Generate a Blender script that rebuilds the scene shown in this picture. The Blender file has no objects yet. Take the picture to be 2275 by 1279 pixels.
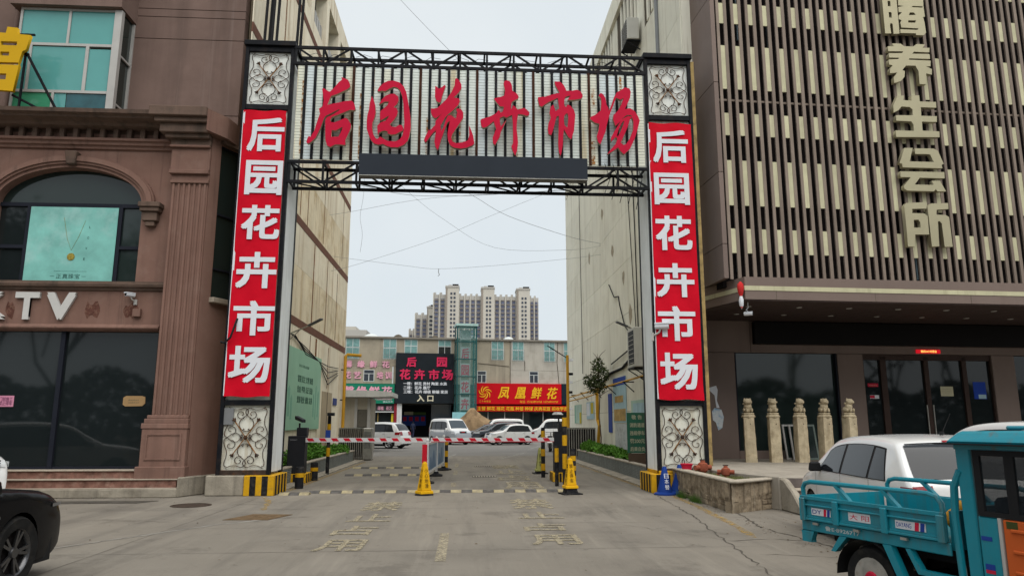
import bpy, bmesh, math, random
from mathutils import Vector, Matrix, noise
R = math.radians
random.seed(11)
SC = bpy.context.scene
COL = SC.collection

# ---------------------------------------------------------------- camera, sky, sun, exposure
cam_data = bpy.data.cameras.new('camera')
cam_data.sensor_width = 36.0
cam_data.lens = 36.0 * 1610.0 / 2275.0
cam_data.clip_start = 0.05
cam_data.clip_end = 4000.0
cam = bpy.data.objects.new('camera', cam_data)
COL.objects.link(cam)
cam.location = (0, 0, 1.6)
cam.rotation_euler = (R(90 + 10.49), 0, R(-3.7))
SC.camera = cam

SUN_EL, SUN_AZ = 62.0, 166.0          # soft overcast sun, high and behind the camera
world = bpy.data.worlds.new('World'); SC.world = world
world.use_nodes = True
wn = world.node_tree.nodes; wl = world.node_tree.links
for n in list(wn): wn.remove(n)
w_out = wn.new('ShaderNodeOutputWorld'); w_bg = wn.new('ShaderNodeBackground')
w_sky = wn.new('ShaderNodeTexSky'); w_sky.sky_type = 'NISHITA'; w_sky.sun_disc = False
w_sky.sun_elevation = R(SUN_EL); w_sky.sun_rotation = R(SUN_AZ)
w_sky.air_density = 1.0; w_sky.dust_density = 4.0; w_sky.ozone_density = 1.0
w_tc = wn.new('ShaderNodeTexCoord'); w_no = wn.new('ShaderNodeTexNoise')
w_no.inputs['Scale'].default_value = 1.8; w_no.inputs['Detail'].default_value = 5
w_rp = wn.new('ShaderNodeValToRGB')
w_rp.color_ramp.elements[0].position = 0.3; w_rp.color_ramp.elements[0].color = (6.5, 7.2, 7.7, 1)
w_rp.color_ramp.elements[1].position = 0.75; w_rp.color_ramp.elements[1].color = (7.9, 8.35, 8.5, 1)
w_mx = wn.new('ShaderNodeMix'); w_mx.data_type = 'RGBA'; w_mx.inputs['Factor'].default_value = 0.9
wl.new(w_tc.outputs['Generated'], w_no.inputs['Vector']); wl.new(w_no.outputs['Fac'], w_rp.inputs['Fac'])
wl.new(w_sky.outputs['Color'], w_mx.inputs[6]); wl.new(w_rp.outputs['Color'], w_mx.inputs[7])
wl.new(w_mx.outputs[2], w_bg.inputs['Color']); wl.new(w_bg.outputs['Background'], w_out.inputs['Surface'])
w_bg.inputs['Strength'].default_value = 0.0502

sun_data = bpy.data.lights.new('sun', 'SUN'); sun_data.energy = 1.5; sun_data.angle = R(72); sun_data.color = (1.0, 0.96, 0.9)
sun = bpy.data.objects.new('sun', sun_data); COL.objects.link(sun)
sd = Vector((math.sin(R(SUN_AZ)) * math.cos(R(SUN_EL)), math.cos(R(SUN_AZ)) * math.cos(R(SUN_EL)), math.sin(R(SUN_EL))))
sun.rotation_euler = sd.to_track_quat('Z', 'Y').to_euler()
SC.view_settings.view_transform = 'Standard'; SC.view_settings.look = 'None'
SC.view_settings.exposure = 1.14; SC.view_settings.gamma = 1.0; SC.view_settings.use_curve_mapping = False
SC.cycles.max_bounces = 6; SC.cycles.diffuse_bounces = 3; SC.cycles.glossy_bounces = 3
SC.cycles.transmission_bounces = 4; SC.cycles.transparent_max_bounces = 8
SC.cycles.caustics_reflective = False; SC.cycles.caustics_refractive = False

# ---------------------------------------------------------------- materials
MATS = {}
def srgb(r, g, b):
    f = lambda c: ((c / 255 + 0.055) / 1.055) ** 2.4 if c > 10 else c / 255 / 12.92
    return (f(r), f(g), f(b))
def mat(name, col, rough=0.7, metal=0.0, var=0.12, vscale=1.5, bump=0.0, bscale=30.0, spec=0.4,
        streak=None, patch=None, alpha=None, emit=None, coat=0.0, grime=None, objvar=0.0, streak2=None):
    """streak=(colour, amount, horizontal scale) rain streaks running down; patch=(colour, amount, scale) blotches;
    grime=(colour, amount) fine speckle"""
    if name in MATS: return MATS[name]
    m = bpy.data.materials.new(name); m.use_nodes = True
    N = m.node_tree.nodes; L = m.node_tree.links
    b = N['Principled BSDF']
    b.inputs['Roughness'].default_value = rough; b.inputs['Metallic'].default_value = metal
    b.inputs['Specular IOR Level'].default_value = spec if (spec != 0.4 or rough < 0.4) else 0.07
    b.inputs['Coat Weight'].default_value = coat
    geo = N.new('ShaderNodeNewGeometry')
    pos = geo.outputs['Position']
    c = (col[0], col[1], col[2], 1)
    cur = None
    def noise_node(scale, detail=4, vec=pos, rgh=0.6):
        t = N.new('ShaderNodeTexNoise'); t.inputs['Scale'].default_value = scale; t.inputs['Detail'].default_value = detail
        t.inputs['Roughness'].default_value = rgh
        L.new(vec, t.inputs['Vector']); return t.outputs['Fac']
    def ramp(fac, a, bb):
        r = N.new('ShaderNodeMapRange'); r.inputs['From Min'].default_value = a; r.inputs['From Max'].default_value = bb
        L.new(fac, r.inputs['Value']); return r.outputs['Result']
    def mix(fac, A, B, scale=1.0):
        if scale != 1.0:
            mm = N.new('ShaderNodeMath'); mm.operation = 'MULTIPLY'; mm.inputs[1].default_value = scale
            L.new(fac, mm.inputs[0]); fac = mm.outputs[0]
        x = N.new('ShaderNodeMix'); x.data_type = 'RGBA'; L.new(fac, x.inputs['Factor'])
        for i, v in ((6, A), (7, B)):
            if isinstance(v, tuple): x.inputs[i].default_value = (v[0], v[1], v[2], 1)
            else: L.new(v, x.inputs[i])
        return x.outputs[2]
    if var > 0:
        lo = tuple(v * (1 - var) for v in col); hi = tuple(min(1, v * (1 + var)) for v in col)
        cur = mix(ramp(noise_node(vscale, 6), 0.3, 0.7), lo, hi)
    else: cur = c[:3]
    if patch:
        cur = mix(ramp(noise_node(patch[2], 7, rgh=0.7), 0.5, 0.68), cur, patch[0], patch[1])
    if streak:
        mp = N.new('ShaderNodeMapping'); mp.inputs['Scale'].default_value = (streak[2], streak[2], streak[2] * 0.06)
        L.new(pos, mp.inputs['Vector'])
        cur = mix(ramp(noise_node(1.0, 5, mp.outputs['Vector'], 0.65), 0.52, 0.72), cur, streak[0], streak[1])
    if streak2:
        mp = N.new('ShaderNodeMapping'); mp.inputs['Scale'].default_value = (streak2[2], streak2[2], streak2[2] * 0.035); mp.inputs['Location'].default_value = (3.3, 1.7, 9.1)
        L.new(pos, mp.inputs['Vector'])
        cur = mix(ramp(noise_node(1.0, 6, mp.outputs['Vector'], 0.7), 0.56, 0.70), cur, streak2[0], streak2[1])
    if objvar > 0:
        oi = N.new('ShaderNodeObjectInfo'); hv = N.new('ShaderNodeHueSaturation')
        vr = N.new('ShaderNodeMapRange'); vr.inputs['To Min'].default_value = 1 - objvar; vr.inputs['To Max'].default_value = 1 + objvar
        L.new(oi.outputs['Random'], vr.inputs['Value']); L.new(vr.outputs['Result'], hv.inputs['Value'])
        if isinstance(cur, tuple): hv.inputs['Color'].default_value = (cur[0], cur[1], cur[2], 1)
        else: L.new(cur, hv.inputs['Color'])
        cur = hv.outputs['Color']
    if grime:
        cur = mix(ramp(noise_node(45, 4, rgh=0.8), 0.52, 0.75), cur, grime[0], grime[1])
    if isinstance(cur, tuple): b.inputs['Base Color'].default_value = (cur[0], cur[1], cur[2], 1)
    else: L.new(cur, b.inputs['Base Color'])
    if rough > 0.25:
        rr = N.new('ShaderNodeMapRange'); rr.inputs['To Min'].default_value = max(0.05, rough - 0.12); rr.inputs['To Max'].default_value = min(1, rough + 0.12)
        L.new(noise_node(vscale * 2.3, 4), rr.inputs['Value']); L.new(rr.outputs['Result'], b.inputs['Roughness'])
    if bump > 0:
        bp = N.new('ShaderNodeBump'); bp.inputs['Strength'].default_value = bump; bp.inputs['Distance'].default_value = 0.02
        L.new(noise_node(bscale, 6), bp.inputs['Height']); L.new(bp.outputs['Normal'], b.inputs['Normal'])
    if alpha is not None: b.inputs['Alpha'].default_value = alpha
    if emit:
        b.inputs['Emission Color'].default_value = (emit[0], emit[1], emit[2], 1); b.inputs['Emission Strength'].default_value = emit[3]
    MATS[name] = m
    return m

# ---------------------------------------------------------------- mesh helpers
class MB:
    def __init__(s): s.v = []; s.f = []
    def add(s, vs, fs):
        o = len(s.v); s.v += [tuple(v) for v in vs]; s.f += [tuple(i + o for i in f) for f in fs]; return s
    def box(s, x0, y0, z0, x1, y1, z1):
        if x0 > x1: x0, x1 = x1, x0
        if y0 > y1: y0, y1 = y1, y0
        if z0 > z1: z0, z1 = z1, z0
        return s.add([(x0,y0,z0),(x1,y0,z0),(x1,y1,z0),(x0,y1,z0),(x0,y0,z1),(x1,y0,z1),(x1,y1,z1),(x0,y1,z1)],
                     [(0,3,2,1),(4,5,6,7),(0,1,5,4),(1,2,6,5),(2,3,7,6),(3,0,4,7)])
    def beam(s, p, q, w, h=None, up=(0,0,1)):
        h = h or w; p = Vector(p); q = Vector(q); d = (q - p).normalized(); u = Vector(up)
        if abs(d.dot(u)) > 0.98: u = Vector((0,1,0))
        a = d.cross(u).normalized() * w / 2; b = a.cross(d).normalized() * h / 2
        vs = [p-a-b, p+a-b, p+a+b, p-a+b, q-a-b, q+a-b, q+a+b, q-a+b]
        return s.add(vs, [(0,3,2,1),(4,5,6,7),(0,1,5,4),(1,2,6,5),(2,3,7,6),(3,0,4,7)])
    def tube(s, pts, r, n=8, cap=True):
        pts = [Vector(p) for p in pts]; rs = r if isinstance(r, (list, tuple)) else [r] * len(pts)
        o = len(s.v); k = len(pts); prev = None
        for i, p in enumerate(pts):
            d = (pts[min(i+1, k-1)] - pts[max(i-1, 0)]).normalized()
            if prev is None:
                u = Vector((0,0,1)) if abs(d.z) < 0.9 else Vector((0,1,0))
                a = d.cross(u).normalized()
            else: a = (prev - d * prev.dot(d)).normalized()
            prev = a; b = d.cross(a)
            for j in range(n):
                t = 2 * math.pi * j / n
                s.v.append(tuple(p + (a * math.cos(t) + b * math.sin(t)) * rs[i]))
        for i in range(k - 1):
            for j in range(n):
                s.f.append((o+i*n+j, o+i*n+(j+1) % n, o+(i+1)*n+(j+1) % n, o+(i+1)*n+j))
        if cap:
            s.f.append(tuple(o + j for j in reversed(range(n)))); s.f.append(tuple(o + (k-1)*n + j for j in range(n)))
        return s
    def cyl(s, c, r, h, n=16, axis='z', r2=None):
        c = Vector(c); d = {'x': Vector((1,0,0)), 'y': Vector((0,1,0)), 'z': Vector((0,0,1))}[axis]
        return s.tube([c, c + d * h], [r, r if r2 is None else r2], n)
    def lathe(s, prof, n=20, c=(0,0,0), axis='z', cap=True):
        o = len(s.v); k = len(prof)
        for (r, h) in prof:
            for j in range(n):
                t = 2 * math.pi * j / n; a, b = r * math.cos(t), r * math.sin(t)
                v = {'z': (a, b, h), 'y': (a, h, b), 'x': (h, a, b)}[axis]
                s.v.append((v[0]+c[0], v[1]+c[1], v[2]+c[2]))
        for i in range(k - 1):
            for j in range(n): s.f.append((o+i*n+j, o+i*n+(j+1) % n, o+(i+1)*n+(j+1) % n, o+(i+1)*n+j))
        if cap: s.f.append(tuple(o + j for j in reversed(range(n)))); s.f.append(tuple(o+(k-1)*n+j for j in range(n)))
        return s
    def prism(s, poly, d0, d1, plane='xz'):
        """poly in (a,b), extruded along the third axis from d0 to d1"""
        k = len(poly)
        def P(a, b, d): return {'xz': (a, d, b), 'xy': (a, b, d), 'yz': (d, a, b)}[plane]
        vs = [P(a, b, d0) for a, b in poly] + [P(a, b, d1) for a, b in poly]
        return s.add(vs, [tuple(range(k))] + [tuple(reversed(range(k, 2*k)))] + [((i+1) % k, i, i+k, (i+1) % k + k) for i in range(k)])
    def quad(s, a, b, c, d): return s.add([a, b, c, d], [(0,1,2,3)])
    def mesh(s, name, mt=None, smooth=False, bevel=0.0):
        me = bpy.data.meshes.new(name); me.from_pydata(s.v, [], s.f)
        bm = bmesh.new(); bm.from_mesh(me)
        bmesh.ops.recalc_face_normals(bm, faces=bm.faces)
        if bevel > 0:
            bmesh.ops.remove_doubles(bm, verts=bm.verts, dist=1e-5)
            es = [e for e in bm.edges if len(e.link_faces) == 2 and e.calc_face_angle(0) > 0.5]
            bmesh.ops.bevel(bm, geom=es, offset=bevel, segments=1, affect='EDGES', clamp_overlap=True)
        bm.to_mesh(me); bm.free()
        if smooth:
            for p in me.polygons: p.use_smooth = True
            try: me.set_sharp_from_angle(angle=R(40))
            except Exception: pass
        if mt: me.materials.append(mt)
        return me
    def build(s, name, mt, parent=None, smooth=False, bevel=0.0, loc=None, rot=None):
        return put(name, s.mesh(name, mt, smooth, bevel), parent, loc, rot)

def put(name, me, parent=None, loc=None, rot=None, scale=None):
    o = bpy.data.objects.new(name, me); COL.objects.link(o)
    if parent: o.parent = parent
    if loc is not None: o.location = loc
    if rot is not None: o.rotation_euler = rot
    if scale is not None: o.scale = scale
    return o
def thing(name, label, cat, loc=(0,0,0), rotz=0.0, group=None):
    o = put(name, None, None, loc, (0, 0, rotz)); o.empty_display_size = 0.1
    return tag(o, label, cat, group)
def tag(o, label, cat, group=None):
    o['label'] = label; o['category'] = cat
    if group: o['group'] = group
    return o
def struct(o): o['kind'] = 'structure'; return o
def copy_tree(o, label=None, loc=None, rot=None, parent=None):
    c = o.copy(); COL.objects.link(c)
    if parent is not None: c.parent = parent
    if label: c['label'] = label
    if loc is not None: c.location = loc
    if rot is not None: c.rotation_euler = rot
    for ch in list(o.children): copy_tree(ch, parent=c)
    return c

# ---------------------------------------------------------------- lettering
def curve_mesh(polys, depth, name='outline'):
    """closed outlines (first outer, then holes) in (x,z) -> solid standing in the xz plane, front at y=-depth"""
    cu = bpy.data.curves.new(name, 'CURVE'); cu.dimensions = '2D'; cu.fill_mode = 'BOTH'; cu.extrude = depth / 2
    for P in polys:
        sp = cu.splines.new('POLY'); sp.points.add(len(P) - 1); sp.use_cyclic_u = True
        for i, (x, z) in enumerate(P): sp.points[i].co = (x, z, 0, 1)
    o = bpy.data.objects.new(name, cu)
    me = bpy.data.meshes.new_from_object(o)
    bpy.data.objects.remove(o); bpy.data.curves.remove(cu)
    me.transform(Matrix(((1,0,0,0),(0,0,-1,-depth/2),(0,1,0,0),(0,0,0,1))))
    return me
TXT = {}
def text_mesh(body, bold=0.0, depth=0.02, shear=0.0):
    """lettering in a unit box: x 0..1, z 0..1, front face at y=-depth"""
    key = (body, bold, depth, shear)
    if key in TXT: return TXT[key].copy()
    cu = bpy.data.curves.new('lettering', 'FONT'); cu.body = body; cu.size = 1.0; cu.extrude = 0.05; cu.offset = bold; cu.shear = shear
    cu.resolution_u = 3; cu.space_line = 0.9
    o = bpy.data.objects.new('lettering', cu)
    me = bpy.data.meshes.new_from_object(o)
    bpy.data.objects.remove(o); bpy.data.curves.remove(cu)
    xs = [v.co.x for v in me.vertices]; ys = [v.co.y for v in me.vertices]
    x0, x1, y0, y1 = min(xs), max(xs), min(ys), max(ys)
    for v in me.vertices:
        v.co = ((v.co.x - x0) / max(1e-6, x1 - x0), -(v.co.z + 0.05) / 0.1 * depth, (v.co.y - y0) / max(1e-6, y1 - y0))
    TXT[key] = me
    return me.copy()
def text(name, body, mt, parent, x0, x1, z0, z1, y, depth=0.02, bold=0.0, shear=0.0, flat=False):
    """lettering filling x0..x1, z0..z1 with its back at y, facing -y (in the parent's frame)"""
    me = text_mesh(body, bold, depth, shear); me.materials.clear(); me.materials.append(mt)
    me.name = name
    for v in me.vertices:
        X, D, Z = v.co
        v.co = (x0 + X * (x1 - x0), y + D, z0 + Z * (z1 - z0)) if not flat else (x0 + X * (x1 - x0), y + Z * (z1 - z0) + z0, -D)
    return put(name, me, parent)
CALLIGRAPHY = {
  'a': [[(-3.105,9.893),(-2.934,9.824),(-2.884,9.718),(-2.880,9.635),(-2.946,9.575),(-3.185,9.443),(-3.319,9.390),(-3.340,9.356),(-3.400,9.158),(-2.964,9.269),(-2.828,9.286),(-2.765,9.217),(-2.729,9.095),(-2.742,9.038),(-2.864,9.042),(-3.042,8.955),(-3.280,8.851),(-3.321,8.768),(-3.289,8.712),(-3.213,8.714),(-3.095,8.767),(-2.962,8.835),(-2.900,8.805),(-2.819,8.669),(-2.815,8.587),(-2.856,8.473),(-2.938,8.269),(-2.933,8.141),(-3.069,8.153),(-3.174,8.150),(-3.291,8.083),(-3.367,8.121),(-3.412,8.281),(-3.438,8.749),(-3.407,8.834),(-3.253,8.920),(-3.106,9.032),(-3.122,9.051),(-3.432,8.871),(-3.467,8.813),(-3.538,8.568),(-3.645,8.307),(-3.774,8.175),(-3.832,8.158),(-3.857,8.197),(-3.832,8.302),(-3.805,8.351),(-3.766,8.328),(-3.684,8.483),(-3.647,8.646),(-3.609,8.793),(-3.570,8.924),(-3.599,9.054),(-3.518,9.113),(-3.496,9.269),(-3.517,9.400),(-3.547,9.564),(-3.518,9.590),(-3.432,9.535),(-3.385,9.503),(-3.355,9.504),(-3.253,9.615),(-3.167,9.742),(-3.079,9.828)],[(-3.272,8.510),(-3.174,8.505),(-3.013,8.606),(-3.038,8.500),(-3.107,8.353),(-3.272,8.341)],],
  'b': [[(-2.221,9.556),(-2.164,9.674),(-2.059,9.777),(-1.953,9.830),(-1.815,9.835),(-1.690,9.797),(-1.579,9.692),(-1.514,9.545),(-1.470,9.330),(-1.425,9.084),(-1.397,8.888),(-1.383,8.627),(-1.408,8.431),(-1.450,8.284),(-1.539,8.184),(-1.673,8.116),(-1.825,8.113),(-1.947,8.142),(-2.039,8.196),(-2.144,8.169),(-2.251,8.198),(-2.330,8.293),(-2.395,8.437),(-2.438,8.565),(-2.445,8.760),(-2.436,8.924),(-2.402,9.056),(-2.393,9.220),(-2.346,9.420),(-2.297,9.322),(-2.254,9.175),(-2.240,8.979),(-2.266,8.847),(-2.307,8.732),(-2.310,8.601),(-2.282,8.440),(-2.226,8.344),(-2.179,8.316),(-2.106,8.380),(-2.013,8.317),(-1.920,8.271),(-1.738,8.268),(-1.634,8.327),(-1.575,8.426),(-1.549,8.590),(-1.539,8.753),(-1.560,8.998),(-1.575,9.245),(-1.611,9.442),(-1.669,9.590),(-1.732,9.654),(-1.825,9.676),(-1.916,9.632),(-2.021,9.554),(-2.114,9.567),(-2.174,9.541)],],
  'c': [[(-2.163,9.202),(-2.106,9.328),(-2.018,9.430),(-1.912,9.483),(-1.805,9.494),(-1.711,9.431),(-1.692,9.324),(-1.735,9.223),(-1.809,9.139),(-1.740,9.124),(-1.704,9.027),(-1.727,8.928),(-1.785,8.828),(-1.888,8.694),(-1.840,8.639),(-1.749,8.633),(-1.659,8.692),(-1.598,8.686),(-1.558,8.606),(-1.579,8.540),(-1.654,8.505),(-1.743,8.446),(-1.850,8.435),(-1.942,8.465),(-1.928,8.506),(-2.005,8.536),(-2.080,8.518),(-2.154,8.468),(-2.135,8.363),(-2.177,8.475),(-2.191,8.653),(-2.117,8.737),(-1.997,8.789),(-1.939,8.864),(-1.918,8.922),(-2.030,8.845),(-2.119,8.786),(-2.136,8.916),(-2.127,9.031),(-2.038,9.116),(-1.964,9.184),(-1.929,9.284),(-2.028,9.281),(-2.103,9.237)],],
  'd': [[(-0.813,9.725),(-0.769,9.709),(-0.722,9.656),(-0.645,9.705),(-0.584,9.765),(-0.555,9.733),(-0.597,9.606),(-0.633,9.488),(-0.669,9.321),(-0.707,9.295),(-0.770,9.327),(-0.814,9.450)],],
  'e': [[(-0.299,9.959),(-0.228,9.903),(-0.171,9.787),(-0.166,9.695),(-0.231,9.576),(-0.346,9.447),(-0.437,9.361),(-0.407,9.396),(-0.346,9.439),(-0.221,9.418),(-0.202,9.344),(-0.242,9.243),(-0.364,9.107),(-0.501,8.979),(-0.554,8.912),(-0.666,8.695),(-0.640,8.565),(-0.603,8.632),(-0.537,8.846),(-0.493,8.963),(-0.416,8.982),(-0.338,8.918),(-0.291,8.895),(-0.277,8.986),(-0.263,9.052),(-0.295,9.134),(-0.249,9.160),(-0.171,9.137),(-0.116,9.056),(-0.114,8.924),(-0.197,8.774),(-0.303,8.607),(-0.378,8.474),(-0.399,8.392),(-0.367,8.296),(-0.267,8.257),(-0.114,8.286),(0.008,8.338),(0.038,8.469),(0.027,8.731),(0.083,8.601),(0.130,8.472),(0.163,8.260),(0.117,8.210),(-0.020,8.150),(-0.173,8.122),(-0.327,8.142),(-0.419,8.197),(-0.475,8.325),(-0.493,8.488),(-0.465,8.668),(-0.437,8.833),(-0.498,8.782),(-0.557,8.617),(-0.600,8.468),(-0.651,8.321),(-0.687,8.158),(-0.723,8.068),(-0.778,8.155),(-0.804,8.284),(-0.771,8.578),(-0.839,8.511),(-1.017,8.254),(-1.056,8.310),(-1.035,8.392),(-0.940,8.598),(-0.924,8.558),(-0.796,8.708),(-0.783,8.823),(-0.678,8.958),(-0.633,9.017),(-0.693,8.957),(-0.792,8.880),(-0.862,8.936),(-0.903,9.033),(-0.905,9.141),(-0.835,9.134),(-0.743,9.162),(-0.622,9.290),(-0.531,9.392),(-0.410,9.579),(-0.335,9.765),(-0.329,9.916)],],
  'f': [[(0.872,9.848),(0.890,9.914),(0.960,9.935),(1.030,9.909),(1.074,9.826),(1.091,9.658),(1.205,9.587),(1.248,9.514),(1.231,9.458),(1.135,9.408),(1.074,9.360),(1.056,9.230),(1.065,9.175),(1.108,9.278),(1.152,9.251),(1.221,9.170),(1.291,9.190),(1.387,9.221),(1.483,9.141),(1.514,9.095),(1.499,9.030),(1.447,9.010),(1.343,9.044),(1.230,9.050),(1.204,8.865),(1.195,8.682),(1.212,8.499),(1.229,8.318),(1.203,8.100),(1.160,7.972),(1.108,8.079),(1.065,8.205),(1.108,8.297),(1.108,8.497),(1.100,8.862),(1.082,9.028),(1.030,8.998),(0.944,8.950),(0.874,8.985),(0.779,8.936),(0.788,8.817),(0.806,8.708),(0.857,8.782),(0.944,8.895),(0.858,8.691),(0.806,8.580),(0.781,8.452),(0.721,8.341),(0.670,8.231),(0.618,8.284),(0.609,8.429),(0.651,8.539),(0.694,8.650),(0.650,8.777),(0.633,8.849),(0.547,8.774),(0.461,8.698),(0.375,8.668),(0.332,8.713),(0.305,8.858),(0.339,8.905),(0.511,8.956),(0.684,9.053),(0.753,9.147),(0.805,9.075),(0.857,9.113),(0.882,9.234),(0.787,9.240),(0.708,9.331),(0.630,9.440),(0.682,9.460),(0.804,9.491),(0.891,9.531),(0.908,9.653)],],
  'g': [[(2.144,9.944),(2.278,9.940),(2.361,9.871),(2.418,9.765),(2.434,9.704),(2.560,9.707),(2.711,9.739),(2.795,9.697),(2.843,9.609),(2.842,9.547),(2.791,9.501),(2.623,9.469),(2.464,9.456),(2.541,9.582),(2.415,9.543),(2.380,9.444),(2.379,9.320),(2.420,9.268),(2.462,9.340),(2.537,9.307),(2.619,9.204),(2.650,9.081),(2.630,8.852),(2.610,8.642),(2.541,8.431),(2.475,8.481),(2.362,8.687),(2.343,8.495),(2.332,8.287),(2.297,8.096),(2.271,7.992),(2.231,8.094),(2.217,8.318),(2.228,8.579),(2.242,9.034),(2.183,9.015),(2.140,8.838),(2.097,8.663),(2.046,8.522),(1.980,8.555),(1.965,8.694),(1.983,8.834),(2.042,8.976),(2.010,9.098),(2.036,9.257),(2.104,9.330),(2.136,9.242),(2.160,9.155),(2.252,9.228),(2.222,9.510),(1.988,9.388),(1.812,9.259),(1.754,9.302),(1.722,9.477),(1.731,9.513),(1.889,9.527),(2.056,9.585),(2.266,9.645),(2.225,9.724),(2.159,9.847)],[(2.383,9.056),(2.451,9.119),(2.475,9.023),(2.464,8.847),(2.446,8.733),(2.380,8.793),(2.365,8.932)],],
  'h': [[(3.247,9.595),(3.299,9.677),(3.365,9.634),(3.422,9.529),(3.435,9.369),(3.483,9.282),(3.490,9.194),(3.561,9.355),(3.634,9.571),(3.705,9.698),(3.825,9.774),(3.912,9.839),(4.030,9.816),(4.061,9.727),(4.039,9.565),(3.949,9.367),(3.895,9.258),(4.031,9.289),(4.147,9.213),(4.227,9.073),(4.265,8.968),(4.198,8.720),(4.124,8.490),(3.999,8.225),(3.844,8.074),(3.763,8.150),(3.699,8.252),(3.572,8.154),(3.420,8.063),(3.515,8.187),(3.643,8.338),(3.689,8.478),(3.648,8.521),(3.528,8.396),(3.531,8.500),(3.628,8.687),(3.785,8.937),(3.648,8.810),(3.593,8.984),(3.604,9.091),(3.726,9.218),(3.814,9.380),(3.878,9.561),(3.801,9.505),(3.684,9.555),(3.611,9.357),(3.521,9.124),(3.449,8.892),(3.393,8.645),(3.322,8.469),(3.260,8.319),(3.203,8.379),(3.173,8.517),(3.227,8.693),(3.247,8.852),(3.131,8.884),(3.024,8.968),(3.025,9.021),(3.152,9.087),(3.288,9.205),(3.310,9.401),(3.304,9.525)],[(4.022,8.997),(4.074,9.051),(4.104,8.928),(4.089,8.717),(3.990,8.469),(3.902,8.344),(3.835,8.316),(3.770,8.376),(3.876,8.606),(3.966,8.819)],[(3.878,8.966),(3.850,8.851),(3.760,8.638),(3.698,8.522),(3.680,8.565),(3.729,8.724),(3.809,8.894)],[(3.794,8.964),(3.889,9.063),(3.958,9.110),(4.059,9.095),(4.083,9.062),(3.974,9.080),(3.889,9.035)],],
}
BLOCK_CHARS = {
  'teng': [[[(4.666,12.960),(5.077,12.990),(5.056,11.780),(4.886,11.760),(4.886,12.050),(4.826,12.070),(4.806,12.010),(4.816,11.770),(4.646,11.760),(4.656,12.740)],[(4.806,12.720),(4.886,12.720),(4.886,12.560),(4.806,12.560)],[(4.806,12.390),(4.886,12.390),(4.886,12.230),(4.806,12.230)],],[[(5.127,12.990),(5.868,13.050),(5.838,12.650),(5.848,12.330),(5.787,12.310),(5.817,12.160),(5.828,11.860),(5.757,11.780),(5.537,11.770),(5.527,11.820),(5.087,11.800),(5.097,11.910),(5.587,11.920),(5.627,11.970),(5.127,11.960),(5.117,12.120),(5.157,12.170),(5.077,12.210),(5.087,12.310),(5.197,12.410),(5.097,12.410),(5.107,12.560),(5.267,12.600),(5.107,12.610)],[(5.417,12.420),(5.537,12.430),(5.587,12.360),(5.387,12.340)],[(5.357,12.190),(5.577,12.200),(5.547,12.130),(5.337,12.120)],[(5.517,12.620),(5.817,12.630),(5.807,12.590),(5.487,12.580)],],],
  'yang': [[[(4.816,11.480),(5.056,11.490),(5.157,11.420),(5.417,11.430),(5.517,11.510),(5.757,11.510),(5.687,11.410),(5.878,11.420),(5.858,11.290),(5.417,11.280),(5.357,11.220),(5.858,11.240),(5.858,11.100),(5.267,11.080),(5.236,11.040),(5.868,11.050),(5.848,10.890),(5.717,10.880),(5.878,10.810),(5.858,10.650),(5.697,10.680),(5.677,10.370),(5.477,10.360),(5.487,10.730),(5.417,10.880),(5.147,10.870),(5.026,10.730),(5.097,10.710),(5.067,10.540),(4.956,10.420),(4.756,10.350),(4.766,10.510),(4.866,10.650),(4.666,10.620),(4.686,10.760),(4.766,10.850),(4.666,10.870),(4.676,11.010),(4.946,11.040),(4.976,11.080),(4.686,11.070),(4.696,11.190),(5.077,11.220),(5.107,11.270),(4.676,11.250),(4.686,11.390),(4.856,11.400)],],],
  'sheng': [[[(4.816,10.000),(4.996,10.010),(4.966,9.880),(5.197,9.880),(5.207,10.030),(5.427,10.040),(5.427,9.870),(5.888,9.880),(5.878,9.720),(5.437,9.710),(5.427,9.470),(5.868,9.480),(5.848,9.320),(5.427,9.310),(5.417,9.060),(5.888,9.060),(5.878,8.900),(4.656,8.850),(4.666,9.030),(5.177,9.040),(5.177,9.220),(5.127,9.300),(4.706,9.300),(4.716,9.450),(5.187,9.470),(5.197,9.630),(5.127,9.700),(4.896,9.700),(4.796,9.590),(4.656,9.520),(4.666,9.720)],],],
  'hui': [[[(4.856,8.560),(5.087,8.570),(4.966,8.200),(5.638,8.210),(5.557,8.410),(5.487,8.420),(5.137,8.410),(5.147,8.560),(5.677,8.580),(5.787,8.520),(5.908,8.170),(5.848,8.150),(5.858,8.050),(4.756,8.030),(4.746,8.130),(4.676,8.140)],],[[(4.676,7.920),(5.898,7.950),(5.888,7.780),(5.197,7.770),(5.036,7.580),(5.567,7.590),(5.517,7.700),(5.747,7.710),(5.888,7.430),(5.647,7.420),(5.607,7.480),(5.547,7.420),(4.816,7.410),(4.736,7.460),(4.736,7.540),(4.946,7.770),(4.666,7.770)],],],
  'suo': [[[(4.756,7.080),(5.297,7.120),(5.307,7.060),(5.287,6.950),(4.896,6.930),(4.886,6.820),(5.217,6.820),(5.297,6.750),(5.287,6.270),(4.906,6.260),(4.866,5.940),(4.676,5.940),(4.686,6.350),(4.686,7.000)],[(4.906,6.640),(5.036,6.650),(5.077,6.580),(5.077,6.440),(4.896,6.440)],],[[(5.427,7.090),(5.908,7.120),(5.898,6.960),(5.567,6.930),(5.547,6.800),(5.797,6.800),(5.888,6.750),(5.898,5.970),(5.677,5.960),(5.667,6.570),(5.617,6.630),(5.567,6.620),(5.527,5.970),(5.327,5.960),(5.327,7.010)],],],
}
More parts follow.
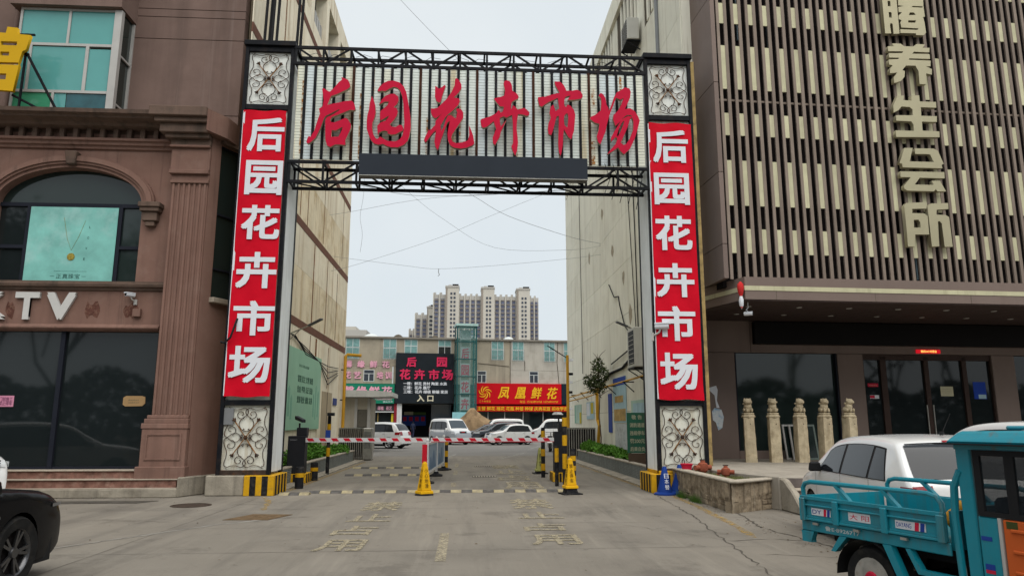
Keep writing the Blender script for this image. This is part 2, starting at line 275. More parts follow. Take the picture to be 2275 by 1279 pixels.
def fat_text(name, body, mt, parent, x0, x1, z0, z1, y, depth=0.02, fat=0.015, shear=0.0, flat=False):
    """heavier lettering: four slightly shifted copies of the glyph in one mesh, each 0.4 mm deeper than the last"""
    src = text_mesh(body, 0.0, 1.0, shear); vs = []; fs = []
    sx, sz = (x1 - x0) * 0.9, (z1 - z0) * 0.9; n = len(body.replace('\n', ''))
    fx = fat / max(1, 1 if '\n' in body else len(body)); rows = body.count('\n') + 1
    k = 0
    for dx in (-1, 1):
        for dz in (-1, 1):
            o = len(vs)
            for v in src.vertices:
                X = x0 + (fx + v.co.x * (1 - 2 * fx) + dx * fx) * (x1 - x0)
                Z = (fat / rows + v.co.z * (1 - 2 * fat / rows) + dz * fat / rows)
                D = -v.co.y * (depth + 0.0004 * k)
                vs.append((X, y - D, z0 + Z * (z1 - z0)) if not flat else (X, z0 + Z * (z1 - z0), y + D))
            fs += [tuple(i + o for i in p.vertices) for p in src.polygons]; k += 1
    bpy.data.meshes.remove(src)
    me = bpy.data.meshes.new(name); me.from_pydata(vs, [], fs); me.materials.append(mt)
    return put(name, me, parent)

def paint_mat(name, col, wear=0.5, scale=9.0):
    """worn road paint: the paint is gone where the noise is high"""
    m = mat(name, col, 0.75, var=0.25, vscale=6); N = m.node_tree.nodes; L = m.node_tree.links
    g = N.new('ShaderNodeNewGeometry'); t = N.new('ShaderNodeTexNoise'); t.inputs['Scale'].default_value = scale; t.inputs['Detail'].default_value = 8
    t.inputs['Roughness'].default_value = 0.75
    r = N.new('ShaderNodeMapRange'); r.inputs['From Min'].default_value = wear - 0.06; r.inputs['From Max'].default_value = wear + 0.08
    r.inputs['To Min'].default_value = 0.8; r.inputs['To Max'].default_value = 0.05
    L.new(g.outputs['Position'], t.inputs['Vector']); L.new(t.outputs['Fac'], r.inputs['Value']); L.new(r.outputs['Result'], N['Principled BSDF'].inputs['Alpha'])
    return m

def scribble(name, mt, parent, x0, x1, z0, z1, y, rows, seed=1):
    """rows of small pen strokes standing for writing too small to read"""
    rn = random.Random(seed); mb = MB(); h = (z1 - z0) / rows
    for r_ in range(rows):
        x = x0
        while x < x1 - .004:
            w = rn.uniform(.35, .9) * h; z = z0 + r_ * h + h * .2
            mb.box(x, y - .0015, z, min(x1, x + w * .8), y, z + h * .12); mb.box(x + w * .3, y - .0018, z, x + w * .42, y - .0001, z + h * rn.uniform(.3, .6)); x += w
    o = mb.build(name, mt, parent); o['kind'] = 'stuff'; return o

# ---------------------------------------------------------------- material palette
m_ground = mat('concrete_road', (0.188, 0.17, 0.143), 0.85, var=0.14, vscale=0.45, bump=0.4, bscale=70, patch=((0.128, 0.116, 0.10), 0.8, 0.5), grime=((0.26, 0.238, 0.205), 0.45))
def weather_ground(m):
    """tyre-worn bands along the lane, oil drips, pale scuffs and fine aggregate, all in world coordinates"""
    N = m.node_tree.nodes; L = m.node_tree.links; b = N['Principled BSDF']; src = b.inputs['Base Color'].links[0].from_socket
    g = N.new('ShaderNodeNewGeometry')
    def nz(scale, sc3, detail, rough, lo, hi, loc=(0, 0, 0)):
        mp = N.new('ShaderNodeMapping'); mp.inputs['Scale'].default_value = sc3; mp.inputs['Location'].default_value = loc; L.new(g.outputs['Position'], mp.inputs['Vector'])
        t = N.new('ShaderNodeTexNoise'); t.inputs['Scale'].default_value = scale; t.inputs['Detail'].default_value = detail; t.inputs['Roughness'].default_value = rough; L.new(mp.outputs['Vector'], t.inputs['Vector'])
        r = N.new('ShaderNodeMapRange'); r.inputs['From Min'].default_value = lo; r.inputs['From Max'].default_value = hi; L.new(t.outputs['Fac'], r.inputs['Value']); return r.outputs['Result']
    def over(src, fac, col, k):
        mu = N.new('ShaderNodeMath'); mu.operation = 'MULTIPLY'; mu.inputs[1].default_value = k; L.new(fac, mu.inputs[0])
        x = N.new('ShaderNodeMix'); x.data_type = 'RGBA'; L.new(mu.outputs[0], x.inputs['Factor']); L.new(src, x.inputs[6]); x.inputs[7].default_value = (*col, 1); return x.outputs[2]
    src = over(src, nz(.16, (1, 1, 1), 3, .5, .42, .60, (2, 5, 0)), (0.225, 0.20, 0.165), .6)
    src = over(src, nz(1.0, (1.6, .12, 1), 6, .7, .5, .72), (0.11, 0.10, 0.088), .65)
    src = over(src, nz(.55, (1, 1, 1), 7, .75, .55, .62, (11, 4, 0)), (0.115, 0.103, 0.088), .55)
    src = over(src, nz(1.0, (2.6, .2, 1), 6, .7, .54, .70, (7, 3, 0)), (0.26, 0.235, 0.195), .55)
    src = over(src, nz(2.6, (1, 1, 1), 8, .8, .60, .68, (1, 9, 0)), (0.075, 0.068, 0.06), .6)
    src = over(src, nz(6.0, (1, .6, 1), 8, .85, .60, .70, (4, 2, 0)), (0.30, 0.275, 0.235), .5)
    src = over(src, nz(120.0, (1, 1, 1), 3, .9, .5, .75), (0.10, 0.09, 0.08), .35)
    L.new(src, b.inputs['Base Color'])
weather_ground(m_ground)
m_lot = mat('asphalt_lot', (0.185, 0.175, 0.162), 0.9, var=0.12, vscale=0.3, bump=0.3, bscale=60)
m_crack = mat('crack_dirt', (0.085, 0.075, 0.064), 0.95, var=0.2)
m_conc = mat('weathered_concrete', (0.29, 0.26, 0.21), 0.9, var=0.2, vscale=2, bump=0.5, bscale=18, streak=((0.09, 0.08, 0.065), 0.75, 3.0), patch=((0.16, 0.14, 0.11), 0.7, 2.2))
m_brown = mat('brown_stucco', (0.172, 0.118, 0.10), 0.85, var=0.14, vscale=0.8, bump=0.25, bscale=90, streak=((0.10, 0.07, 0.06), 0.6, 1.3), streak2=((0.22, 0.165, 0.145), .6, 2.5), patch=((0.125, 0.088, 0.075), .5, .5), objvar=.04)
m_pier = mat('brown_stone_paint', (0.20, 0.117, 0.092), 0.75, var=0.1, vscale=1.2, bump=0.2, bscale=70, streak=((0.11, 0.068, 0.056), 0.6, 2.2), streak2=((0.075, 0.05, 0.042), .7, 4.0), patch=((0.24, 0.155, 0.125), .45, 2.3), objvar=.06)
m_cornice = mat('weathered_brown_cornice', (0.135, 0.092, 0.072), 0.85, var=0.15, vscale=2, bump=0.3, bscale=60, streak=((0.05, 0.042, 0.035), 0.75, 3), patch=((0.06, 0.05, 0.042), 0.6, 2.5))
m_marble = mat('red_marble', (0.20, 0.105, 0.082), 0.45, var=0.45, vscale=7, patch=((0.33, 0.23, 0.18), 0.6, 6))
m_tread = mat('pale_stone_tread', (0.36, 0.31, 0.25), 0.7, var=0.15, vscale=4, patch=((0.2, 0.17, 0.14), 0.6, 3))
m_glassdark = mat('dark_window_glass', (0.012, 0.016, 0.017), 0.04, var=0, spec=0.4)
m_glassgreen = mat('dark_green_window_glass', (0.018, 0.028, 0.026), 0.05, var=0, spec=0.5)
m_teal = mat('teal_window_glass', (0.10, 0.325, 0.31), 0.12, var=0.08, vscale=0.8, spec=0.5)
m_teald = mat('dark_teal_glass', (0.02, 0.085, 0.10), 0.1, var=0.3, vscale=3, spec=0.5)
m_alu = mat('pale_aluminium_frame', (0.42, 0.41, 0.39), 0.5, 0.2, var=0.1)
m_black = mat('black_painted_steel', (0.008, 0.009, 0.012), 0.55, var=0.3, vscale=5, spec=0.1, patch=((0.03, 0.02, 0.014), 0.6, 5))
m_darkframe = mat('dark_window_frame', (0.017, 0.019, 0.027), 0.45, var=0.1)
m_rust = mat('rusty_wrought_iron', (0.045, 0.032, 0.026), 0.8, var=0.4, vscale=6, patch=((0.17, 0.065, 0.02), 0.8, 7))
m_rustbar = mat('orange_rusted_rod', (0.22, 0.10, 0.03), 0.85, var=0.4, vscale=9, patch=((0.05, 0.03, 0.02), 0.8, 8))
m_pane_w = mat('stained_white_acrylic', (0.60, 0.63, 0.57), 0.45, var=0.07, vscale=2.5, streak=((0.34, 0.26, 0.12), 0.55, 3.0), patch=((0.46, 0.44, 0.34), 0.35, 3.2))
m_red = mat('red_banner_cloth', (0.55, 0.004, 0.018), 0.55, var=0.10, vscale=1.2, bump=0.5, bscale=4, spec=0.06)
m_signred = mat('crimson_sign_letter', (0.50, 0.008, 0.040), 0.5, var=0.06)
m_white = mat('white_print', (0.66, 0.68, 0.72), 0.55, var=0.04)
m_offwhite = mat('dull_white_letter', (0.52, 0.51, 0.49), 0.5, var=0.08)
m_yellow = mat('hazard_yellow', (0.55, 0.30, 0.012), 0.6, var=0.15, vscale=5, patch=((0.28, 0.17, 0.05), 0.6, 7))
m_hblack = mat('hazard_black', (0.014, 0.014, 0.016), 0.65, var=0.3, vscale=6, patch=((0.10, 0.09, 0.075), 0.4, 7))
m_cream_l = mat('cream_wall_rust_stained', (0.80, 0.73, 0.585), 0.88, var=0.08, vscale=0.6, bump=0.15, bscale=50, streak=((0.47, 0.36, 0.22), 0.65, 1.6), patch=((0.60, 0.51, 0.36), 0.5, 0.8), streak2=((0.36, 0.21, 0.10), 0.85, 3.2), objvar=.05)
m_cream_r = mat('cream_wall_pale', (0.77, 0.75, 0.64), 0.88, var=0.07, vscale=0.5, bump=0.15, bscale=50, streak=((0.54, 0.51, 0.41), 0.6, 1.5), patch=((0.60, 0.565, 0.46), 0.5, 0.6), streak2=((0.42, 0.37, 0.27), 0.8, 3.0), objvar=.05)
m_cream_st = mat('cream_wall_heavily_stained', (0.74, 0.65, 0.48), 0.88, var=0.12, vscale=0.8, bump=0.15, bscale=50, streak=((0.40, 0.26, 0.12), 0.7, 2.2), streak2=((0.25, 0.13, 0.06), 0.8, 4.5), patch=((0.46, 0.33, 0.17), 0.7, 1.1), objvar=.06)
m_stripe = mat('brown_wall_stripe', (0.17, 0.085, 0.062), 0.85, var=0.12, streak=((0.10, 0.06, 0.045), 0.5, 2))
m_ruststreak = mat('rust_stain', (0.23, 0.095, 0.03), 0.9, var=0.4, vscale=4)
m_seam = mat('dark_seam', (0.10, 0.085, 0.065), 0.9, var=0.3)
m_metalbrown = mat('brown_metal_cladding', (0.19, 0.145, 0.126), 0.5, 0.1, var=0.06, vscale=0.7, objvar=.05, streak=((0.14, 0.105, 0.09), .4, 2))
m_slat = mat('taupe_metal_slat', (0.225, 0.18, 0.148), 0.5, 0.1, var=0.12, vscale=1.4, objvar=.10, streak=((0.13, 0.10, 0.085), .5, 9))
m_insert = mat('pale_yellow_slat_insert', (0.52, 0.495, 0.33), 0.5, var=0.1, vscale=3, objvar=.08, streak=((0.33, 0.30, 0.2), .5, 9))
m_gold = mat('champagne_gold_metal', (0.40, 0.365, 0.245), 0.42, 0.35, var=0.05)
m_goldside = m_gold
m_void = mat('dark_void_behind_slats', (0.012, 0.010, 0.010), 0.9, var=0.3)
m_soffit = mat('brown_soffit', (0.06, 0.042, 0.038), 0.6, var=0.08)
m_stone = mat('carved_limestone', (0.47, 0.395, 0.27), 0.85, var=0.2, vscale=6, bump=0.6, bscale=25, patch=((0.27, 0.21, 0.13), 0.6, 5), streak=((0.22, 0.17, 0.11), 0.5, 6))
m_planterwall = mat('stained_masonry', (0.25, 0.20, 0.14), 0.92, var=0.35, vscale=5, bump=0.9, bscale=12, objvar=.22, streak=((0.05, 0.038, 0.028), 0.85, 15.0), patch=((0.085, 0.062, 0.045), 0.95, 3.2), streak2=((0.34, 0.29, 0.22), .6, 9), grime=((0.06, 0.045, 0.035), .6))
m_coping = mat('pale_coping', (0.36, 0.32, 0.26), 0.85, var=0.2, vscale=5, bump=0.3)
m_tile = mat('grey_ribbed_tile', (0.20, 0.215, 0.205), 0.6, var=0.18, vscale=4, streak=((0.11, 0.11, 0.10), 0.5, 4))
m_soil = mat('brown_soil', (0.085, 0.056, 0.038), 0.95, var=0.4, vscale=12, bump=0.8, bscale=30)
m_leaf = mat('green_leaf', (0.085, 0.20, 0.028), 0.6, var=0.5, vscale=9)
m_leaf2 = mat('olive_leaf', (0.05, 0.068, 0.025), 0.6, var=0.5, vscale=9)
m_bark = mat('grey_bark', (0.12, 0.09, 0.065), 0.9, var=0.3)
m_pipe_y = mat('yellow_gas_pipe', (0.50, 0.27, 0.03), 0.5, var=0.15)
m_steel = mat('stainless_steel', (0.36, 0.35, 0.32), 0.38, 0.7, var=0.2, vscale=4)
m_cable = mat('black_cable', (0.02, 0.02, 0.022), 0.7, var=0.1)
m_wire = mat('grey_overhead_wire', (0.24, 0.25, 0.26), 0.7, var=0.1)
m_ac = mat('air_conditioner_white', (0.52, 0.51, 0.46), 0.5, var=0.1, streak=((0.3, 0.25, 0.18), 0.4, 6))
m_carwhite = mat('white_car_paint', (0.66, 0.66, 0.65), 0.22, var=0.02, spec=0.5, coat=0.6)
m_cargrey = mat('silver_grey_car_paint', (0.33, 0.35, 0.38), 0.25, 0.3, var=0.03, coat=0.5)
m_carblack = mat('black_car_paint', (0.008, 0.008, 0.009), 0.12, var=0, spec=0.04, coat=0.0)
m_carblue = mat('dark_blue_grey_car_paint', (0.035, 0.042, 0.055), 0.2, var=0.02, coat=0.7)
m_carglass = mat('tinted_car_glass', (0.012, 0.014, 0.017), 0.05, var=0, spec=0.35)
m_carglass2 = mat('grey_car_glass', (0.045, 0.06, 0.072), 0.06, var=0, spec=0.6)
m_tyre = mat('rubber_tyre', (0.018, 0.018, 0.018), 0.8, var=0.3, vscale=9, patch=((0.06, 0.052, 0.042), 0.4, 8))
m_rim = mat('alloy_rim', (0.42, 0.42, 0.42), 0.35, 0.8, var=0.08)
m_redlens = mat('red_lamp_lens', (0.24, 0.003, 0.008), 0.2, var=0.1)
m_clearlens = mat('clear_lamp_lens', (0.55, 0.57, 0.58), 0.12, 0.2, var=0.05)
m_blackplastic = mat('black_plastic', (0.016, 0.016, 0.017), 0.5, var=0.15)
m_turq = mat('turquoise_truck_paint', (0.003, 0.205, 0.27), 0.38, var=0.1, vscale=3, patch=((0.005, 0.15, 0.195), 0.5, 3), grime=((0.10, 0.17, 0.17), 0.22), coat=0.15, streak=((0.05, 0.10, 0.10), .5, 7), streak2=((0.10, 0.085, 0.06), .55, 9))
m_orange = mat('orange_door_panel', (0.50, 0.10, 0.025), 0.45, var=0.08, vscale=2)

# ================================================================ SETTING
g = MB(); g.quad((-900, -200, 0), (900, -200, 0), (900, 2500, 0), (-900, 2500, 0))
ground = struct(g.build('ground', m_ground))
lot = struct(MB().quad((-30, 36, 0.004), (40, 36, 0.004), (40, 92, 0.004), (-30, 92, 0.004)).build('parking_lot', m_lot))

def ribbon(pts, w, z=0.004, jit=0.03, step=0.18, wj=0.6):
    """a thin irregular strip lying on the ground along a polyline"""
    P = []
    for a, b in zip(pts[:-1], pts[1:]):
        n = max(1, int(math.dist(a, b) / step))
        for i in range(n): P.append((a[0] + (b[0]-a[0]) * i / n, a[1] + (b[1]-a[1]) * i / n))
    P.append(pts[-1]); mb = MB(); L = []
    for i, p in enumerate(P):
        q = P[min(i+1, len(P)-1)]; o = P[max(i-1, 0)]
        d = Vector((q[0]-o[0], q[1]-o[1])); d = d.normalized() if d.length > 0 else Vector((1, 0)); nrm = Vector((-d.y, d.x))
        c = Vector(p) + nrm * random.uniform(-jit, jit); ww = w * random.uniform(1 - wj, 1 + wj) / 2
        if i in (0, len(P)-1): ww *= 0.2
        L.append((c + nrm * ww, c - nrm * ww))
    for (a, b), (c, d) in zip(L[:-1], L[1:]): mb.quad((a.x, a.y, z), (b.x, b.y, z), (d.x, d.y, z), (c.x, c.y, z))
    return mb
m_seal = mat('pale_cement_patch', (0.23, 0.215, 0.19), 0.9, var=0.15, vscale=3)
for pts, w in (([(-6.8, 8.2), (-5.2, 10.2), (-4.2, 12.0), (-3.4, 12.9), (-2.6, 13.2)], 0.025), ([(4.3, 16.4), (4.0, 13.0), (3.6, 10.2), (3.3, 8.0), (3.0, 6.0)], 0.03),
               ([(4.9, 13.2), (4.6, 11.4), (4.9, 9.0), (5.2, 7.2)], 0.04), ([(-4.2, 11.85), (-2.2, 11.9), (0.2, 12.2), (3.9, 12.1)], 0.012),
               ([(3.62, 10.2), (4.3, 10.3), (5.0, 10.1)], 0.025), ([(2.2, 12.4), (3.0, 11.2), (3.8, 10.0)], 0.012), ([(-3.9, 14.6), (-3.3, 14.2), (-3.0, 14.4), (-2.75, 14.0)], 0.015),
               ([(-4.3, 17.2), (-2.6, 17.35), (0, 17.3), (2.6, 17.2), (4.2, 17.1)], 0.012), ([(-4.1, 27.2), (4.7, 27.0)], 0.06), ([(-8.0, 12.6), (-6.0, 13.0), (-4.6, 12.6)], 0.012),
               ([(3.6, 9.2), (5.4, 8.6)], 0.02), ([(-3.4, 21.5), (-2.9, 22.6), (-3.3, 23.4)], 0.02), ([(4.7, 17.0), (4.55, 21.0), (4.6, 31)], 0.02)):
    ribbon(pts, w * .6, 0.0045, .035, .12, .8).build('crack', m_crack, ground)
ribbon([(-6.6, 8.4), (-5.1, 10.45), (-4.0, 12.2), (-3.2, 13.0)], 0.09, 0.0035, 0.02).build('cement_seam', m_seal, ground)

m_joint = mat('dusty_joint', (0.10, 0.09, 0.078), .95, var=.3, vscale=3)
for y in (5.0, 9.6, 14.2, 18.9, 23.6, 28.3, 33.0):
    ribbon([(-4.2 if y > 17 else -14, y), (4.4 if y > 17 else 3.9, y + .15)], 0.009, 0.003, 0.006, 0.3, 0.4).build('slab_joint', m_joint, ground)
for pts in ([(-4.6, 4), (-4.4, 16.6)],):
    ribbon(pts, 0.009, 0.003, 0.008, 0.3, 0.4).build('slab_joint', m_joint, ground)
lt_ = random.Random(31); m_litter = mat('dry_leaf_litter', (0.09, 0.06, 0.035), .9, var=.5, vscale=20); lmb = MB()
for i in range(420):
    e = lt_.random()
    if e < .35: x, y = 4.72 + abs(lt_.gauss(0, .18)) * -1, lt_.uniform(8, 17)
    elif e < .6: x, y = lt_.uniform(-14, -6.2), 16.6 - abs(lt_.gauss(0, .2))
    elif e < .75: x, y = lt_.uniform(4.8, 6.2), lt_.uniform(9.5, 13.1)
    else: x, y = lt_.uniform(-8, 4.6), lt_.uniform(7.5, 17)
    a = lt_.uniform(0, 6.3); r_ = lt_.uniform(.008, .028); lmb.add([(x + r_ * math.cos(a + k * 1.57) * (1 if k % 2 else .5), y + r_ * math.sin(a + k * 1.57) * (1 if k % 2 else .5), .006 + lt_.uniform(0, .012)) for k in range(4)], [(0, 1, 2, 3)])
lo_ = lmb.build('ground_litter', m_litter, ground); lo_['kind'] = 'stuff'
# road paint
p_yel = paint_mat('faded_yellow_road_paint', (0.35, 0.305, 0.215), 0.515, 15.0)
p_yel2 = paint_mat('yellow_edge_line_paint', (0.36, 0.235, 0.07), 0.47, 9.0)
p_wht = paint_mat('faded_white_road_paint', (0.42, 0.40, 0.36), 0.5, 7)
def road_word(x0s, chars):
    for ch, (xa, xb, ya, yb) in zip(chars, x0s):
        fat_text('road_marking', ch, p_yel, ground, xa, xb, ya, yb, 0.005, 0.002, 0.016, flat=True)
road_word(((-1.93, -1.30, 9.72, 10.62), (-1.93, -1.30, 11.05, 12.0), (-1.93, -1.2, 12.5, 13.5), (-1.93, -1.2, 14.0, 15.5)), '用占止禁')
road_word(((0.93, 1.62, 10.05, 10.9), (0.93, 1.62, 11.3, 12.1), (0.93, 1.72, 12.7, 13.6), (0.93, 1.75, 14.1, 15.9)), '用占止禁')
road_word(((1.0, 2.0, 18.3, 20.3), (1.0, 2.0, 20.9, 22.9), (1.0, 2.0, 23.5, 25.5), (1.0, 2.0, 26.1, 28.3)), '用占止禁')
for ya, yb in ((8.95, 11.15), (19.0, 20.2), (23.2, 25.4), (27.0, 29.5)):
    MB().quad((-0.33, ya, .0055), (-0.20, ya, .0055), (-0.20, yb, .0055), (-0.33, yb, .0055)).build('lane_dash', p_yel, ground)
ribbon([(4.62, 16.3), (4.5, 14.0), (4.28, 11.7), (4.12, 10.45)], 0.13, 0.0055, 0.01, 0.3, 0.25).build('edge_line', p_yel2, ground)
ribbon([(4.45, 18.2), (4.4, 24.0), (4.35, 31.0)], 0.12, 0.0055, 0.01, 0.3, 0.25).build('edge_line', p_yel2, ground)
ribbon([(-4.15, 18.0), (-4.1, 24.0), (-4.05, 31.0)], 0.14, 0.0055, 0.01, 0.3, 0.25).build('edge_line', p_yel2, ground)
ribbon([(-4.3, 16.6), (-3.95, 15.6), (-3.7, 14.2)], 0.10, 0.0055, 0.01).build('edge_line', p_yel2, ground)
for a in ([(1.6, 33.0), (3.4, 40)], [(-1.2, 30), (-0.4, 38)], [(-4.6, 40), (-3.2, 47)], [(3.8, 44), (5.5, 52)], [(-9, 58), (-3, 60)]):
    ribbon(a, 0.13, 0.0085, 0.0, 0.5, 0.1).build('bay_line', p_wht, ground)

# kerb strips beside the planters
for x0, x1 in ((-4.62, -4.25), (4.5, 4.92)):
    struct(MB().box(x0, 18.3, 0.0, x1, 33, 0.03).build('kerb_strip', m_conc, bevel=0.01))
# ================================================================ LEFT BROWN BUILDING
bl = thing('brown_building', 'brown classical corner building with arched window, fluted pier and dark shop glass', 'building', (-9, 17.3, 0))
def B(name, mb, m, parent=None, **k):
    """part given in world coordinates under the left building"""
    o = mb.build(name, m, parent or bl, **k)
    return o
bl.location = (0, 0, 0)
XL = -21.0
# steps
steps = B('entrance_steps', MB().box(XL, 16.65, 0, -6.2, 17.3, 0.185), m_conc, bevel=0.015)
B('riser', MB().box(XL, 16.82, 0.2, -6.28, 17.3, 0.36), m_marble, steps)
B('riser', MB().box(XL, 17.02, 0.38, -7.1, 17.4, 0.54), m_marble, steps)
B('tread', MB().box(XL, 16.78, 0.3605, -6.25, 17.3, 0.385), m_tread, steps, bevel=0.006)
B('tread', MB().box(XL, 16.98, 0.5405, -7.1, 17.4, 0.565), m_tread, steps, bevel=0.006)
B('tread', MB().box(XL, 16.66, 0.1855, -6.22, 17.3, 0.2), m_tread, steps)
B('plinth', MB().prism([(-6.2, 16.66), (-5.62, 18.0), (-5.75, 18.4), (-6.6, 17.4), (-6.28, 16.9)], 0, 0.42, 'xy'), m_conc, bevel=0.02)
# shop glass
for i, (a, b) in enumerate(((-21, -15.4), (-15.3, -11.6), (-11.5, -9.36), (-9.26, -7.2))):
    B('shop_pane', MB().box(a, 17.46, 0.62, b, 17.48, 3.7), m_glassdark)
for x in (-15.35, -11.55, -9.31): B('mullion', MB().box(x-.05, 17.38, 0.565, x+.05, 17.5, 3.7), m_darkframe)
B('bottom_rail', MB().box(XL, 17.40, 0.566, -7.2, 17.5, 0.62), m_darkframe)
B('interior_back', MB().box(XL, 18.6, 0.5, -7.0, 18.7, 9), m_void)
# walls
B('lintel_band', MB().box(XL, 17.3, 3.68, -7.0, 17.6, 4.72), m_pier)
def moulding(name, prof, xa, xb, m=m_pier, parent=None):
    """profile [(y,z)...] swept along x"""
    return B(name, MB().prism(prof, xa, xb, 'yz'), m, parent)
moulding('pipe_moulding', [(17.3, 3.7), (17.24, 3.715), (17.21, 3.75), (17.22, 3.79), (17.25, 3.80), (17.27, 3.835), (17.3, 3.84)], XL, -7.12)
moulding('sill_moulding', [(17.3, 4.62), (17.25, 4.64), (17.24, 4.69), (17.17, 4.71), (17.15, 4.77), (17.18, 4.79), (17.18, 4.835), (17.36, 4.85), (17.36, 4.7)], XL, -7.02, m_cornice)
cx, hw, zs, rise = -9.46, 1.68, 6.72, 0.90
arch = [(cx + hw * math.cos(t), zs + rise * math.sin(t)) for t in [math.pi * i / 28 for i in range(29)]]
for o0 in (0,):
    wallp = [(XL, 4.72), (-7.0, 4.72), (-7.0, 8.6), (XL, 8.6)]
    hole = [(cx + hw, 4.85)] + arch + [(cx - hw, 4.85)]
    hole2 = [(x - 5.0, z) for x, z in hole]
    me = curve_mesh([wallp, hole, hole2], 0.3); me.materials.append(m_pier)
    put('arcade_wall', me, bl, (0, 17.6, 0))
def arch_ring(r0, r1, y0, y1, name, m, dx=0):
    mb = MB(); n = 32; ring = []
    for i in range(n + 1):
        t = math.pi * i / n
        ring.append([(cx + dx + (hw + r) * math.cos(t), zs + (rise + r * 0.95) * math.sin(t)) for r in (r0, r1)])
    for a, b in zip(ring[:-1], ring[1:]):
        vs = []
        for (x, z) in (a[0], a[1], b[1], b[0]): vs += [(x, y0, z)]
        for (x, z) in (a[0], a[1], b[1], b[0]): vs += [(x, y1, z)]
        mb.add(vs, [(0,1,2,3), (7,6,5,4), (0,4,5,1), (1,5,6,2), (2,6,7,3), (3,7,4,0)])
    return B(name, mb, m)
for r0, r1, y in ((0.0, 0.09, 17.24), (0.085, 0.15, 17.19), (0.145, 0.27, 17.15), (0.265, 0.31, 17.20)):
    arch_ring(r0, r1, y, 17.32, 'arch_moulding', m_pier)
B('keystone', MB().add([(cx-.10,17.1,7.66),(cx+.10,17.1,7.66),(cx+.14,17.06,7.98),(cx-.14,17.06,7.98),(cx-.10,17.3,7.66),(cx+.10,17.3,7.66),(cx+.14,17.3,7.98),(cx-.14,17.3,7.98)],
  [(0,1,2,3),(7,6,5,4),(0,4,5,1),(1,5,6,2),(2,6,7,3),(3,7,4,0)]), m_cornice, bevel=0.02)
cb = MB()
for (w, z0, z1, y) in ((0.50, 6.62, 6.74, 17.02), (0.44, 6.52, 6.62, 17.06), (0.34, 6.3, 6.52, 17.12), (0.22, 6.18, 6.3, 17.16)):
    cb.box(-7.62 - w/2 + .1, y, z0, -7.62 + w/2 + .1, 17.32, z1)
B('corbel', cb, m_cornice, bevel=0.012)
moulding('frieze_moulding', [(17.3, 8.08), (17.24, 8.1), (17.22, 8.16), (17.17, 8.18), (17.15, 8.25), (17.1, 8.27), (17.1, 8.33), (17.3, 8.35)], XL, -7.05)
for i in range(24):
    x = -7.25 - i * 0.315
    B('dentil', MB().box(x - .055, 17.16, 8.35, x + .055, 17.32, 8.6), m_cornice, bevel=0.006)
moulding('cornice', [(17.3, 8.58), (17.0, 8.6), (16.96, 8.66), (16.74, 8.70), (16.72, 8.74), (16.62, 8.77), (16.6, 8.86), (17.0, 8.90), (18.3, 8.90), (18.3, 8.5), (17.3, 8.5)], XL, -7.3, m_cornice)
# pier with fluted shaft, stepped capital and pedestal
pier = B('pier', MB().box(-7.02, 17.04, 1.75, -6.19, 17.5, 7.26), m_pier)
for i in range(7):
    x = -6.98 + i * 0.122
    B('flute_rib', MB().box(x - .030, 17.005, 1.76, x + .030, 17.05, 7.2), m_pier, pier, bevel=0.012)
B('shaft_cap', MB().box(-7.06, 16.98, 7.2, -6.17, 17.5, 7.27), m_pier, pier, bevel=0.01)
for (xa, y, z0, z1, m) in ((-7.04, 17.02, 7.27, 7.42, m_pier), (-7.09, 16.93, 7.42, 7.52, m_pier), (-7.08, 16.98, 7.52, 8.07, m_pier), (-7.11, 16.9, 8.07, 8.13, m_pier), (-7.10, 16.95, 8.13, 8.28, m_cornice),
                           (-7.2, 16.82, 8.28, 8.38, m_cornice), (-7.3, 16.72, 8.38, 8.6, m_cornice), (-7.4, 16.62, 8.6, 8.72, m_cornice), (-7.5, 16.52, 8.72, 8.95, m_cornice)):
    B('capital_course', MB().box(xa, y, z0, -6.17, 17.6, z1), m, pier, bevel=0.012)
B('capital_side', MB().prism([(-6.171, 16.6), (-5.85, 17.15), (-5.7, 17.9), (-6.2, 17.9)], 8.4, 8.93, 'xy'), m_pier, pier)
for (xa, xb, y, z0, z1) in ((-7.1, -6.2, 16.98, 1.68, 1.76), (-7.14, -6.18, 16.94, 1.58, 1.68), (-7.18, -6.16, 16.9, 1.46, 1.58), (-7.16, -6.18, 16.92, 0.62, 1.46), (-7.22, -6.14, 16.86, 0.36, 0.64)):
    B('pedestal_course', MB().box(xa, y, z0, xb, 17.6, z1), m_pier, pier, bevel=0.012)
fr = MB()
for a in ((-7.06, 0.78, -7.02, 1.36), (-6.32, 0.78, -6.28, 1.36)): fr.box(a[0], 16.9, a[1], a[2], 16.93, a[3])
fr.box(-7.02, 16.9, 0.78, -6.32, 16.93, 0.82); fr.box(-7.02, 16.9, 1.32, -6.32, 16.93, 1.36)
B('pedestal_panel_frame', fr, m_pier, pier)
# chamfered side wall with tall window
sw = put('side_wall', None, bl, (-6.165, 17.06, 0), (0, 0, math.atan2(1.24, 0.6)))
LW = 1.40
for (u0, u1, z0, z1) in ((0, 0.30, 0.42, 8.9), (1.26, LW, 0.42, 8.9), (0.30, 1.26, 0.42, 4.5), (0.30, 1.26, 8.30, 8.9)):
    MB().box(u0, 0, z0, u1, 0.25, z1).build('wall_piece', m_pier, sw)
MB().box(0.26, -0.14, 4.38, 1.32, 0.02, 4.5).build('sill', m_tread, sw, bevel=0.01)
MB().box(0.26, -0.12, 8.32, 1.36, 0.02, 8.42).build('head_flashing', m_cornice, sw)
for z0, z1 in ((4.54, 5.2), (5.24, 6.55), (6.6, 8.26)):
    MB().box(0.34, 0.1, z0, 1.16, 0.12, z1).build('window_pane', m_glassgreen, sw)
wf = MB()
for z in (4.5, 5.2, 6.55, 8.26): wf.box(0.3, 0.05, z, 1.26, 0.13, z + 0.045)
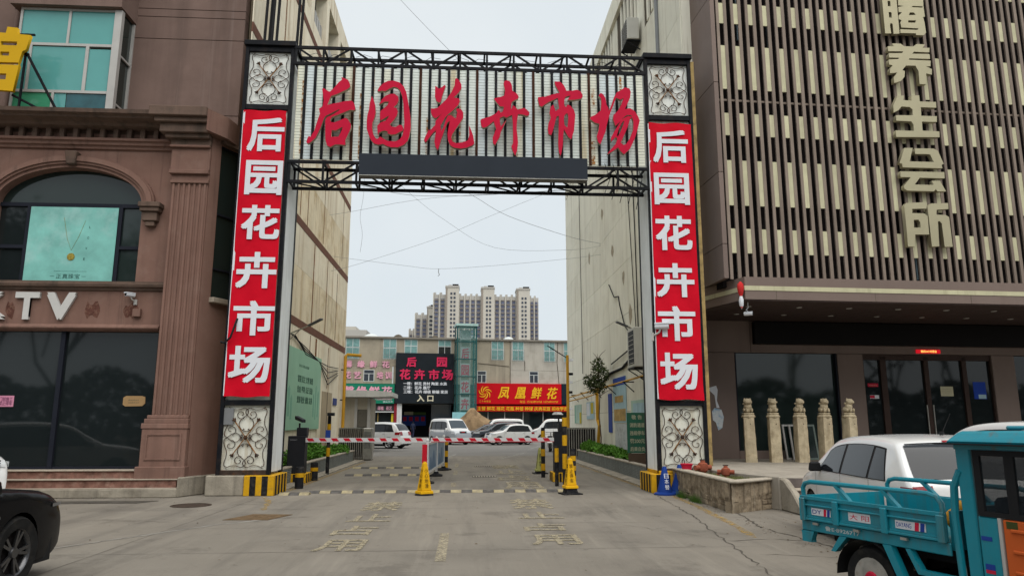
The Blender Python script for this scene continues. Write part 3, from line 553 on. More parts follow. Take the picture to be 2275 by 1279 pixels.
wf.box(0.3, 0.05, 4.5, 0.34, 0.13, 8.3); wf.box(1.16, 0.05, 4.5, 1.26, 0.13, 8.3)
wf.build('window_frame', m_darkframe, sw)
# arched window joinery
for (xa, xb, za, zb, m) in ((cx-hw, -10.46, 4.86, 5.66, m_glassdark), (cx-hw, -10.46, 5.74, 6.7, m_glassdark), (-8.30, cx+hw, 4.86, 5.66, m_glassgreen), (-8.30, cx+hw, 5.74, 6.7, m_glassgreen)):
    B('window_pane', MB().box(xa, 17.5, za, xb, 17.52, zb), m)
pl = [(x, z) for x, z in arch]
me = curve_mesh([[(cx+hw, 6.76)] + [(x, max(z, 6.76)) for x, z in pl] + [(cx-hw, 6.76)]], 0.02); me.materials.append(m_glassgreen)
put('arched_pane', me, bl, (0, 17.52, 0))
jo = MB(); jo.box(cx-hw, 17.44, 6.69, cx+hw, 17.54, 6.78); jo.box(-8.37, 17.44, 4.85, -8.29, 17.54, 6.69); jo.box(-10.5, 17.44, 4.85, -10.42, 17.54, 6.69)
jo.box(cx-hw, 17.44, 5.66, -10.5, 17.54, 5.74); jo.box(-8.29, 17.44, 5.66, cx+hw, 17.54, 5.74); jo.box(cx+hw-.05, 17.44, 4.85, cx+hw, 17.535, 6.69)
B('window_frame', jo, m_darkframe)
# upper wall: panels with real joints
B('upper_wall_core', MB().box(-8.75, 18.24, 8.8, -5.99, 19.0, 15.0), m_seam)
for z0, z1 in ((8.85, 9.43), (9.45, 11.55), (11.57, 12.18), (12.20, 12.41), (12.43, 15.0)):
    B('wall_panel', MB().box(-8.95, 18.2, z0, -5.98, 18.5, z1), m_brown)
B('upper_wall_core', MB().box(XL, 18.3, 8.8, -11.5, 19.0, 15.0), m_brown)
B('bay_head', MB().box(-11.5, 17.35, 11.93, -8.78, 18.3, 15.0), m_brown)
B('bay_floor', MB().box(-11.4, 17.5, 8.9, -8.85, 18.2, 8.98), m_cornice)
dp = MB(); dp.tube([(-11.75, 18.12, 8.9), (-11.75, 18.12, 15)], 0.07, 10)
for z in (10.6, 12.2): dp.cyl((-11.75, 18.12, z), 0.09, 0.1, 10)
B('drain_pipe', dp, m_brown, smooth=True)
bay = put('bay_window', None, bl, (0, 17.5, 0))
def bp(n, a, m, **k): MB().box(*a).build(n, m, bay, **k)
for (xa, xb, za, zb, m) in ((-11.24, -10.12, 10.98, 11.86, m_teal), (-10.06, -8.98, 10.98, 11.86, m_teal), (-11.24, -10.98, 9.72, 10.9, m_teal), (-10.92, -9.62, 9.72, 10.88, m_teal), (-9.54, -9.02, 9.72, 10.84, m_teal),
                            (-11.24, -10.32, 9.0, 9.64, mat('green_glass', (0.06, 0.30, 0.17), 0.12, var=0.05)), (-10.26, -9.98, 9.0, 9.64, m_teal), (-9.96, -9.02, 9.0, 9.64, m_teald)):
    bp('pane', (xa, 0.03, za, xb, 0.05, zb), m)
for a in ((-11.3, 0, 11.86, -8.9, .08, 11.92), (-11.3, 0, 10.9, -8.98, .08, 10.97), (-11.3, 0, 9.64, -8.98, .08, 9.71), (-11.3, 0, 9.0, -11.24, .08, 11.86), (-10.12, 0, 10.97, -10.06, .08, 11.86), (-10.98, 0, 9.71, -10.92, .08, 10.9),
          (-9.62, 0, 9.71, -9.54, .08, 10.9), (-10.32, 0, 9.0, -10.26, .08, 9.64), (-8.98, -.04, 9.0, -8.80, .1, 11.9)):
    bp('frame_bar', a, m_alu)
for z in (10.7, 9.4): bp('side_frame_bar', (-8.85, .1, z, -8.81, .7, z + .05), m_alu)
bp('side_pane', (-8.87, .1, 9.0, -8.86, .7, 11.9), m_glassgreen); bp('side_post', (-8.87, .64, 9.0, -8.80, .7, 11.9), m_alu)
# KTV letters
kt = thing('shop_lettering', 'large dull white letters KTV on the brown lintel band', 'sign', (0, 17.3, 0))
for ch, a, b in (('K', -11.35, -10.60), ('T', -10.40, -9.86), ('V', -9.70, -9.05)):
    fat_text('letter', ch, m_offwhite, kt, a, b, 3.93, 4.57, -0.003, 0.07, 0.05)
gh = mat('letter_ghost_stain', (0.10, 0.045, 0.034), 0.9, var=0.4, vscale=9, patch=((0.25, 0.15, 0.11), 0.7, 14))
for x, w in ((-10.62, .2), (-8.85, .34), (-7.98, .36)):
    st = ribbon([(x, 0), (x + w, 0.02)], 0.32, 0, 0.03, 0.05, 0.3); st.v = [(a, 17.296, 4.15 + b) for a, b, c in st.v]; st.build('adhesive_stain', gh, bl)
# poster in the arched window
po = thing('window_poster', 'turquoise jewellery poster with gold pendant behind the arched window', 'poster', (0, 17.44, 0))
MB().box(-10.41, -0.012, 4.87, -8.38, 0, 6.68).build('sheet', mat('turquoise_poster_print', (0.19, 0.47, 0.42), 0.35, var=0.22, vscale=1.6, patch=((0.33, 0.55, 0.52), 0.8, 1.1)), po)
gd = mat('gold_print', (0.30, 0.24, 0.05), 0.5, var=0.5, vscale=30); ink = mat('dark_ink', (0.02, 0.07, 0.06), 0.6, var=0)
pdn = MB(); pdn.tube([(-9.62, -.016, 6.42), (-9.5, -.016, 5.9), (-9.38, -.016, 5.62), (-9.24, -.016, 5.95), (-9.12, -.016, 6.35)], 0.0032, 5); pdn.build('pendant_chain', gd, po)
MB().lathe([(0.0, 0), (0.085, 0), (0.09, 0.008), (0.04, 0.012), (0, 0.012)], 18, (0, 0, 0), 'y').build('pendant', gd, po, loc=(-9.37, -.026, 5.46))
text('brand_line', '正真珠宝', ink, po, -9.66, -9.12, 4.93, 5.05, -.0125, 0.002)
scribble('caption', ink, po, -9.72, -8.98, 5.095, 5.135, -.0122, 1)
for i, ch in enumerate('LOVE'): text('caption_letter', ch, ink, po, -9.02 - .02 * i, -8.98 - .02 * i, 6.16 - .26 * i, 6.22 - .26 * i, -.0125, 0.002)
for x0, x1 in ((-9.8, -9.7), (-9.08, -8.98)): MB().box(x0, -.016, 4.985, x1, -.0125, 4.992).build('dash', ink, po)
# notices on the shop glass
nt = thing('paper_notice', 'pink paper notice with dark writing taped to the dark shop glass', 'notice', (0, 17.455, 0))
MB().box(-10.62, -.006, 1.95, -10.28, 0, 2.2).build('sheet', mat('pink_paper', (0.55, 0.23, 0.33), 0.7, var=0.04), nt)
text('writing', '门前施工\n禁止停车', mat('dark_purple_ink', (0.08, 0.01, 0.06), 0.6, var=0), nt, -10.60, -10.31, 1.98, 2.17, -.0065, .002)
nt = thing('cardboard_notice', 'brown cardboard notice with faint handwriting on the dark shop glass by the pier', 'notice', (0, 17.455, 0))
me = curve_mesh([[(-7.86, 2.0), (-7.8, 1.96), (-7.42, 1.97), (-7.36, 2.03), (-7.37, 2.18), (-7.45, 2.2), (-7.8, 2.2), (-7.86, 2.16)]], .008); me.materials.append(mat('cardboard', (0.36, 0.23, 0.11), 0.8, var=0.1)); put('card', me, nt)
scribble('handwriting', ink, nt, -7.74, -7.5, 2.03, 2.14, -.0082, 2, 4)
# yellow sign on brackets
ys = thing('projecting_sign', 'bright yellow metal character sign on black brackets before the teal bay window', 'sign', (0, 16.9, 0))
m_signy = mat('yellow_sign_face', (0.56, 0.33, 0.012), 0.45, var=0.06)
Y0 = [(-11.75, 9.38), (-10.80, 9.33), (-10.74, 9.98), (-10.76, 10.04), (-10.70, 10.36), (-10.62, 10.40), (-10.56, 10.78), (-10.86, 10.80), (-10.88, 10.96), (-11.12, 10.98), (-11.14, 10.82), (-11.6, 10.84), (-11.75, 10.4)]
holes = [[(-11.22, 10.50), (-10.85, 10.50), (-10.85, 10.60), (-11.22, 10.60)], [(-11.2, 10.23), (-11.0, 10.23), (-11.0, 10.33), (-11.2, 10.33)], [(-11.22, 10.0), (-10.76, 10.0), (-10.76, 10.06), (-11.22, 10.06)], [(-11.25, 9.62), (-11.0, 9.62), (-11.0, 9.77), (-11.25, 9.77)]]
me = curve_mesh([Y0] + holes, 0.09); me.materials.append(m_signy); put('character', me, ys)
br = MB(); br.beam((-10.66, 0.05, 10.35), (-10.05, 0.6, 9.0), .05); br.beam((-10.9, .05, 9.3), (-10.1, .6, 8.95), .045); br.box(-11.8, .02, 10.84, -10.54, .07, 10.88); br.box(-10.72, .02, 8.95, -10.68, .07, 10.88); br.box(-10.8, .02, 10.33, -10.62, .07, 10.37)
br.build('bracket', m_black, ys)
def security_camera(label, loc, rotz, pitch=12, arm=True, s=1.0, grp='security cameras'):
    t = thing('security_camera', label, 'camera', loc, rotz, grp)
    mb = MB(); mb.cyl((0, -0.26*s, 0.10*s), 0.048*s, 0.22*s, 12, 'y'); mb.box(-.055*s, -.28*s, .13*s, .055*s, -.04*s, .155*s); mb.build('housing', m_white, t, smooth=True)
    MB().cyl((0, -.264*s, .10*s), .04*s, .006, 12, 'y').build('lens', m_glassdark, t)
    a = MB(); a.tube([(0, -.13*s, .06*s), (0, -.10*s, 0), (0, 0.0, -.05*s)], .016*s, 6); a.box(-.04*s, -.02*s, -.13*s, .04*s, 0.02, .0); a.build('bracket', m_alu, t)
    return t
security_camera('white bullet security camera on the brown lintel right of the KTV letters', (-7.72, 17.28, 4.42), R(-35), s=.95)
MB().box(-7.73, 17.2, 4.02, -7.56, 17.3, 4.2).build('junction_box', m_pier, bl)
# ground covers beside the building
mh = tag(MB().lathe([(0, 0), (0.38, 0), (0.38, .008), (0.33, .011), (0.33, .006), (0, .006)], 28).build('manhole_cover', mat('cast_iron', (0.06, 0.045, 0.036), 0.75, 0.3, var=0.3, vscale=12, bump=.5, bscale=50), loc=(-5.32, 15.1, 0.001)), 'round dark cast iron manhole cover on the concrete left of the gate', 'manhole cover')
for i, (a, b) in enumerate(((-8.55, -7.55), (-7.5, -6.55))):
    tag(MB().prism([(a, 15.55), (b, 15.55), (b + .25, 16.0), (a + .2, 16.0)], 0.001, 0.009, 'xy').build('drain_cover', mat('dark_drain_slab', (0.075, 0.068, 0.058), 0.9, var=0.3, vscale=6, bump=.5)),
        ['left half of the dark slab drain cover in front of the marble steps', 'right half of the dark slab drain cover in front of the marble steps'][i], 'drain cover', 'dark drain slabs before the steps')
tag(MB().prism([(-4.0, 12.85), (-3.25, 12.8), (-3.0, 13.5), (-3.7, 13.6)], 0.001, 0.008, 'xy').build('access_cover', mat('rusty_plate', (0.12, 0.08, 0.045), 0.85, var=0.4, vscale=8, bump=.6)), 'rusty rectangular access plate with yellow paint traces on the road', 'access cover')
# ================================================================ ENTRANCE GATE
gate = thing('entrance_gate', 'black steel entrance gate with white slatted sign and crimson brush-written characters', 'gate')
GX = {'L': (-5.52, -4.33), 'R': (4.50, 5.71)}
# scroll ironwork, drawn once in panel units (-1..1), then copied into the four panels
SX, SZ = 0.45, 0.70
def arc_spiral(cx_, cz_, r0, r1, a0, a1, n=22):
    return [(cx_ + (r0 + (r1 - r0) * i / n) * math.cos(R(a0 + (a1 - a0) * i / n)), cz_ + (r0 + (r1 - r0) * i / n) * 0.64 * math.sin(R(a0 + (a1 - a0) * i / n))) for i in range(n + 1)]
def smooth(P, n=6):
    out = []
    for i in range(len(P) - 1):
        p0, p1, p2, p3 = P[max(i-1, 0)], P[i], P[i+1], P[min(i+2, len(P)-1)]
        for k in range(n):
            t = k / n
            out.append(tuple(0.5 * ((2*p1[j]) + (-p0[j]+p2[j])*t + (2*p0[j]-5*p1[j]+4*p2[j]-p3[j])*t*t + (-p0[j]+3*p1[j]-3*p2[j]+p3[j])*t**3) for j in (0, 1)))
    return out + [P[-1]]
half_top = smooth([(.07, .25), (.12, .275), (.13, .23), (.05, .20), (-.14, .22), (-.29, .33), (-.33, .45), (-.24, .58), (-.06, .68), (.04, .76), (.06, .83), (.0, .9), (-.14, .94), (-.38, .89), (-.62, .90), (-.84, .97)])
spiral_top = [(-.16, .63)] + arc_spiral(-.25, .74, .24, .05, -60, -430)
half_side = smooth([(.24, .05), (.19, .09), (.15, .05), (.2, -.03), (.30, .09), (.44, .14), (.60, .12), (.74, .05), (.84, 0), (.93, -.05), (.97, -.12), (.93, -.26), (.83, -.42), (.83, -.62), (.9, -.78), (.88, -.9), (.78, -.92)])
spiral_side = [(.64, .11)] + arc_spiral(.68, .24, .26, .05, 255, -100)
def scroll_mesh(paths, r=0.0085):
    mb = MB()
    for P in paths: mb.tube([(x * SX, 0, z * SZ) for x, z in P], r, 6)
    return mb.mesh('scroll', m_rust, smooth=True)
mir = lambda P, sx, sz: [(x * sx, z * sz) for x, z in P]
SCROLLS = [scroll_mesh([mir(half_top, sx, sz), mir(spiral_top, sx, sz)]) for sx in (1, -1) for sz in (1, -1)] + \
          [scroll_mesh([mir(half_side, sx, sz), mir(spiral_side, sx, sz)]) for sx in (1, -1) for sz in (1, -1)]
rod_meshes = []
for sx in (1, -1):
    mb = MB(); mb.beam((-0.52*SX*sx, -.02, -0.52*SZ), (0.52*SX*sx, -.02, 0.52*SZ), .018); rod_meshes.append(mb.mesh('cross_rod', m_rustbar))
fin_meshes = []
for sx in (1, -1):
    for sz in (1, -1):
        fin = MB(); c = Vector((0.55*SX*sx, -.025, 0.56*SZ*sz)); d = Vector((sx * .55, 0, sz * .83)); e = Vector((-d.z, 0, d.x))
        fin.tube([c - d*.04, c, c + d*.03, c + d*.055], [.02, .034, .02, .003], 6)
        for q in (1, -1): fin.tube([c, c + e*.035*q + d*.01, c + e*.042*q + d*.035], [.014, .018, .006], 5)
        fin_meshes.append(fin.mesh('rod_finial', m_rust, smooth=True))
boss_mesh = MB().lathe([(0, 0.03), (.03, .03), (.05, .0), (.03, -.03), (0, -.035)], 10, (0, 0, 0), 'y').mesh('centre_boss', m_rust, smooth=True)
def scroll_panel(cx_, cz_, hw_, hh_, pl):
    e = put('scroll_panel', MB().box(-hw_, .03, -hh_, hw_, .05, hh_).mesh('scroll_panel', pl), gate, (cx_, 17.06, cz_))
    sc = (hw_ / 0.47, 1, hh_ / 0.72)
    for m in SCROLLS: put('scroll', m, e, (0, -.005, 0), None, sc)
    for m in rod_meshes: put('cross_rod', m, e, None, None, sc)
    
    for m in fin_meshes: put('rod_finial', m, e, None, None, sc)
    put('centre_boss', boss_mesh, e, (0, -.02, 0))
    return e
m_pane_t = mat('clean_white_panel', (0.74, 0.76, 0.72), 0.5, var=0.05, streak=((0.40, 0.30, 0.14), 0.5, 5.0))
m_pane_d = mat('dirty_white_panel', (0.68, 0.68, 0.60), 0.55, var=0.10, vscale=3, streak=((0.33, 0.24, 0.11), 0.75, 5.0), patch=((0.40, 0.36, 0.25), 0.5, 3))
m_boardside = mat('white_side_board', (0.74, 0.77, 0.77), 0.55, var=0.08, streak=((0.30, 0.28, 0.24), 0.5, 4))
m_rustoch = mat('peeling_ochre_paint', (0.33, 0.235, 0.10), 0.9, var=0.3, vscale=4, patch=((0.10, 0.075, 0.05), 0.8, 3.5))
for k, (xa, xb) in GX.items():
    for (a, b) in ((xa, xa + .085), (xb - .085, xb)):
        MB().box(a, 17.0, 0.44, b, 17.13, 10.8).build('column_post', m_black, gate, bevel=.006)
        MB().box(a, 18.06, 0.44, b, 18.19, 10.8).build('column_post', m_black, gate, bevel=.006)
    cxm = (xa + xb) / 2; hw_ = (xb - xa) / 2 - 0.085
    for z0, z1, m in ((10.66, 10.8, m_black), (9.13, 9.26, m_black), (1.98, 2.10, m_black), (0.44, 0.55, m_rust)):
        MB().box(xa + .085, 17.01, z0, xb - .085, 17.12, z1).build('cross_bar', m, gate, bevel=.005)
    MB().box(xa - .03, 16.94, 10.8, xb + .03, 18.25, 10.93).build('column_cap', m_black, gate, bevel=.01)
    scroll_panel(cxm, 9.96, hw_, 0.70, m_pane_t); scroll_panel(cxm, 1.265, hw_, 0.715, m_pane_d)
    MB().box(xa + .085, 17.09, 2.10, xb - .085, 17.11, 9.13).build('back_panel', m_pane_d, gate)
    xi = xb - .03 if k == 'L' else xa + .01
    MB().box(xi, 17.13, 0.5, xi + .02, 18.06, 10.8).build('side_board', m_boardside, gate)
    xo = xa + .01 if k == 'L' else xb - .03
    MB().box(xo, 17.13, 0.5, xo + .02, 18.06, 10.8).build('side_board', m_rustoch, gate)
MB().box(5.712, 17.02, 0.5, 5.80, 17.2, 10.75).build('peeling_edge_strip', m_rustoch, gate)
MB().box(-5.43, 17.03, 1.55, -5.22, 17.06, 1.92).build('grey_patch_plate', mat('grey_plate', (0.18, 0.185, 0.19), .7), gate)
# plinths
MB().box(-5.70, 16.92, 0, -4.86, 18.2, 0.44).build('concrete_plinth', m_conc, gate, bevel=.02)
def striped_block(xa, xb, ya, yb, z0, z1, n, parent, m0=m_yellow, m1=m_hblack, sides=('f', 'r'), nside=4, lean=0.0):
    b = MB().box(xa, ya, z0, xb, yb, z1).build('hazard_block', m0, parent, bevel=.012)
    w = (xb - xa) / (2 * n + 1)
    if 'f' in sides:
        for i in range(n):
            x = xa + w * (2 * i + 1); MB().prism([(x, z0 + .01), (x + w, z0 + .01), (x + w + lean, z1 - .012), (x + lean, z1 - .012)], ya - .004, ya + .01).build('black_stripe', m1, b)
    w = (yb - ya) / (2 * nside + 1)
    for sd_ in ('r', 'l'):
        if sd_ in sides:
            x = xb if sd_ == 'r' else xa
            for i in range(nside):
                y = ya + w * (2 * i + 1); MB().box(x - .01 if sd_ == 'r' else x - .004, y, z0 + .01, x + .004 if sd_ == 'r' else x + .01, y + w, z1 - .012).build('black_stripe', m1, b)
    return b
striped_block(-4.855, -4.20, 16.88, 18.1, 0, 0.44, 2, gate, sides=('f', 'r'), nside=4)
striped_block(4.32, 5.3, 16.95, 18.1, 0, 0.43, 4, gate, sides=('f', 'l'), nside=4)
MB().box(4.50, 16.97, .431, 5.70, 18.1, .50).build('yellow_plinth_edge', m_yellow, gate, bevel=.01)
# sign face: white strips between black bars
nb = 37; xs0, xs1 = -4.25, 4.46; pw = (xs1 - xs0) / nb
m_strip = []
for i in range(4):
    m = mat('white_sign_strip_%d' % i, [(0.70, 0.75, 0.71), (0.64, 0.71, 0.73), (0.71, 0.72, 0.61), (0.68, 0.73, 0.68)][i], 0.45, var=0.06, vscale=2.5,
            streak=((0.42, 0.27, 0.07), 0.8, 3.5) if i == 2 else ((0.42, 0.36, 0.2), 0.35, 3.0), patch=((0.47, 0.47, 0.38), 0.3, 3))
    N = m.node_tree.nodes; L = m.node_tree.links; b = N['Principled BSDF']     # fine horizontal ribs, 7 cm apart
    geo = N.new('ShaderNodeNewGeometry'); sp = N.new('ShaderNodeSeparateXYZ'); L.new(geo.outputs['Position'], sp.inputs[0])
    md = N.new('ShaderNodeMath'); md.operation = 'PINGPONG'; md.inputs[1].default_value = 0.0375; L.new(sp.outputs['Z'], md.inputs[0])
    mr = N.new('ShaderNodeMapRange'); mr.inputs['From Min'].default_value = 0.0; mr.inputs['From Max'].default_value = 0.008; L.new(md.outputs[0], mr.inputs['Value'])
    src = b.inputs['Base Color'].links[0].from_socket
    mx = N.new('ShaderNodeMix'); mx.data_type = 'RGBA'; L.new(mr.outputs['Result'], mx.inputs['Factor']); mx.inputs[6].default_value = (0.22, 0.25, 0.23, 1); L.new(src, mx.inputs[7]); L.new(mx.outputs[2], b.inputs['Base Color'])
    bp_ = N.new('ShaderNodeBump'); bp_.inputs['Distance'].default_value = 0.01; L.new(mr.outputs['Result'], bp_.inputs['Height']); L.new(bp_.outputs['Normal'], b.inputs['Normal'])
    m_strip.append(m)
m_barrust = mat('rusty_sign_bar', (0.05, 0.022, 0.014), 0.85, var=0.4, vscale=5)
rnd = random.Random(5)
for i in range(nb):
    x = xs0 + i * pw
    m = m_strip[2] if i in (0, 5, 9, 16, 23, 30, 31, 36) else m_strip[rnd.choice((0, 0, 1, 3, 3))]
    MB().box(x + .035, 16.98, 7.86, x + pw - .03, 17.0, 10.29 + rnd.uniform(-.012, .012)).build('sign_strip', m, gate)
    if i: MB().box(x - .032, 16.955, 7.86, x + .032, 17.01, 10.31).build('sign_bar', m_barrust if i in (6, 13, 19, 25, 31) else m_black, gate)
rr_ = paint_mat('orange_rust_stain', (0.42, 0.17, 0.03), 0.44, 11)
for x, z0, z1, w in ((-4.05, 8.0, 9.9, .07), (-2.62, 7.9, 9.6, .10), (-2.35, 8.6, 10.25, .05), (-1.0, 7.9, 9.0, .06), (1.18, 7.9, 8.6, .12), (2.3, 7.9, 8.9, .08), (3.1, 7.88, 8.5, .15), (3.15, 9.4, 9.9, .08), (3.86, 8.4, 10.25, .06), (-0.2, 8.0, 9.5, .05)):
    MB().box(x - w/2, 16.972, z0, x + w/2, 16.974, z1).build('rust_run', rr_, gate)
# trusses
def truss(name, z0, z1, cells):
    e = put(name, None, gate, (0, 0, 0)); xa, xb = -4.33, 4.50; w = (xb - xa) / cells
    for y in (17.0, 17.55):
        for z in (z0, z1): MB().box(xa, y - .03, z - .035, xb, y + .03, z + .035).build('chord', m_black, e)
        for i in range(cells):
            x = xa + i * w
            MB().beam((x + .04, y + .004, z0), (x + .04, y + .004, z1), .05).build('upright', m_black, e)
            a, b = ((z0, z1) if i % 2 else (z1, z0))
            MB().beam((x + .06, y, a), (x + w + .02, y, b), .04).build('diagonal', m_black, e)
    for i in range(cells + 1):
        x = xa + .05 + i * w * .985
        for z in (z0, z1): MB().beam((x, 17.0, z + .003), (x, 17.55, z + .003), .045).build('cross_tie', m_black, e)
    for i in range(0, cells, 2): MB().beam((xa + i * w, 17.0, z0), (xa + (i + 1) * w, 17.55, z0), .03).build('plan_brace', m_black, e)
    return e
truss('top_truss', 10.36, 10.79, 13); truss('bottom_truss', 7.30, 7.80, 11)
wire = MB()
for i in range(7):
    x = -3.6 + i * 1.2
    wire.tube([(x - .4, 16.96, 10.55), (x - .2, 16.95, 10.62), (x, 16.95, 10.55), (x, 16.95, 10.42), (x + .25, 16.95, 10.6), (x + .5, 16.96, 10.57)], .006, 4)
for i in range(5):
    x = 3.4 + i * .2; wire.tube([(x, 16.93, 7.9), (x + .12, 16.92, 7.5), (x - .05, 16.92, 7.05 - i * .08), (x + .1, 16.93, 7.45)], .008, 4)
wo_ = wire.build('loose_wiring', m_cable, gate); wo_['kind'] = 'stuff'
MB().box(-2.59, 16.70, 7.40, 2.93, 16.95, 7.94).build('led_display', mat('dark_led_panel', (0.028, 0.034, 0.044), 0.5, var=0.05), gate, bevel=.008)
MB().box(-2.59, 16.692, 7.385, 2.93, 16.96, 7.40).build('led_display_edge', m_steel, gate)
for key in 'abcdefgh':
    me = curve_mesh(CALLIGRAPHY[key], 0.10); me.materials.append(m_signred)
    side = mat('beige_letter_edge', (0.40, 0.36, 0.26), .6); me.materials.append(side)
    for p in me.polygons:
        if abs(p.normal.y) < 0.5: p.material_index = 1
    put('character', me, gate, (0, 16.82, 0))
# conduits rising from the left column
for i, (x, y) in enumerate(((-5.36, 17.9), (-5.25, 17.95), (-5.16, 17.85), (-5.05, 17.9), (-4.52, 17.9), (-4.44, 17.95))):
    tag(MB().tube([(x, y, 10.93), (x + .02, y, 12.0), (x + .05, y + .1, 15.5)], .038, 8).build('cable_conduit', m_cable, smooth=True),
        ['leftmost black cable of the left bunch rising above the gate column', 'second black cable of the left bunch rising above the gate column', 'third black cable of the left bunch rising above the gate column', 'rightmost black cable of the left bunch rising above the gate column',
         'left black cable of the pair at the column inner edge', 'right black cable of the pair at the column inner edge'][i], 'cable', 'black cables rising above the left gate column')

# ---------------------------------------------------------------- column banners
BL = [(-5.317,-4.441,8.016,8.881), (-5.299,-4.422,6.930,7.787), (-5.321,-4.423,5.835,6.672), (-5.357,-4.429,4.668,5.529), (-5.352,-4.414,3.562,4.370), (-5.379,-4.453,2.482,3.323)]
BR = [(4.628,5.525,7.967,8.826), (4.623,5.509,6.880,7.697), (4.615,5.526,5.726,6.593), (4.595,5.527,4.566,5.400), (4.600,5.511,3.508,4.346), (4.601,5.512,2.358,3.229)]
def banner(label, xa, xb, z0, z1, chars, ph):
    t = thing('banner', label, 'banner', (0, 16.96, 0), 0, 'red banners on the gate columns')
    nx, nz = 14, 120; mb = MB()
    for j in range(nz + 1):
        for i in range(nx + 1):
            u, v = i / nx, j / nz
            x = xa + (xb - xa) * u + .012 * math.sin(v * 17 + ph) * (0.3 if 0.02 < v < .98 else 1); z = z0 + (z1 - z0) * v + (.014 * math.sin(u * 9 + ph) if j in (0, nz) else 0)
            mb.v.append((x, -.010 + .010 * math.sin(v * 23 + u * 5 + ph) * math.sin(u * 7 + v * 11) + .006 * math.sin(v * 61 - u * 9) * max(0, math.sin(v * 7 + ph)) - .02 * max(0, .06 - v) / .06 * (0.5 + 0.5 * math.sin(u * 15)), z))
    for j in range(nz):
        for i in range(nx):
            a = j * (nx + 1) + i; mb.f.append((a, a + 1, a + nx + 2, a + nx + 1))
    mb.build('cloth', m_red, t, smooth=True)
    MB().box(xa - .02, -.004, z0 + .02, xa + .03, 0, z1 - .02).build('white_hem', m_white, t)
    for ch, (a, b, c, d) in zip('后园花卉市场', chars):
        fat_text('character', ch, m_white, t, a, b, c, d, -.027, .003, 0.028)
banner('left red vertical banner with six white characters on the gate column', -5.44, -4.42, 2.17, 9.07, BL, .3)
banner('right red vertical banner with six white characters on the gate column', 4.545, 5.63, 2.12, 9.02, BR, 2.1)
security_camera('white security camera on an arm against the right red banner', (4.46, 16.96, 3.70), R(70), s=1.5)
# hanging torn strap at the left column
tag(MB().tube([(-5.25, 16.93, 3.95), (-5.28, 16.85, 3.75), (-5.35, 16.84, 3.5), (-5.5, 16.9, 3.38), (-5.6, 16.98, 3.42)], .025, 6).build('cable_loop', m_cable, smooth=True), 'black cable loop hanging over the edge of the left red banner', 'cable')

# ================================================================ LEFT CREAM BUILDING
cl = thing('cream_building', 'tall cream rust-stained building with brown stripes left of the lane', 'building')
XW = -5.8
MB().box(-18, 18.62, 16.35, XW - .5, 35.38, 19.4).build('recess_wall', mat('grey_green_recess', (0.40, 0.43, 0.38), .9, var=.15), cl)
MB().box(-18, 18.62, 0, XW - .03, 35.4, 16.35).build('wall_core', mat('cream_seam', (0.30, 0.25, 0.18), .9), cl)
zb = [0.0, 4.85, 5.13, 6.9, 8.33, 8.62, 10.3, 11.92, 12.2, 13.9, 15.52, 15.8, 17.3, 19.5]
yv = [18.3, 22.0, 24.8, 27.5, 30.2, 32.6, 35.4]
def near(a, L): return any(abs(a - b) < .01 for b in L)
for z0, z1 in zip(zb[:-1], zb[1:]):
    if near(z0, (4.85, 8.33, 11.92, 15.52)):
        MB().box(XW - .03, 18.3, z0, XW + .012, 35.4, z1).build('brown_stripe', m_stripe, cl)
    elif z0 > 15.7:
        continue
    else:
        for y0, y1 in zip(yv[:-1], yv[1:]):
            MB().box(XW - .03, y0 + .004, z0 + .004, XW, y1 - .004, z1 - .004).build('wall_panel', m_cream_st if near(z0, (5.13, 8.62)) else m_cream_l, cl)
# top storey: piers and recessed windows, parapet
for y0, y1 in zip(yv[:-1], yv[1:]):
    MB().box(XW - .03, y0, 15.81, XW, y1, 16.4).build('wall_panel', m_cream_l, cl)
    MB().box(XW - .45, y0, 16.4, XW, y0 + .55, 18.6).build('wall_pier', m_cream_l, cl)
    MB().box(XW - .46, y0 + .9, 17.0, XW - .43, y1 - .4, 18.2).build('window_pane', m_glassgreen, cl)
    for k in range(6): MB().box(XW - .2, y0 + .6 + k * .36, 16.4, XW - .15, y0 + .84 + k * .36, 17.3).build('corrugated_screen', m_alu, cl)
MB().box(-18, 18.3, 18.6, XW, 35.4, 19.5).build('parapet', m_cream_l, cl)
MB().box(-18, 35.401, 0, XW - .0, 35.43, 19.5).build('end_wall', m_cream_l, cl)
rs = paint_mat('rust_streak_stain', (0.24, 0.09, 0.025), 0.56, 5)
rg = random.Random(3)
for y, z0, z1, w in ((27.5, 5.2, 8.3, .16), (30.2, 5.2, 8.3, .12), (32.6, 5.2, 8.2, .12), (24.8, 8.7, 11.9, .10), (27.5, 3.4, 4.8, .10), (29.0, 8.7, 11.8, .08), (33.5, 9, 12, .1), (31.2, 3.0, 4.7, .12), (26.0, 8.6, 10, .1), (22.6, 5.3, 8, .1), (28.6, 3.6, 4.8, .3), (21.5, 12.3, 15, .1)):
    MB().box(XW + .002, y - w/2, z0, XW + .004, y + w/2, z1).build('rust_streak', rs, cl)
MB().box(XW, 23.4, 0.0, XW + .02, 35.4, 0.62).build('grey_dado', mat('grey_dado_paint', (0.25, 0.255, 0.24), .85, var=.12), cl)
dr = put('side_door', MB().box(XW, 30.2, .6, XW + .02, 32.4, 2.85).mesh('side_door', mat('beige_door', (0.40, 0.33, 0.23), .8, var=.1)), cl)
MB().box(XW + .02, 31.28, .6, XW + .03, 31.34, 2.85).build('door_gap', m_seam, dr)
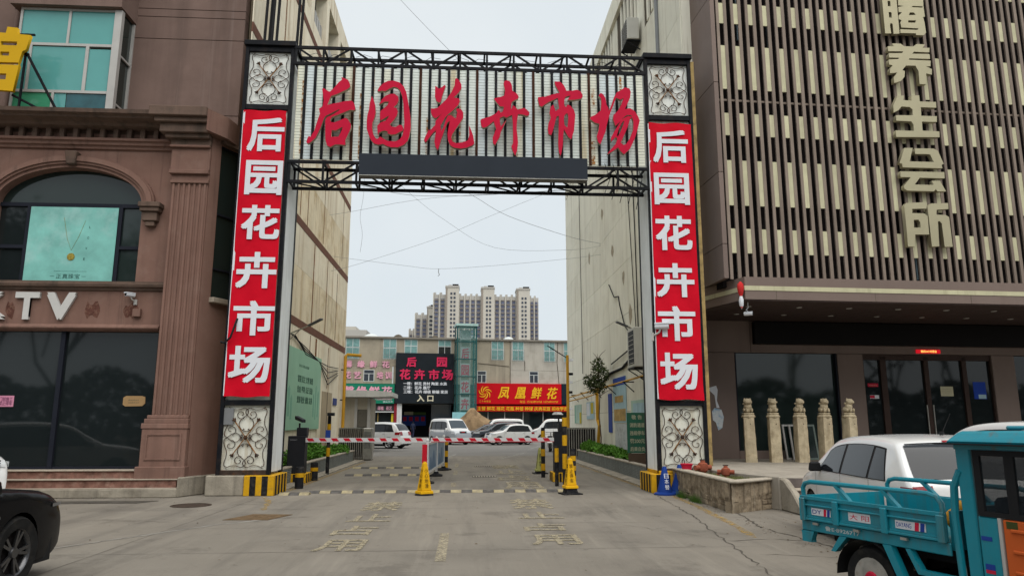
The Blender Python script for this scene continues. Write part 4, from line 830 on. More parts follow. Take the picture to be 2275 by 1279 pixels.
# green notice board
gb = thing('notice_board', 'large pale green civic notice board with rows of dark characters on the cream wall', 'billboard', (XW + .04, 23.0, 0), R(90))
MB().box(0.2, -.03, 1.35, 6.5, .02, 4.08).build('board', mat('pale_green_board', (0.28, 0.50, 0.36), 0.5, var=0.08, vscale=.6, patch=((0.34, 0.55, 0.46), .7, .35)), gb)
m_gink = mat('dark_green_ink', (0.055, 0.14, 0.10), .6, var=.1)
for i, row in enumerate(('富强 民主 文明 和谐', '自由 平等 公正 法治', '爱国 敬业 诚信 友善')):
    fat_text('characters', row, m_gink, gb, 2.5, 5.0, 2.98 - i * .36, 3.22 - i * .36, -.031, .003, .02)
text('characters', '社会主义核心价值观', m_gink, gb, 2.6, 4.2, 3.5, 3.6, -.031, .002)
m_gsil = mat('mid_green_skyline_print', (0.19, 0.40, 0.30), .6, var=.1)
for a, b, c, d in ((0.5, .75, 1.9, 2.7), (0.9, 1.1, 1.7, 3.1), (1.2, 1.45, 1.8, 2.8), (1.6, 1.8, 1.7, 2.5), (5.2, 5.4, 1.8, 2.7), (5.6, 5.75, 1.7, 3.0), (6.0, 6.2, 1.8, 2.8)):
    MB().prism([(a, c), (b, c), (b, d - .1), ((a + b) / 2, d), (a, d - .1)], -.034, -.03).build('skyline_print', m_gsil, gb)
# wall lamp on a long arm, sagging cables, blue plate
wlp = thing('wall_lamp', 'grey street lamp head on a slanting arm above the green notice board', 'lamp')
MB().tube([(-5.79, 23.8, 4.38), (-5.3, 23.7, 4.57), (-5.0, 23.62, 4.69)], .022, 6).build('arm', m_steel, wlp)
MB().tube([(-5.79, 23.8, 4.12), (-5.35, 23.7, 4.53)], .015, 6).build('stay', m_steel, wlp)
MB().beam((-5.06, 23.64, 4.67), (-4.6, 23.4, 4.86), .14, .05).build('lamp_head', mat('grey_lamp', (0.12, 0.125, 0.13), .5), wlp, bevel=.01)
rc = random.Random(9)
CABN = ['topmost', 'second', 'third', 'lowest']
for i in range(4):
    tag(MB().tube([(XW + .05, 24.0 + i*.3, 4.5), (XW + .07, 26.5, 4.25 - i*.08), (XW + .06, 29.0, 3.95), (XW + .07, 31, 3.9 - i * .25), (XW + .05, 33.5, 4.0 - .1 * i)], .018, 5).build('wall_cable', m_cable),
        CABN[i] + ' of the thin dark cables sagging along the cream wall over the green board', 'cable', 'sagging cables on the left cream wall')
tag(MB().box(XW + .02, 32.7, 2.35, XW + .04, 33.6, 2.65).build('blue_wall_plate', mat('blue_plate', (0.03, 0.06, 0.22), .5)), 'small blue plate on the cream wall beside the yellow pipe', 'plate')
yp = thing('gas_pipe', 'yellow upright gas pipe on the far corner of the left cream building', 'pipe')
MB().tube([(-5.62, 34.6, 0), (-5.62, 34.6, 4.66), (-5.55, 34.65, 4.74), (-4.9, 34.75, 4.70)], .075, 8).build('riser', m_pipe_y, yp, smooth=True)
for z in (1.0, 2.6, 4.0): MB().box(-5.8, 34.57, z, -5.55, 34.63, z + .05).build('bracket', m_black, yp)

# ================================================================ RIGHT CREAM BUILDING
cr_ = thing('cream_building', 'tall pale cream building with thin wall seams right of the lane', 'building')
XR = 5.95
MB().box(XR + .03, 21.5, 0, 20, 41.9, 18.4).build('wall_core', m_seam, cr_)
MB().box(XR + .03, 18.4, 0, 6.25, 21.5, 18.4).build('wall_core', m_seam, cr_)
zz = [0.0, 2.0, 3.75, 5.55, 7.5, 9.35, 11.15, 12.95, 14.75]
yy = [18.4, 22.3, 26.5, 31, 36.4, 41.9]
for z0, z1 in zip(zz[:-1], zz[1:]):
    for y0, y1 in zip(yy[:-1], yy[1:]):
        MB().box(XR, y0 + (.006 if z0 > 3 else 0), z0 + .006, XR + .03, y1 - (.006 if z0 > 3 else 0), z1 - .006).build('wall_panel', m_cream_r, cr_)
for y0, y1 in zip(yy[:-1], yy[1:]):
    MB().box(XR, y0, 14.75, XR + .03, y0 + .9, 17.6).build('wall_pier', m_cream_r, cr_)
    n = int((y1 - y0 - .9) / .55)
    for k in range(n): MB().box(XR - .03, y0 + 1.0 + k * .55, 14.75, XR + .03, y0 + 1.22 + k * .55, 17.6).build('wall_fin', m_cream_r, cr_)
MB().box(XR - .12, 18.4, 17.6, 6.3, 41.9, 18.55).build('parapet', m_cream_r, cr_)
MB().box(XR + .03, 18.37, 0, 6.25, 18.399, 18.4).build('end_wall', m_cream_r, cr_)
MB().box(XR, 41.901, 0, 20, 41.93, 18.55).build('end_wall', m_cream_r, cr_)
scr = mat('scraped_plaster', (0.36, 0.31, 0.23), .9, var=.3, vscale=8)
for (y, z, s) in ((26.6, 7.0, .25), (28.5, 8.5, .3), (25.6, 5.4, .35), (30.5, 10.6, .3), (27.2, 10.8, .3), (34.0, 9.4, .3)):
    mb = MB(); mb.prism([(y + s * random.uniform(.5, 1) * math.cos(a), z + s * 1.4 * random.uniform(.4, 1) * math.sin(a)) for a in [i * .7 for i in range(9)]], XR - .003, XR, 'yz'); mb.build('scraped_patch', scr, cr_)
for lbc, P, r in zip(('crooked dark cable dropping across the middle of the right cream wall', 'thick black cable drooping left from the air conditioner to the small tree', 'thinner black cable just above the thick drooping one on the right wall', 'long dark cable hanging straight down beside the right gate column', 'slanting dark cable hanging beside the right gate column', 'far vertical cable near the corner of the right cream wall'), *zip(*(([(XR - .04, 29.2, 7.2), (XR - .04, 28.2, 6.5), (XR - .04, 27.4, 6.4), (XR - .04, 27.2, 6.0), (XR - .04, 26.4, 5.1), (XR - .06, 25.2, 4.6)], .022), ([(XR - .05, 23.6, 3.7), (XR - .05, 25.2, 3.9), (XR - .05, 27.0, 3.6), (XR - .05, 29.3, 3.55), (XR - .05, 31.5, 3.2)], .05),
             ([(XR - .06, 23.6, 4.0), (XR - .06, 26.0, 4.15), (XR - .06, 29.0, 3.9)], .025), ([(XR - .04, 24.6, 12), (XR - .04, 24.4, 8), (XR - .05, 24.3, 4.6)], .02), ([(XR - .04, 25.4, 10.5), (XR - .04, 25.0, 7.4), (XR - .05, 24.6, 4.6)], .015), ([(XR - .04, 36.5, 14), (XR - .04, 36.3, 4)], .015)))):
    tag(MB().tube(P, r, 6).build('wall_cable', m_cable, smooth=True), lbc, 'cable', 'cables on the right cream wall')
wl2 = thing('wall_lamp', 'grey flat lamp head on a short arm above the air conditioner on the right wall', 'lamp')
MB().beam((XR - .0, 25.25, 4.84), (XR - .3, 25.1, 4.95), .05).build('arm', m_steel, wl2); MB().beam((XR - .25, 25.12, 4.93), (XR - .65, 25.0, 5.07), .14, .05).build('lamp_head', mat('grey_lamp', (0.12, 0.125, 0.13), .5), wl2)
def air_conditioner(label, x, y, z, L=.85, H=.6, D=.32):
    t = thing('air_conditioner', label, 'air conditioner', (x, y, z), 0, 'outdoor air conditioner units')
    MB().box(-D, 0, 0, 0, L, H).build('casing', m_ac, t, bevel=.02)
    MB().box(-D - .012, .06, H * .08, -D - .001, L * .78, H * .92).build('fan_grille', m_blackplastic, t)
    for k in range(7): MB().box(-D - .02, .06, H * (.1 + .115 * k), -D - .012, L * .78, H * (.1 + .115 * k) + .015).build('grille_bar', m_ac, t)
    b = MB()
    for yy_ in (.1, L - .1): b.beam((.05, yy_, -.03), (-D, yy_, -.03), .04); b.beam((.05, yy_, -.35), (-D, yy_, -.05), .03)
    b.box(-D - .02, .05, -.05, .05, L - .05, -.01); b.build('bracket', m_black, t)
    return t
air_conditioner('beige air conditioner unit on the right wall beside the banner column', XR - .12, 22.9, 3.35, 1.0, 1.28, .42)
air_conditioner('upper beige air conditioner high on the wall above the gate right column', XR - .1, 22.6, 14.55, 1.0, .8, .42)
air_conditioner('lower beige air conditioner partly hidden behind the gate top truss', XR - .1, 24.4, 13.6, 1.0, .8, .42)
tag(MB().tube([(XR - .05, 20.6, 10.5), (XR - .05, 20.6, 18.4)], .06, 8).build('downpipe', m_wire), 'grey vertical downpipe high on the right pale wall', 'pipe')
gp = thing('gas_pipe', 'yellow gas pipe running level along the right cream wall on brackets', 'pipe')
MB().tube([(XR - .3, 19.0, 3.08), (XR - .3, 39.6, 2.92)], .035, 8).build('pipe_run', m_pipe_y, gp, smooth=True)
MB().tube([(XR - .35, 30.9, 2.8), (XR - .3, 33.4, 2.75), (XR - .3, 39.6, 2.72)], .03, 8).build('pipe_run', m_pipe_y, gp, smooth=True)
MB().tube([(XR - .3, 31.0, 2.95), (XR - .3, 31.0, 1.7), (XR - .3, 30.6, 1.45), (XR - .3, 30.9, .9), (XR - .3, 31.0, .3)], .07, 8).build('drop_pipe', m_pipe_y, gp, smooth=True)
for y in (22.8, 25.4, 28.4, 31.6, 35, 38):
    b = MB(); b.beam((XR, y, 3.0), (XR - .4, y, 3.0), .04); b.beam((XR, y, 2.65), (XR - .35, y, 2.97), .03); b.build('bracket', m_black, gp)
# posters and boards on the right wall
def wall_board(name, label, cat, y0, y1, z0, z1, m, extra=(), grp=None):
    t = thing(name, label, cat, (XR - .012, y1, 0), R(-90), grp)   # local +x runs towards the camera, facing the lane
    MB().box(0, -.02, z0, y1 - y0, 0, z1).build('sheet', m, t)
    for (a, b, c, d, mm) in extra: MB().box(a, -.026, c, b, -.0201, d).build('print', mm, t)
    return t
m_blue = mat('blue_print', (0.03, 0.07, 0.32), .5, var=.1); m_paleblue = mat('pale_blue_print', (0.35, 0.50, 0.55), .55, var=.15, vscale=3)
m_tan = mat('tan_photo_print', (0.42, 0.28, 0.10), .55, var=.35, vscale=4); m_palegreen = mat('pale_green_print', (0.38, 0.52, 0.44), .55, var=.1)
m_greenp = mat('green_print', (0.06, 0.30, 0.17), .55, var=.1); m_yelp = mat('yellow_print', (0.50, 0.40, 0.03), .55, var=.1)
m_whiteb = mat('scuffed_white_board', (0.50, 0.52, 0.52), .6, var=.1, patch=((0.2, 0.2, 0.2), .8, 6), streak=((0.28, 0.27, 0.25), .7, 8))
wall_board('wall_poster', 'pale blue and tan poster over a white panel on the right wall', 'poster', 26.6, 28.9, 1.6, 3.3, m_paleblue, ((0.1, 2.2, 1.65, 2.1, m_tan), (.3, 1.8, 2.35, 2.6, m_tan), (0, 2.3, 3.0, 3.3, m_blue)))
wall_board('wall_panel_board', 'scuffed white panel leaning on the right wall under the tan poster', 'board', 26.6, 28.7, 0.45, 1.56, m_whiteb)
wall_board('wall_poster', 'narrow dark blue vertical sign on the right wall', 'sign', 29.3, 30.0, 1.2, 2.75, m_blue)
wall_board('wall_poster', 'pale green notice with white panel nearest the gate on the right wall', 'poster', 22.6, 25.8, 1.15, 2.35, m_palegreen, ((.3, 2.9, 1.9, 2.25, m_paleblue), (.2, 1.4, 1.25, 1.6, m_greenp)))
wall_board('wall_poster', 'far green and yellow notice on the right wall behind the folding gate', 'poster', 37.0, 39.2, 1.55, 2.5, m_palegreen, ((1.6, 2.2, 1.55, 2.1, m_yelp), (.0, .2, 1.55, 2.5, m_greenp)))
wall_board('wall_poster', 'white and yellow notice on the right wall above the folding gate', 'poster', 33.4, 35.4, 1.75, 2.55, m_paleblue, ((1.2, 1.9, 2.0, 2.5, m_yelp), (.1, .9, 1.9, 2.5, m_white)))
# ================================================================ RIGHT SLATTED BUILDING
rb = thing('slatted_building', 'brown club building with vertical slat facade, deep canopy and dark entrance', 'building', (6.4, 17.0, 0), R(3))
UR = 15.2; ZT = 14.6
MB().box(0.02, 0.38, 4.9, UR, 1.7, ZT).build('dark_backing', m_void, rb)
for z0, z1 in ((5.06, 5.92), (5.93, 7.78), (7.79, 10.2), (10.21, 12.6), (12.61, ZT)):
    MB().box(-0.10, 0.0, z0, 0.02, 1.62, z1).build('return_panel', m_metalbrown, rb, bevel=.006)
per = 0.4015; nper = 37
zi = ((5.70, 6.32), (6.92, 8.10), (8.77, 9.37), (10.03, 11.24), (11.87, 12.45), (13.1, 14.3))
slat_a = MB().box(0, 0, 5.04, 0.076, 0.045, ZT).mesh('slat', m_slat); slat_b = MB().box(0, -.006, 5.04, 0.086, 0.045, ZT).mesh('slat', m_slat)
ins = [MB().box(0, 0.004, a, 0.1185, 0.04, b).mesh('slat_insert', m_insert) for a, b in zi]
for k in range(nper):
    u = 0.06 + k * per
    put('slat', slat_a, rb, (u, 0, 0)); put('slat', slat_b, rb, (u + .196, 0, 0))
    for m in ins: put('slat_insert', m, rb, (u + .0765, 0, 0))
for z in (9.72, 13.4): MB().box(0.03, .05, z, UR, .09, z + .05).build('tie_rail', m_slat, rb)
m_peek = mat('window_behind_slats', (0.10, 0.15, 0.18), .3, var=.4, vscale=2)
for u, z0, z1, w in ((0.40, 7.0, 9.6, .05), (0.38, 5.3, 6.7, .05), (1.2, 8.3, 9.8, .04), (.75, 11.6, 13, .05), (1.6, 11.4, 12.6, .05), (5.2, 5.2, 6.1, .04)):
    MB().box(u, .30, z0, u + w, .37, z1).build('window_frame_behind', m_peek, rb)
cs = thing('vertical_sign', 'champagne gold block characters stacked vertically on the slat facade', 'sign', (6.4, 17.0, 0), R(3))
for key in ('teng', 'yang', 'sheng', 'hui', 'suo'):
    for polys in BLOCK_CHARS[key]:
        me = curve_mesh(polys, .12); me.materials.append(m_gold); put('character_piece', me, cs, (0, -.08, 0))
def can_poly(o): return [(0.27 - o, -0.30 - o), (UR, -0.30 - o), (UR, 3.4), (-0.2 - o, 3.4), (-0.2 - o, 1.75)]
MB().prism(can_poly(0), 4.50, 4.715, 'xy').build('canopy_fascia', m_metalbrown, rb)
MB().prism(can_poly(0.012), 4.7152, 4.825, 'xy').build('canopy_gold_strip', m_insert, rb)
MB().prism(can_poly(0), 4.8252, 5.045, 'xy').build('canopy_fascia', m_metalbrown, rb)
for u in (1.05, 3.6, 6.15, 8.7): MB().box(u, -.302, 4.5, u + .012, -.29, 4.714).build('fascia_joint', m_seam, rb)
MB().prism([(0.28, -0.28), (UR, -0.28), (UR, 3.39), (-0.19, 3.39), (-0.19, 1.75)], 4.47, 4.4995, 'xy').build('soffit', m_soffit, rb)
dl = MB().lathe([(0, -.012), (.055, -.012), (.075, -.006), (.075, 0), (0, 0)], 12).mesh('downlight', m_alu)
for i in range(10):
    for j, d in enumerate((0.6, 1.9)): put('downlight', dl, rb, (0.75 + i * 1.35 + .25 * j, d, 4.47))
# ground floor
WD = 3.2
def rw(n, u0, u1, z0, z1, m=m_metalbrown, d0=WD, d1=WD + .25, **k): return MB().box(u0, d0, z0, u1, d1, z1).build(n, m, rb, **k)
rw('wall_panel', -0.2, 0.28, 0.6, 3.56, bevel=.006); rw('wall_panel', 0.29, 1.45, 0.6, 3.56, bevel=.006); rw('wall_panel', -0.2, 1.95, 3.57, 4.7, bevel=.006); rw('wall_panel', 1.96, UR, 3.57, 4.7)
rw('wall_panel', 1.46, 4.56, 0.6, 0.82); rw('wall_panel', 4.57, 5.36, 0.6, 3.56, bevel=.006); rw('wall_panel', 9.46, 10.2, 0.6, 3.56, bevel=.006)
MB().box(-0.2, 1.7, 0.6, -0.05, WD, 4.7).build('wall_panel', m_metalbrown, rb)
rw('blank_sign_box', 2.02, UR, 3.80, 4.44, mat('black_sign_box', (0.010, 0.009, 0.009), .5, var=.1), WD - .16, WD - .002, bevel=.01)
rw('shop_window', 1.46, 4.56, 0.82, 3.56, m_glassgreen, WD + .14, WD + .16); rw('shop_window', 10.2, UR, 0.7, 3.56, m_glassdark, WD + .14, WD + .16)
for a, b in ((1.46, 1.5), (4.52, 4.56)): rw('window_jamb', a, b, 0.82, 3.56, m_darkframe, WD + .02, WD + .2)
m_doorbrown = mat('dark_brown_door_frame', (0.05, 0.033, 0.028), .4, .2, var=.1)
for a, b in ((5.36, 5.40), (5.92, 6.1), (7.30, 7.44), (8.52, 8.66), (9.42, 9.46)): rw('door_post', a, b, 0.6, 3.50, m_doorbrown, WD + .05, WD + .2)
rw('door_head', 5.36, 9.46, 3.40, 3.56, m_doorbrown, WD + .05, WD + .19)
for a, b in ((5.40, 5.92), (6.1, 7.30), (7.44, 8.52), (8.66, 9.42)): rw('door_pane', a, b, 0.62, 3.40, m_glassdark, WD + .12, WD + .14)
for u in (7.26, 7.46): MB().tube([(u, WD + .03, 1.2), (u, WD + .03, 2.1)], .018, 6).build('door_handle', m_steel, rb)
# interior seen dimly / reflected shapes: plant in a corner of the window
ns = thing('led_sign', 'small glowing red LED strip sign with yellow text over the club door', 'sign', (6.4, 17.0, 0), R(3))
MB().box(7.05, WD - .05, 3.60, 7.8, WD - .003, 3.71).build('strip', mat('red_led_face', (0.2, 0.005, 0.01), .5, var=0, emit=(0.7, 0.01, 0.02, 0.35)), ns)
text('running_text', '期间24小时营业', mat('yellow_led_text', (0.5, 0.3, 0.05), .5, var=0, emit=(1.0, 0.55, 0.12, 0.9)), ns, 7.18, 7.68, 3.62, 3.69, WD - .051, .003)
def glass_sheet(name, label, cat, u0, u1, z0, z1, m, extra=()):
    t = thing(name, label, cat, (6.4, 17.0, 0), R(3))
    MB().box(u0, WD + .112, z0, u1, WD + .119, z1).build('sheet', m, t)
    for (a, b, c, d, mm) in extra: MB().box(a, WD + .109, c, b, WD + .1115, d).build('print', mm, t)
    return t
m_redp = mat('red_print', (0.5, 0.02, 0.05), .5); m_cream = mat('cream_paper', (0.50, 0.47, 0.32), .7)
s_ = glass_sheet('door_sticker', 'upper red sticker on the dark sidelight of the club door', 'sticker', 5.52, 5.84, 2.62, 2.72, m_redp); scribble('writing', m_cream, s_, 5.56, 5.80, 2.64, 2.70, WD + .1115, 1, 5)
s_ = glass_sheet('door_sticker', 'lower slanted pink and white sticker on the dark sidelight of the club door', 'sticker', 5.56, 5.84, 2.28, 2.38, m_white, ((5.56, 5.7, 2.29, 2.37, m_redp),))
s_ = glass_sheet('door_notice', 'cream square paper notice on the right leaf of the club door', 'notice', 7.80, 8.20, 2.36, 2.64, m_cream); scribble('writing', mat('grey_ink', (0.28, 0.26, 0.2), .7), s_, 7.86, 8.14, 2.40, 2.60, WD + .1115, 4, 6)
glass_sheet('door_poster', 'blue poster with white corner on the sidelight right of the club door', 'poster', 8.86, 9.26, 2.28, 2.78, mat('deep_blue_poster', (0.02, 0.06, 0.36), .5), ((9.0, 9.24, 2.29, 2.41, m_paleblue),))
# torn poster remains on the wall
for (pts, m, lb) in (([(0.62, 2.55), (0.86, 2.62), (0.90, 2.5), (0.86, 2.2), (0.93, 2.0), (0.84, 2.0), (0.80, 2.35), (0.66, 2.48)], m_white, 'torn white poster scrap hanging on the brown wall beside the gate'),
                     ([(0.70, 1.9), (0.78, 2.0), (0.98, 1.95), (1.04, 1.75), (0.98, 1.45), (0.86, 1.38), (0.80, 1.6), (0.72, 1.66)], mat('torn_blue_white_paper', (0.62, 0.66, 0.68), .7, var=.1, patch=((0.10, 0.30, 0.50), .95, 7)), 'torn blue and white poster scrap on the brown wall beside the gate')):
    me = curve_mesh([pts], .004); me.materials.append(m); tag(put('torn_poster', me, None, (6.4 - WD * math.sin(R(3)) + .001, 17 + (WD - .001) * math.cos(R(3)), 0), (0, 0, R(3))), lb, 'poster')
# red rag and camera at the canopy corner
rg_ = thing('red_rag', 'red and white rag hanging from the canopy corner', 'rag', (6.58, 16.72, 4.28))
MB().lathe([(0.02, 0), (.05, .08), (.055, .2), (.03, .3), (.06, .36), (.08, .48), (.07, .58), (.02, .64)], 9).build('cloth', mat('red_cloth', (0.50, 0.03, 0.03), .8, var=.2, vscale=12), rg_, smooth=True)
MB().lathe([(0.005, -.02), (.052, .07), (.058, .19), (.034, .285)], 9).build('white_tail', m_white, rg_, smooth=True)
sc_ = thing('security_camera', 'white security camera hanging under the canopy corner', 'camera', (6.85, 17.0, 4.22), R(-30), 'security cameras')
MB().tube([(0, 0, 0.27), (0, 0, .12), (-.05, 0, .06), (0, 0, 0.02)], .012, 6).build('bracket', m_white, sc_); MB().cyl((-.1, -.02, -.03), .05, .2, 12, 'x').build('housing', m_white, sc_, smooth=True); MB().cyl((.1, -.02, -.03), .04, .006, 12, 'x').build('lens', m_glassdark, sc_)

# platform and steps
plat = struct(MB().prism([(5.85, 18.4), (5.3, 17.0), (5.32, 15.2), (5.86, 13.6), (20, 13.6), (20, 20.6), (5.9, 20.6)], 0, 0.60, 'xy').build('platform', mat('platform_tile', (0.31, 0.28, 0.235), .6, var=.14, vscale=2, streak=((0.15, 0.13, 0.11), .6, 3), patch=((0.22, 0.2, 0.17), .5, 1.5)), bevel=.012))
m_slate = mat('purple_slate_riser', (0.135, 0.115, 0.108), .8, var=.2, vscale=5)
st_ = thing('entrance_steps', 'worn stone steps with slate risers leading up to the club platform', 'steps')
for i, (z, y) in enumerate(((0.40, 13.25), (0.20, 12.9))):
    MB().box(6.04, y + .03, 0, 13, 13.598, z - .03).build('riser', m_slate, st_); MB().box(6.03, y, z - .03, 13, 13.598, z + .003).build('tread', m_tread, st_, bevel=.01)
MB().box(6.03, 13.57, .41, 13, 13.597, .57).build('riser', m_slate, st_)
fl = MB().prism([(12.7, 0), (13.62, 0), (13.62, .58), (13.45, .56), (13.1, .36), (12.8, .1)], 5.89, 6.02, 'yz'); fl.build('flank_wall', m_conc, st_, bevel=.025)

# corner planter with stained stone walls
pt = thing('corner_planter', 'stained masonry planter with pale coping at the corner before the club platform', 'planter')
MB().prism([(4.9, 17.0), (4.86, 13.3), (5.86, 13.95), (5.3, 15.2), (5.28, 17.0)], 0, 0.485, 'xy').build('soil', m_soil, pt)
def block_wall(a, b, th, h, rows, parent, seed, L=.34):
    rn = random.Random(seed); a = Vector(a); b = Vector(b); d = (b - a); n = d.length; d.normalize(); nr = Vector((-d.y, d.x))
    core = MB().prism([tuple(a + nr * .02), tuple(b + nr * .02), tuple(b + nr * th), tuple(a + nr * th)], 0, h - .01, 'xy').build('wall_core', m_planterwall, parent)
    hh = h / rows
    for r_ in range(rows):
        u = -rn.uniform(0, .2)
        while u < n:
            w = L * rn.uniform(.6, 1.3); u0, u1 = max(0, u), min(n, u + w)
            if u1 - u0 > .05:
                o = rn.uniform(-.012, .012); p = a + d * (u0 + .006); q = a + d * (u1 - .006); j = lambda: rn.uniform(-.008, .008)
                MB().prism([tuple(p - nr * (.012 + o)), tuple(q - nr * (.012 + o)), tuple(q + nr * .05), tuple(p + nr * .05)], r_ * hh + .005 + j() * .5, (r_ + 1) * hh - .005 + j() * .5, 'xy').build('stone_block', m_planterwall, parent, bevel=.012)
            u += w
def render_wall(a, b, h, seed, parent):
    """rough rendered face: a fine grid pushed in and out by noise, broken away near the ground"""
    a = Vector(a); b = Vector(b); d = b - a; n = d.length; d.normalize(); nr = Vector((d.y, -d.x)); mb = MB(); nu, nv = int(n / .04), 14
    for i in range(nu + 1):
        for j in range(nv + 1):
            u, z = n * i / nu, h * j / nv; p3 = Vector((u, z * 1.6, seed * 5.3))
            o = .016 * noise.noise(p3 * 3) + .010 * noise.noise(p3 * 9) - .022 * max(0, noise.noise(Vector((u * 2.2, z * 5, seed * 3))) - .05) - (.018 if z < .2 * (1 + noise.noise(Vector((u * 1.5, seed, 0)))) else 0)
            q = a + d * u + nr * (.024 + o); mb.v.append((q.x, q.y, z))
    for i in range(nu):
        for j in range(nv): k = i * (nv + 1) + j; mb.f.append((k, k + 1, k + nv + 2, k + nv + 1))
    mb.build('render_coat', m_planterwall, parent, smooth=True)
block_wall((4.84, 16.95), (4.80, 13.2), .14, .20, 2, pt, 1, .26); block_wall((4.80, 13.2), (5.84, 13.85), .14, .28, 3, pt, 2, .26)
for a_, b_ in (((4.84, 16.95), (4.80, 13.2)), ((4.80, 13.2), (5.84, 13.85))):
    v_ = (Vector(b_) - Vector(a_)).normalized(); n_ = Vector((-v_.y, v_.x)); MB().prism([tuple(Vector(a_) + n_ * .01), tuple(Vector(b_) + n_ * .01), tuple(Vector(b_) + n_ * .14), tuple(Vector(a_) + n_ * .14)], .2, .515, 'xy').build('wall_core', m_planterwall, pt)
render_wall((4.84, 16.95), (4.80, 13.18), .52, 1, pt); render_wall((4.79, 13.18), (5.86, 13.85), .52, 2, pt)
cp = MB().prism([(4.80, 16.98), (4.76, 13.15), (4.90, 13.08), (5.88, 13.80), (5.84, 13.98), (4.97, 13.42), (5.0, 16.98)], .522, .575, 'xy'); cp.build('coping', m_coping, pt, bevel=.018)

# carved stone posts
def carved_post(label, loc, rz, seed, lean=0.0, h=1.12):
    rn = random.Random(seed); t = thing('stone_post', label, 'stone post', loc, rz, 'carved stone posts on the platform'); t.rotation_euler = (0, lean, rz)
    bm = bmesh.new(); w = .138
    n = 10
    rings = []
    for i in range(n + 1):
        z = h * i / n; ww = w * (1.06 - .08 * i / n)
        pts = []
        for k in range(16):
            s = k / 4; sd_, f = int(s), s - int(s)
            c = [(-1, -1), (1, -1), (1, 1), (-1, 1), (-1, -1)]; x = c[sd_][0] + (c[sd_+1][0] - c[sd_][0]) * f; y = c[sd_][1] + (c[sd_+1][1] - c[sd_][1]) * f
            if f == 0: x *= .93; y *= .93
            pts.append(bm.verts.new((x * ww + rn.uniform(-.005, .005), y * ww + rn.uniform(-.005, .005), z)))
        rings.append(pts)
    for a, b in zip(rings[:-1], rings[1:]):
        for k in range(16): bm.faces.new((a[k], a[(k+1) % 16], b[(k+1) % 16], b[k]))
    bm.faces.new(rings[-1]); bm.faces.new(list(reversed(rings[0])))
    me = bpy.data.meshes.new('shaft'); bm.to_mesh(me); bm.free(); me.materials.append(m_stone); put('shaft', me, t)
    MB().lathe([(.165, 0), (.18, .03), (.16, .06), (.14, .075), (.155, .10), (.14, .12)], 8).build('neck_moulding', m_stone, t, loc=(0, 0, h), bevel=0)
    # seated lion: haunches, chest, head with mane, muzzle, ears and paws as one rough mass
    bm = bmesh.new()
    def blob(c, r, s=(1, 1, 1), sub=2):
        v = bmesh.ops.create_icosphere(bm, subdivisions=sub, radius=r)['verts']
        for q in v:
            p = Vector((q.co.x * s[0], q.co.y * s[1], q.co.z * s[2])); p += Vector(c)
            p += p.normalized() * .012 * noise.noise(p * 22 + Vector((seed * 3.1, 0, 0))); q.co = p
    blob((0, .03, .10), .105, (1, 1.05, .9)); blob((0, -.01, .18), .088, (1, .9, 1.25)); blob((0, -.035, .30), .088, (1.05, 1, 1.0)); blob((0, -.10, .285), .045, (1.1, .9, .8))
    for s in (-1, 1): blob((.062 * s, -.01, .365), .025, (1, .7, 1.2), 1); blob((.055 * s, -.09, .09), .03, (1, 1, 2.2), 1); blob((.085 * s, .0, .09), .05, (.7, 1.2, 1.1), 1)
    for k in range(7): a = k / 7 * 6.28; blob((.085 * math.cos(a), -.0 + .03 * math.sin(a * 2), .29 + .075 * math.sin(a)), .03, sub=1)
    bmesh.ops.scale(bm, vec=(1.15, 1.15, 1.0), verts=bm.verts); me = bpy.data.meshes.new('lion_carving'); bm.to_mesh(me); bm.free(); me.materials.append(m_stone); put('lion_carving', me, t, (0, 0, h + .10), (0, 0, rn.uniform(-.5, .5)))
    MB().cyl((.03, -.142, h - .16), .012, .012, 8, 'y').build('peg_hole', m_void, t)
for i, (x, y) in enumerate(((7.34, 18.59), (7.97, 18.55), (8.64, 18.5), (9.27, 18.46), (9.90, 18.42))):
    carved_post(['carved stone lion post nearest the gate on the platform', 'second carved stone lion post from the gate', 'middle carved stone lion post of the five', 'fourth carved stone lion post from the gate', 'last carved stone lion post beside the club door'][i], (x, y, .60), R(-18 + i * 9), i + 1, R(-.8 + .5 * i))
# framed pictures leaning inside by the window
for i in range(3):
    t = thing('picture_frame', ['front dark framed picture leaning behind the fourth stone post', 'middle pale framed picture leaning behind the stone posts', 'rearmost pale framed picture leaning behind the stone posts'][i], 'picture frame', (9.35 - .14 * i, 19.55 + .1 * i, .605), R(10), 'framed pictures leaning at the window'); t.rotation_euler = (R(-9), 0, R(10))
    f = MB(); f.box(-.3, 0, 0, -.25, .03, .95); f.box(.25, 0, 0, .3, .03, .95); f.box(-.25, 0, 0, .25, .03, .05); f.box(-.25, 0, .9, .25, .03, .95); f.build('frame', m_alu if i else mat('green_grey_frame', (0.16, 0.2, 0.18), .5), t)
    MB().box(-.25, .01, .05, .25, .02, .9).build('picture', m_glassgreen, t)
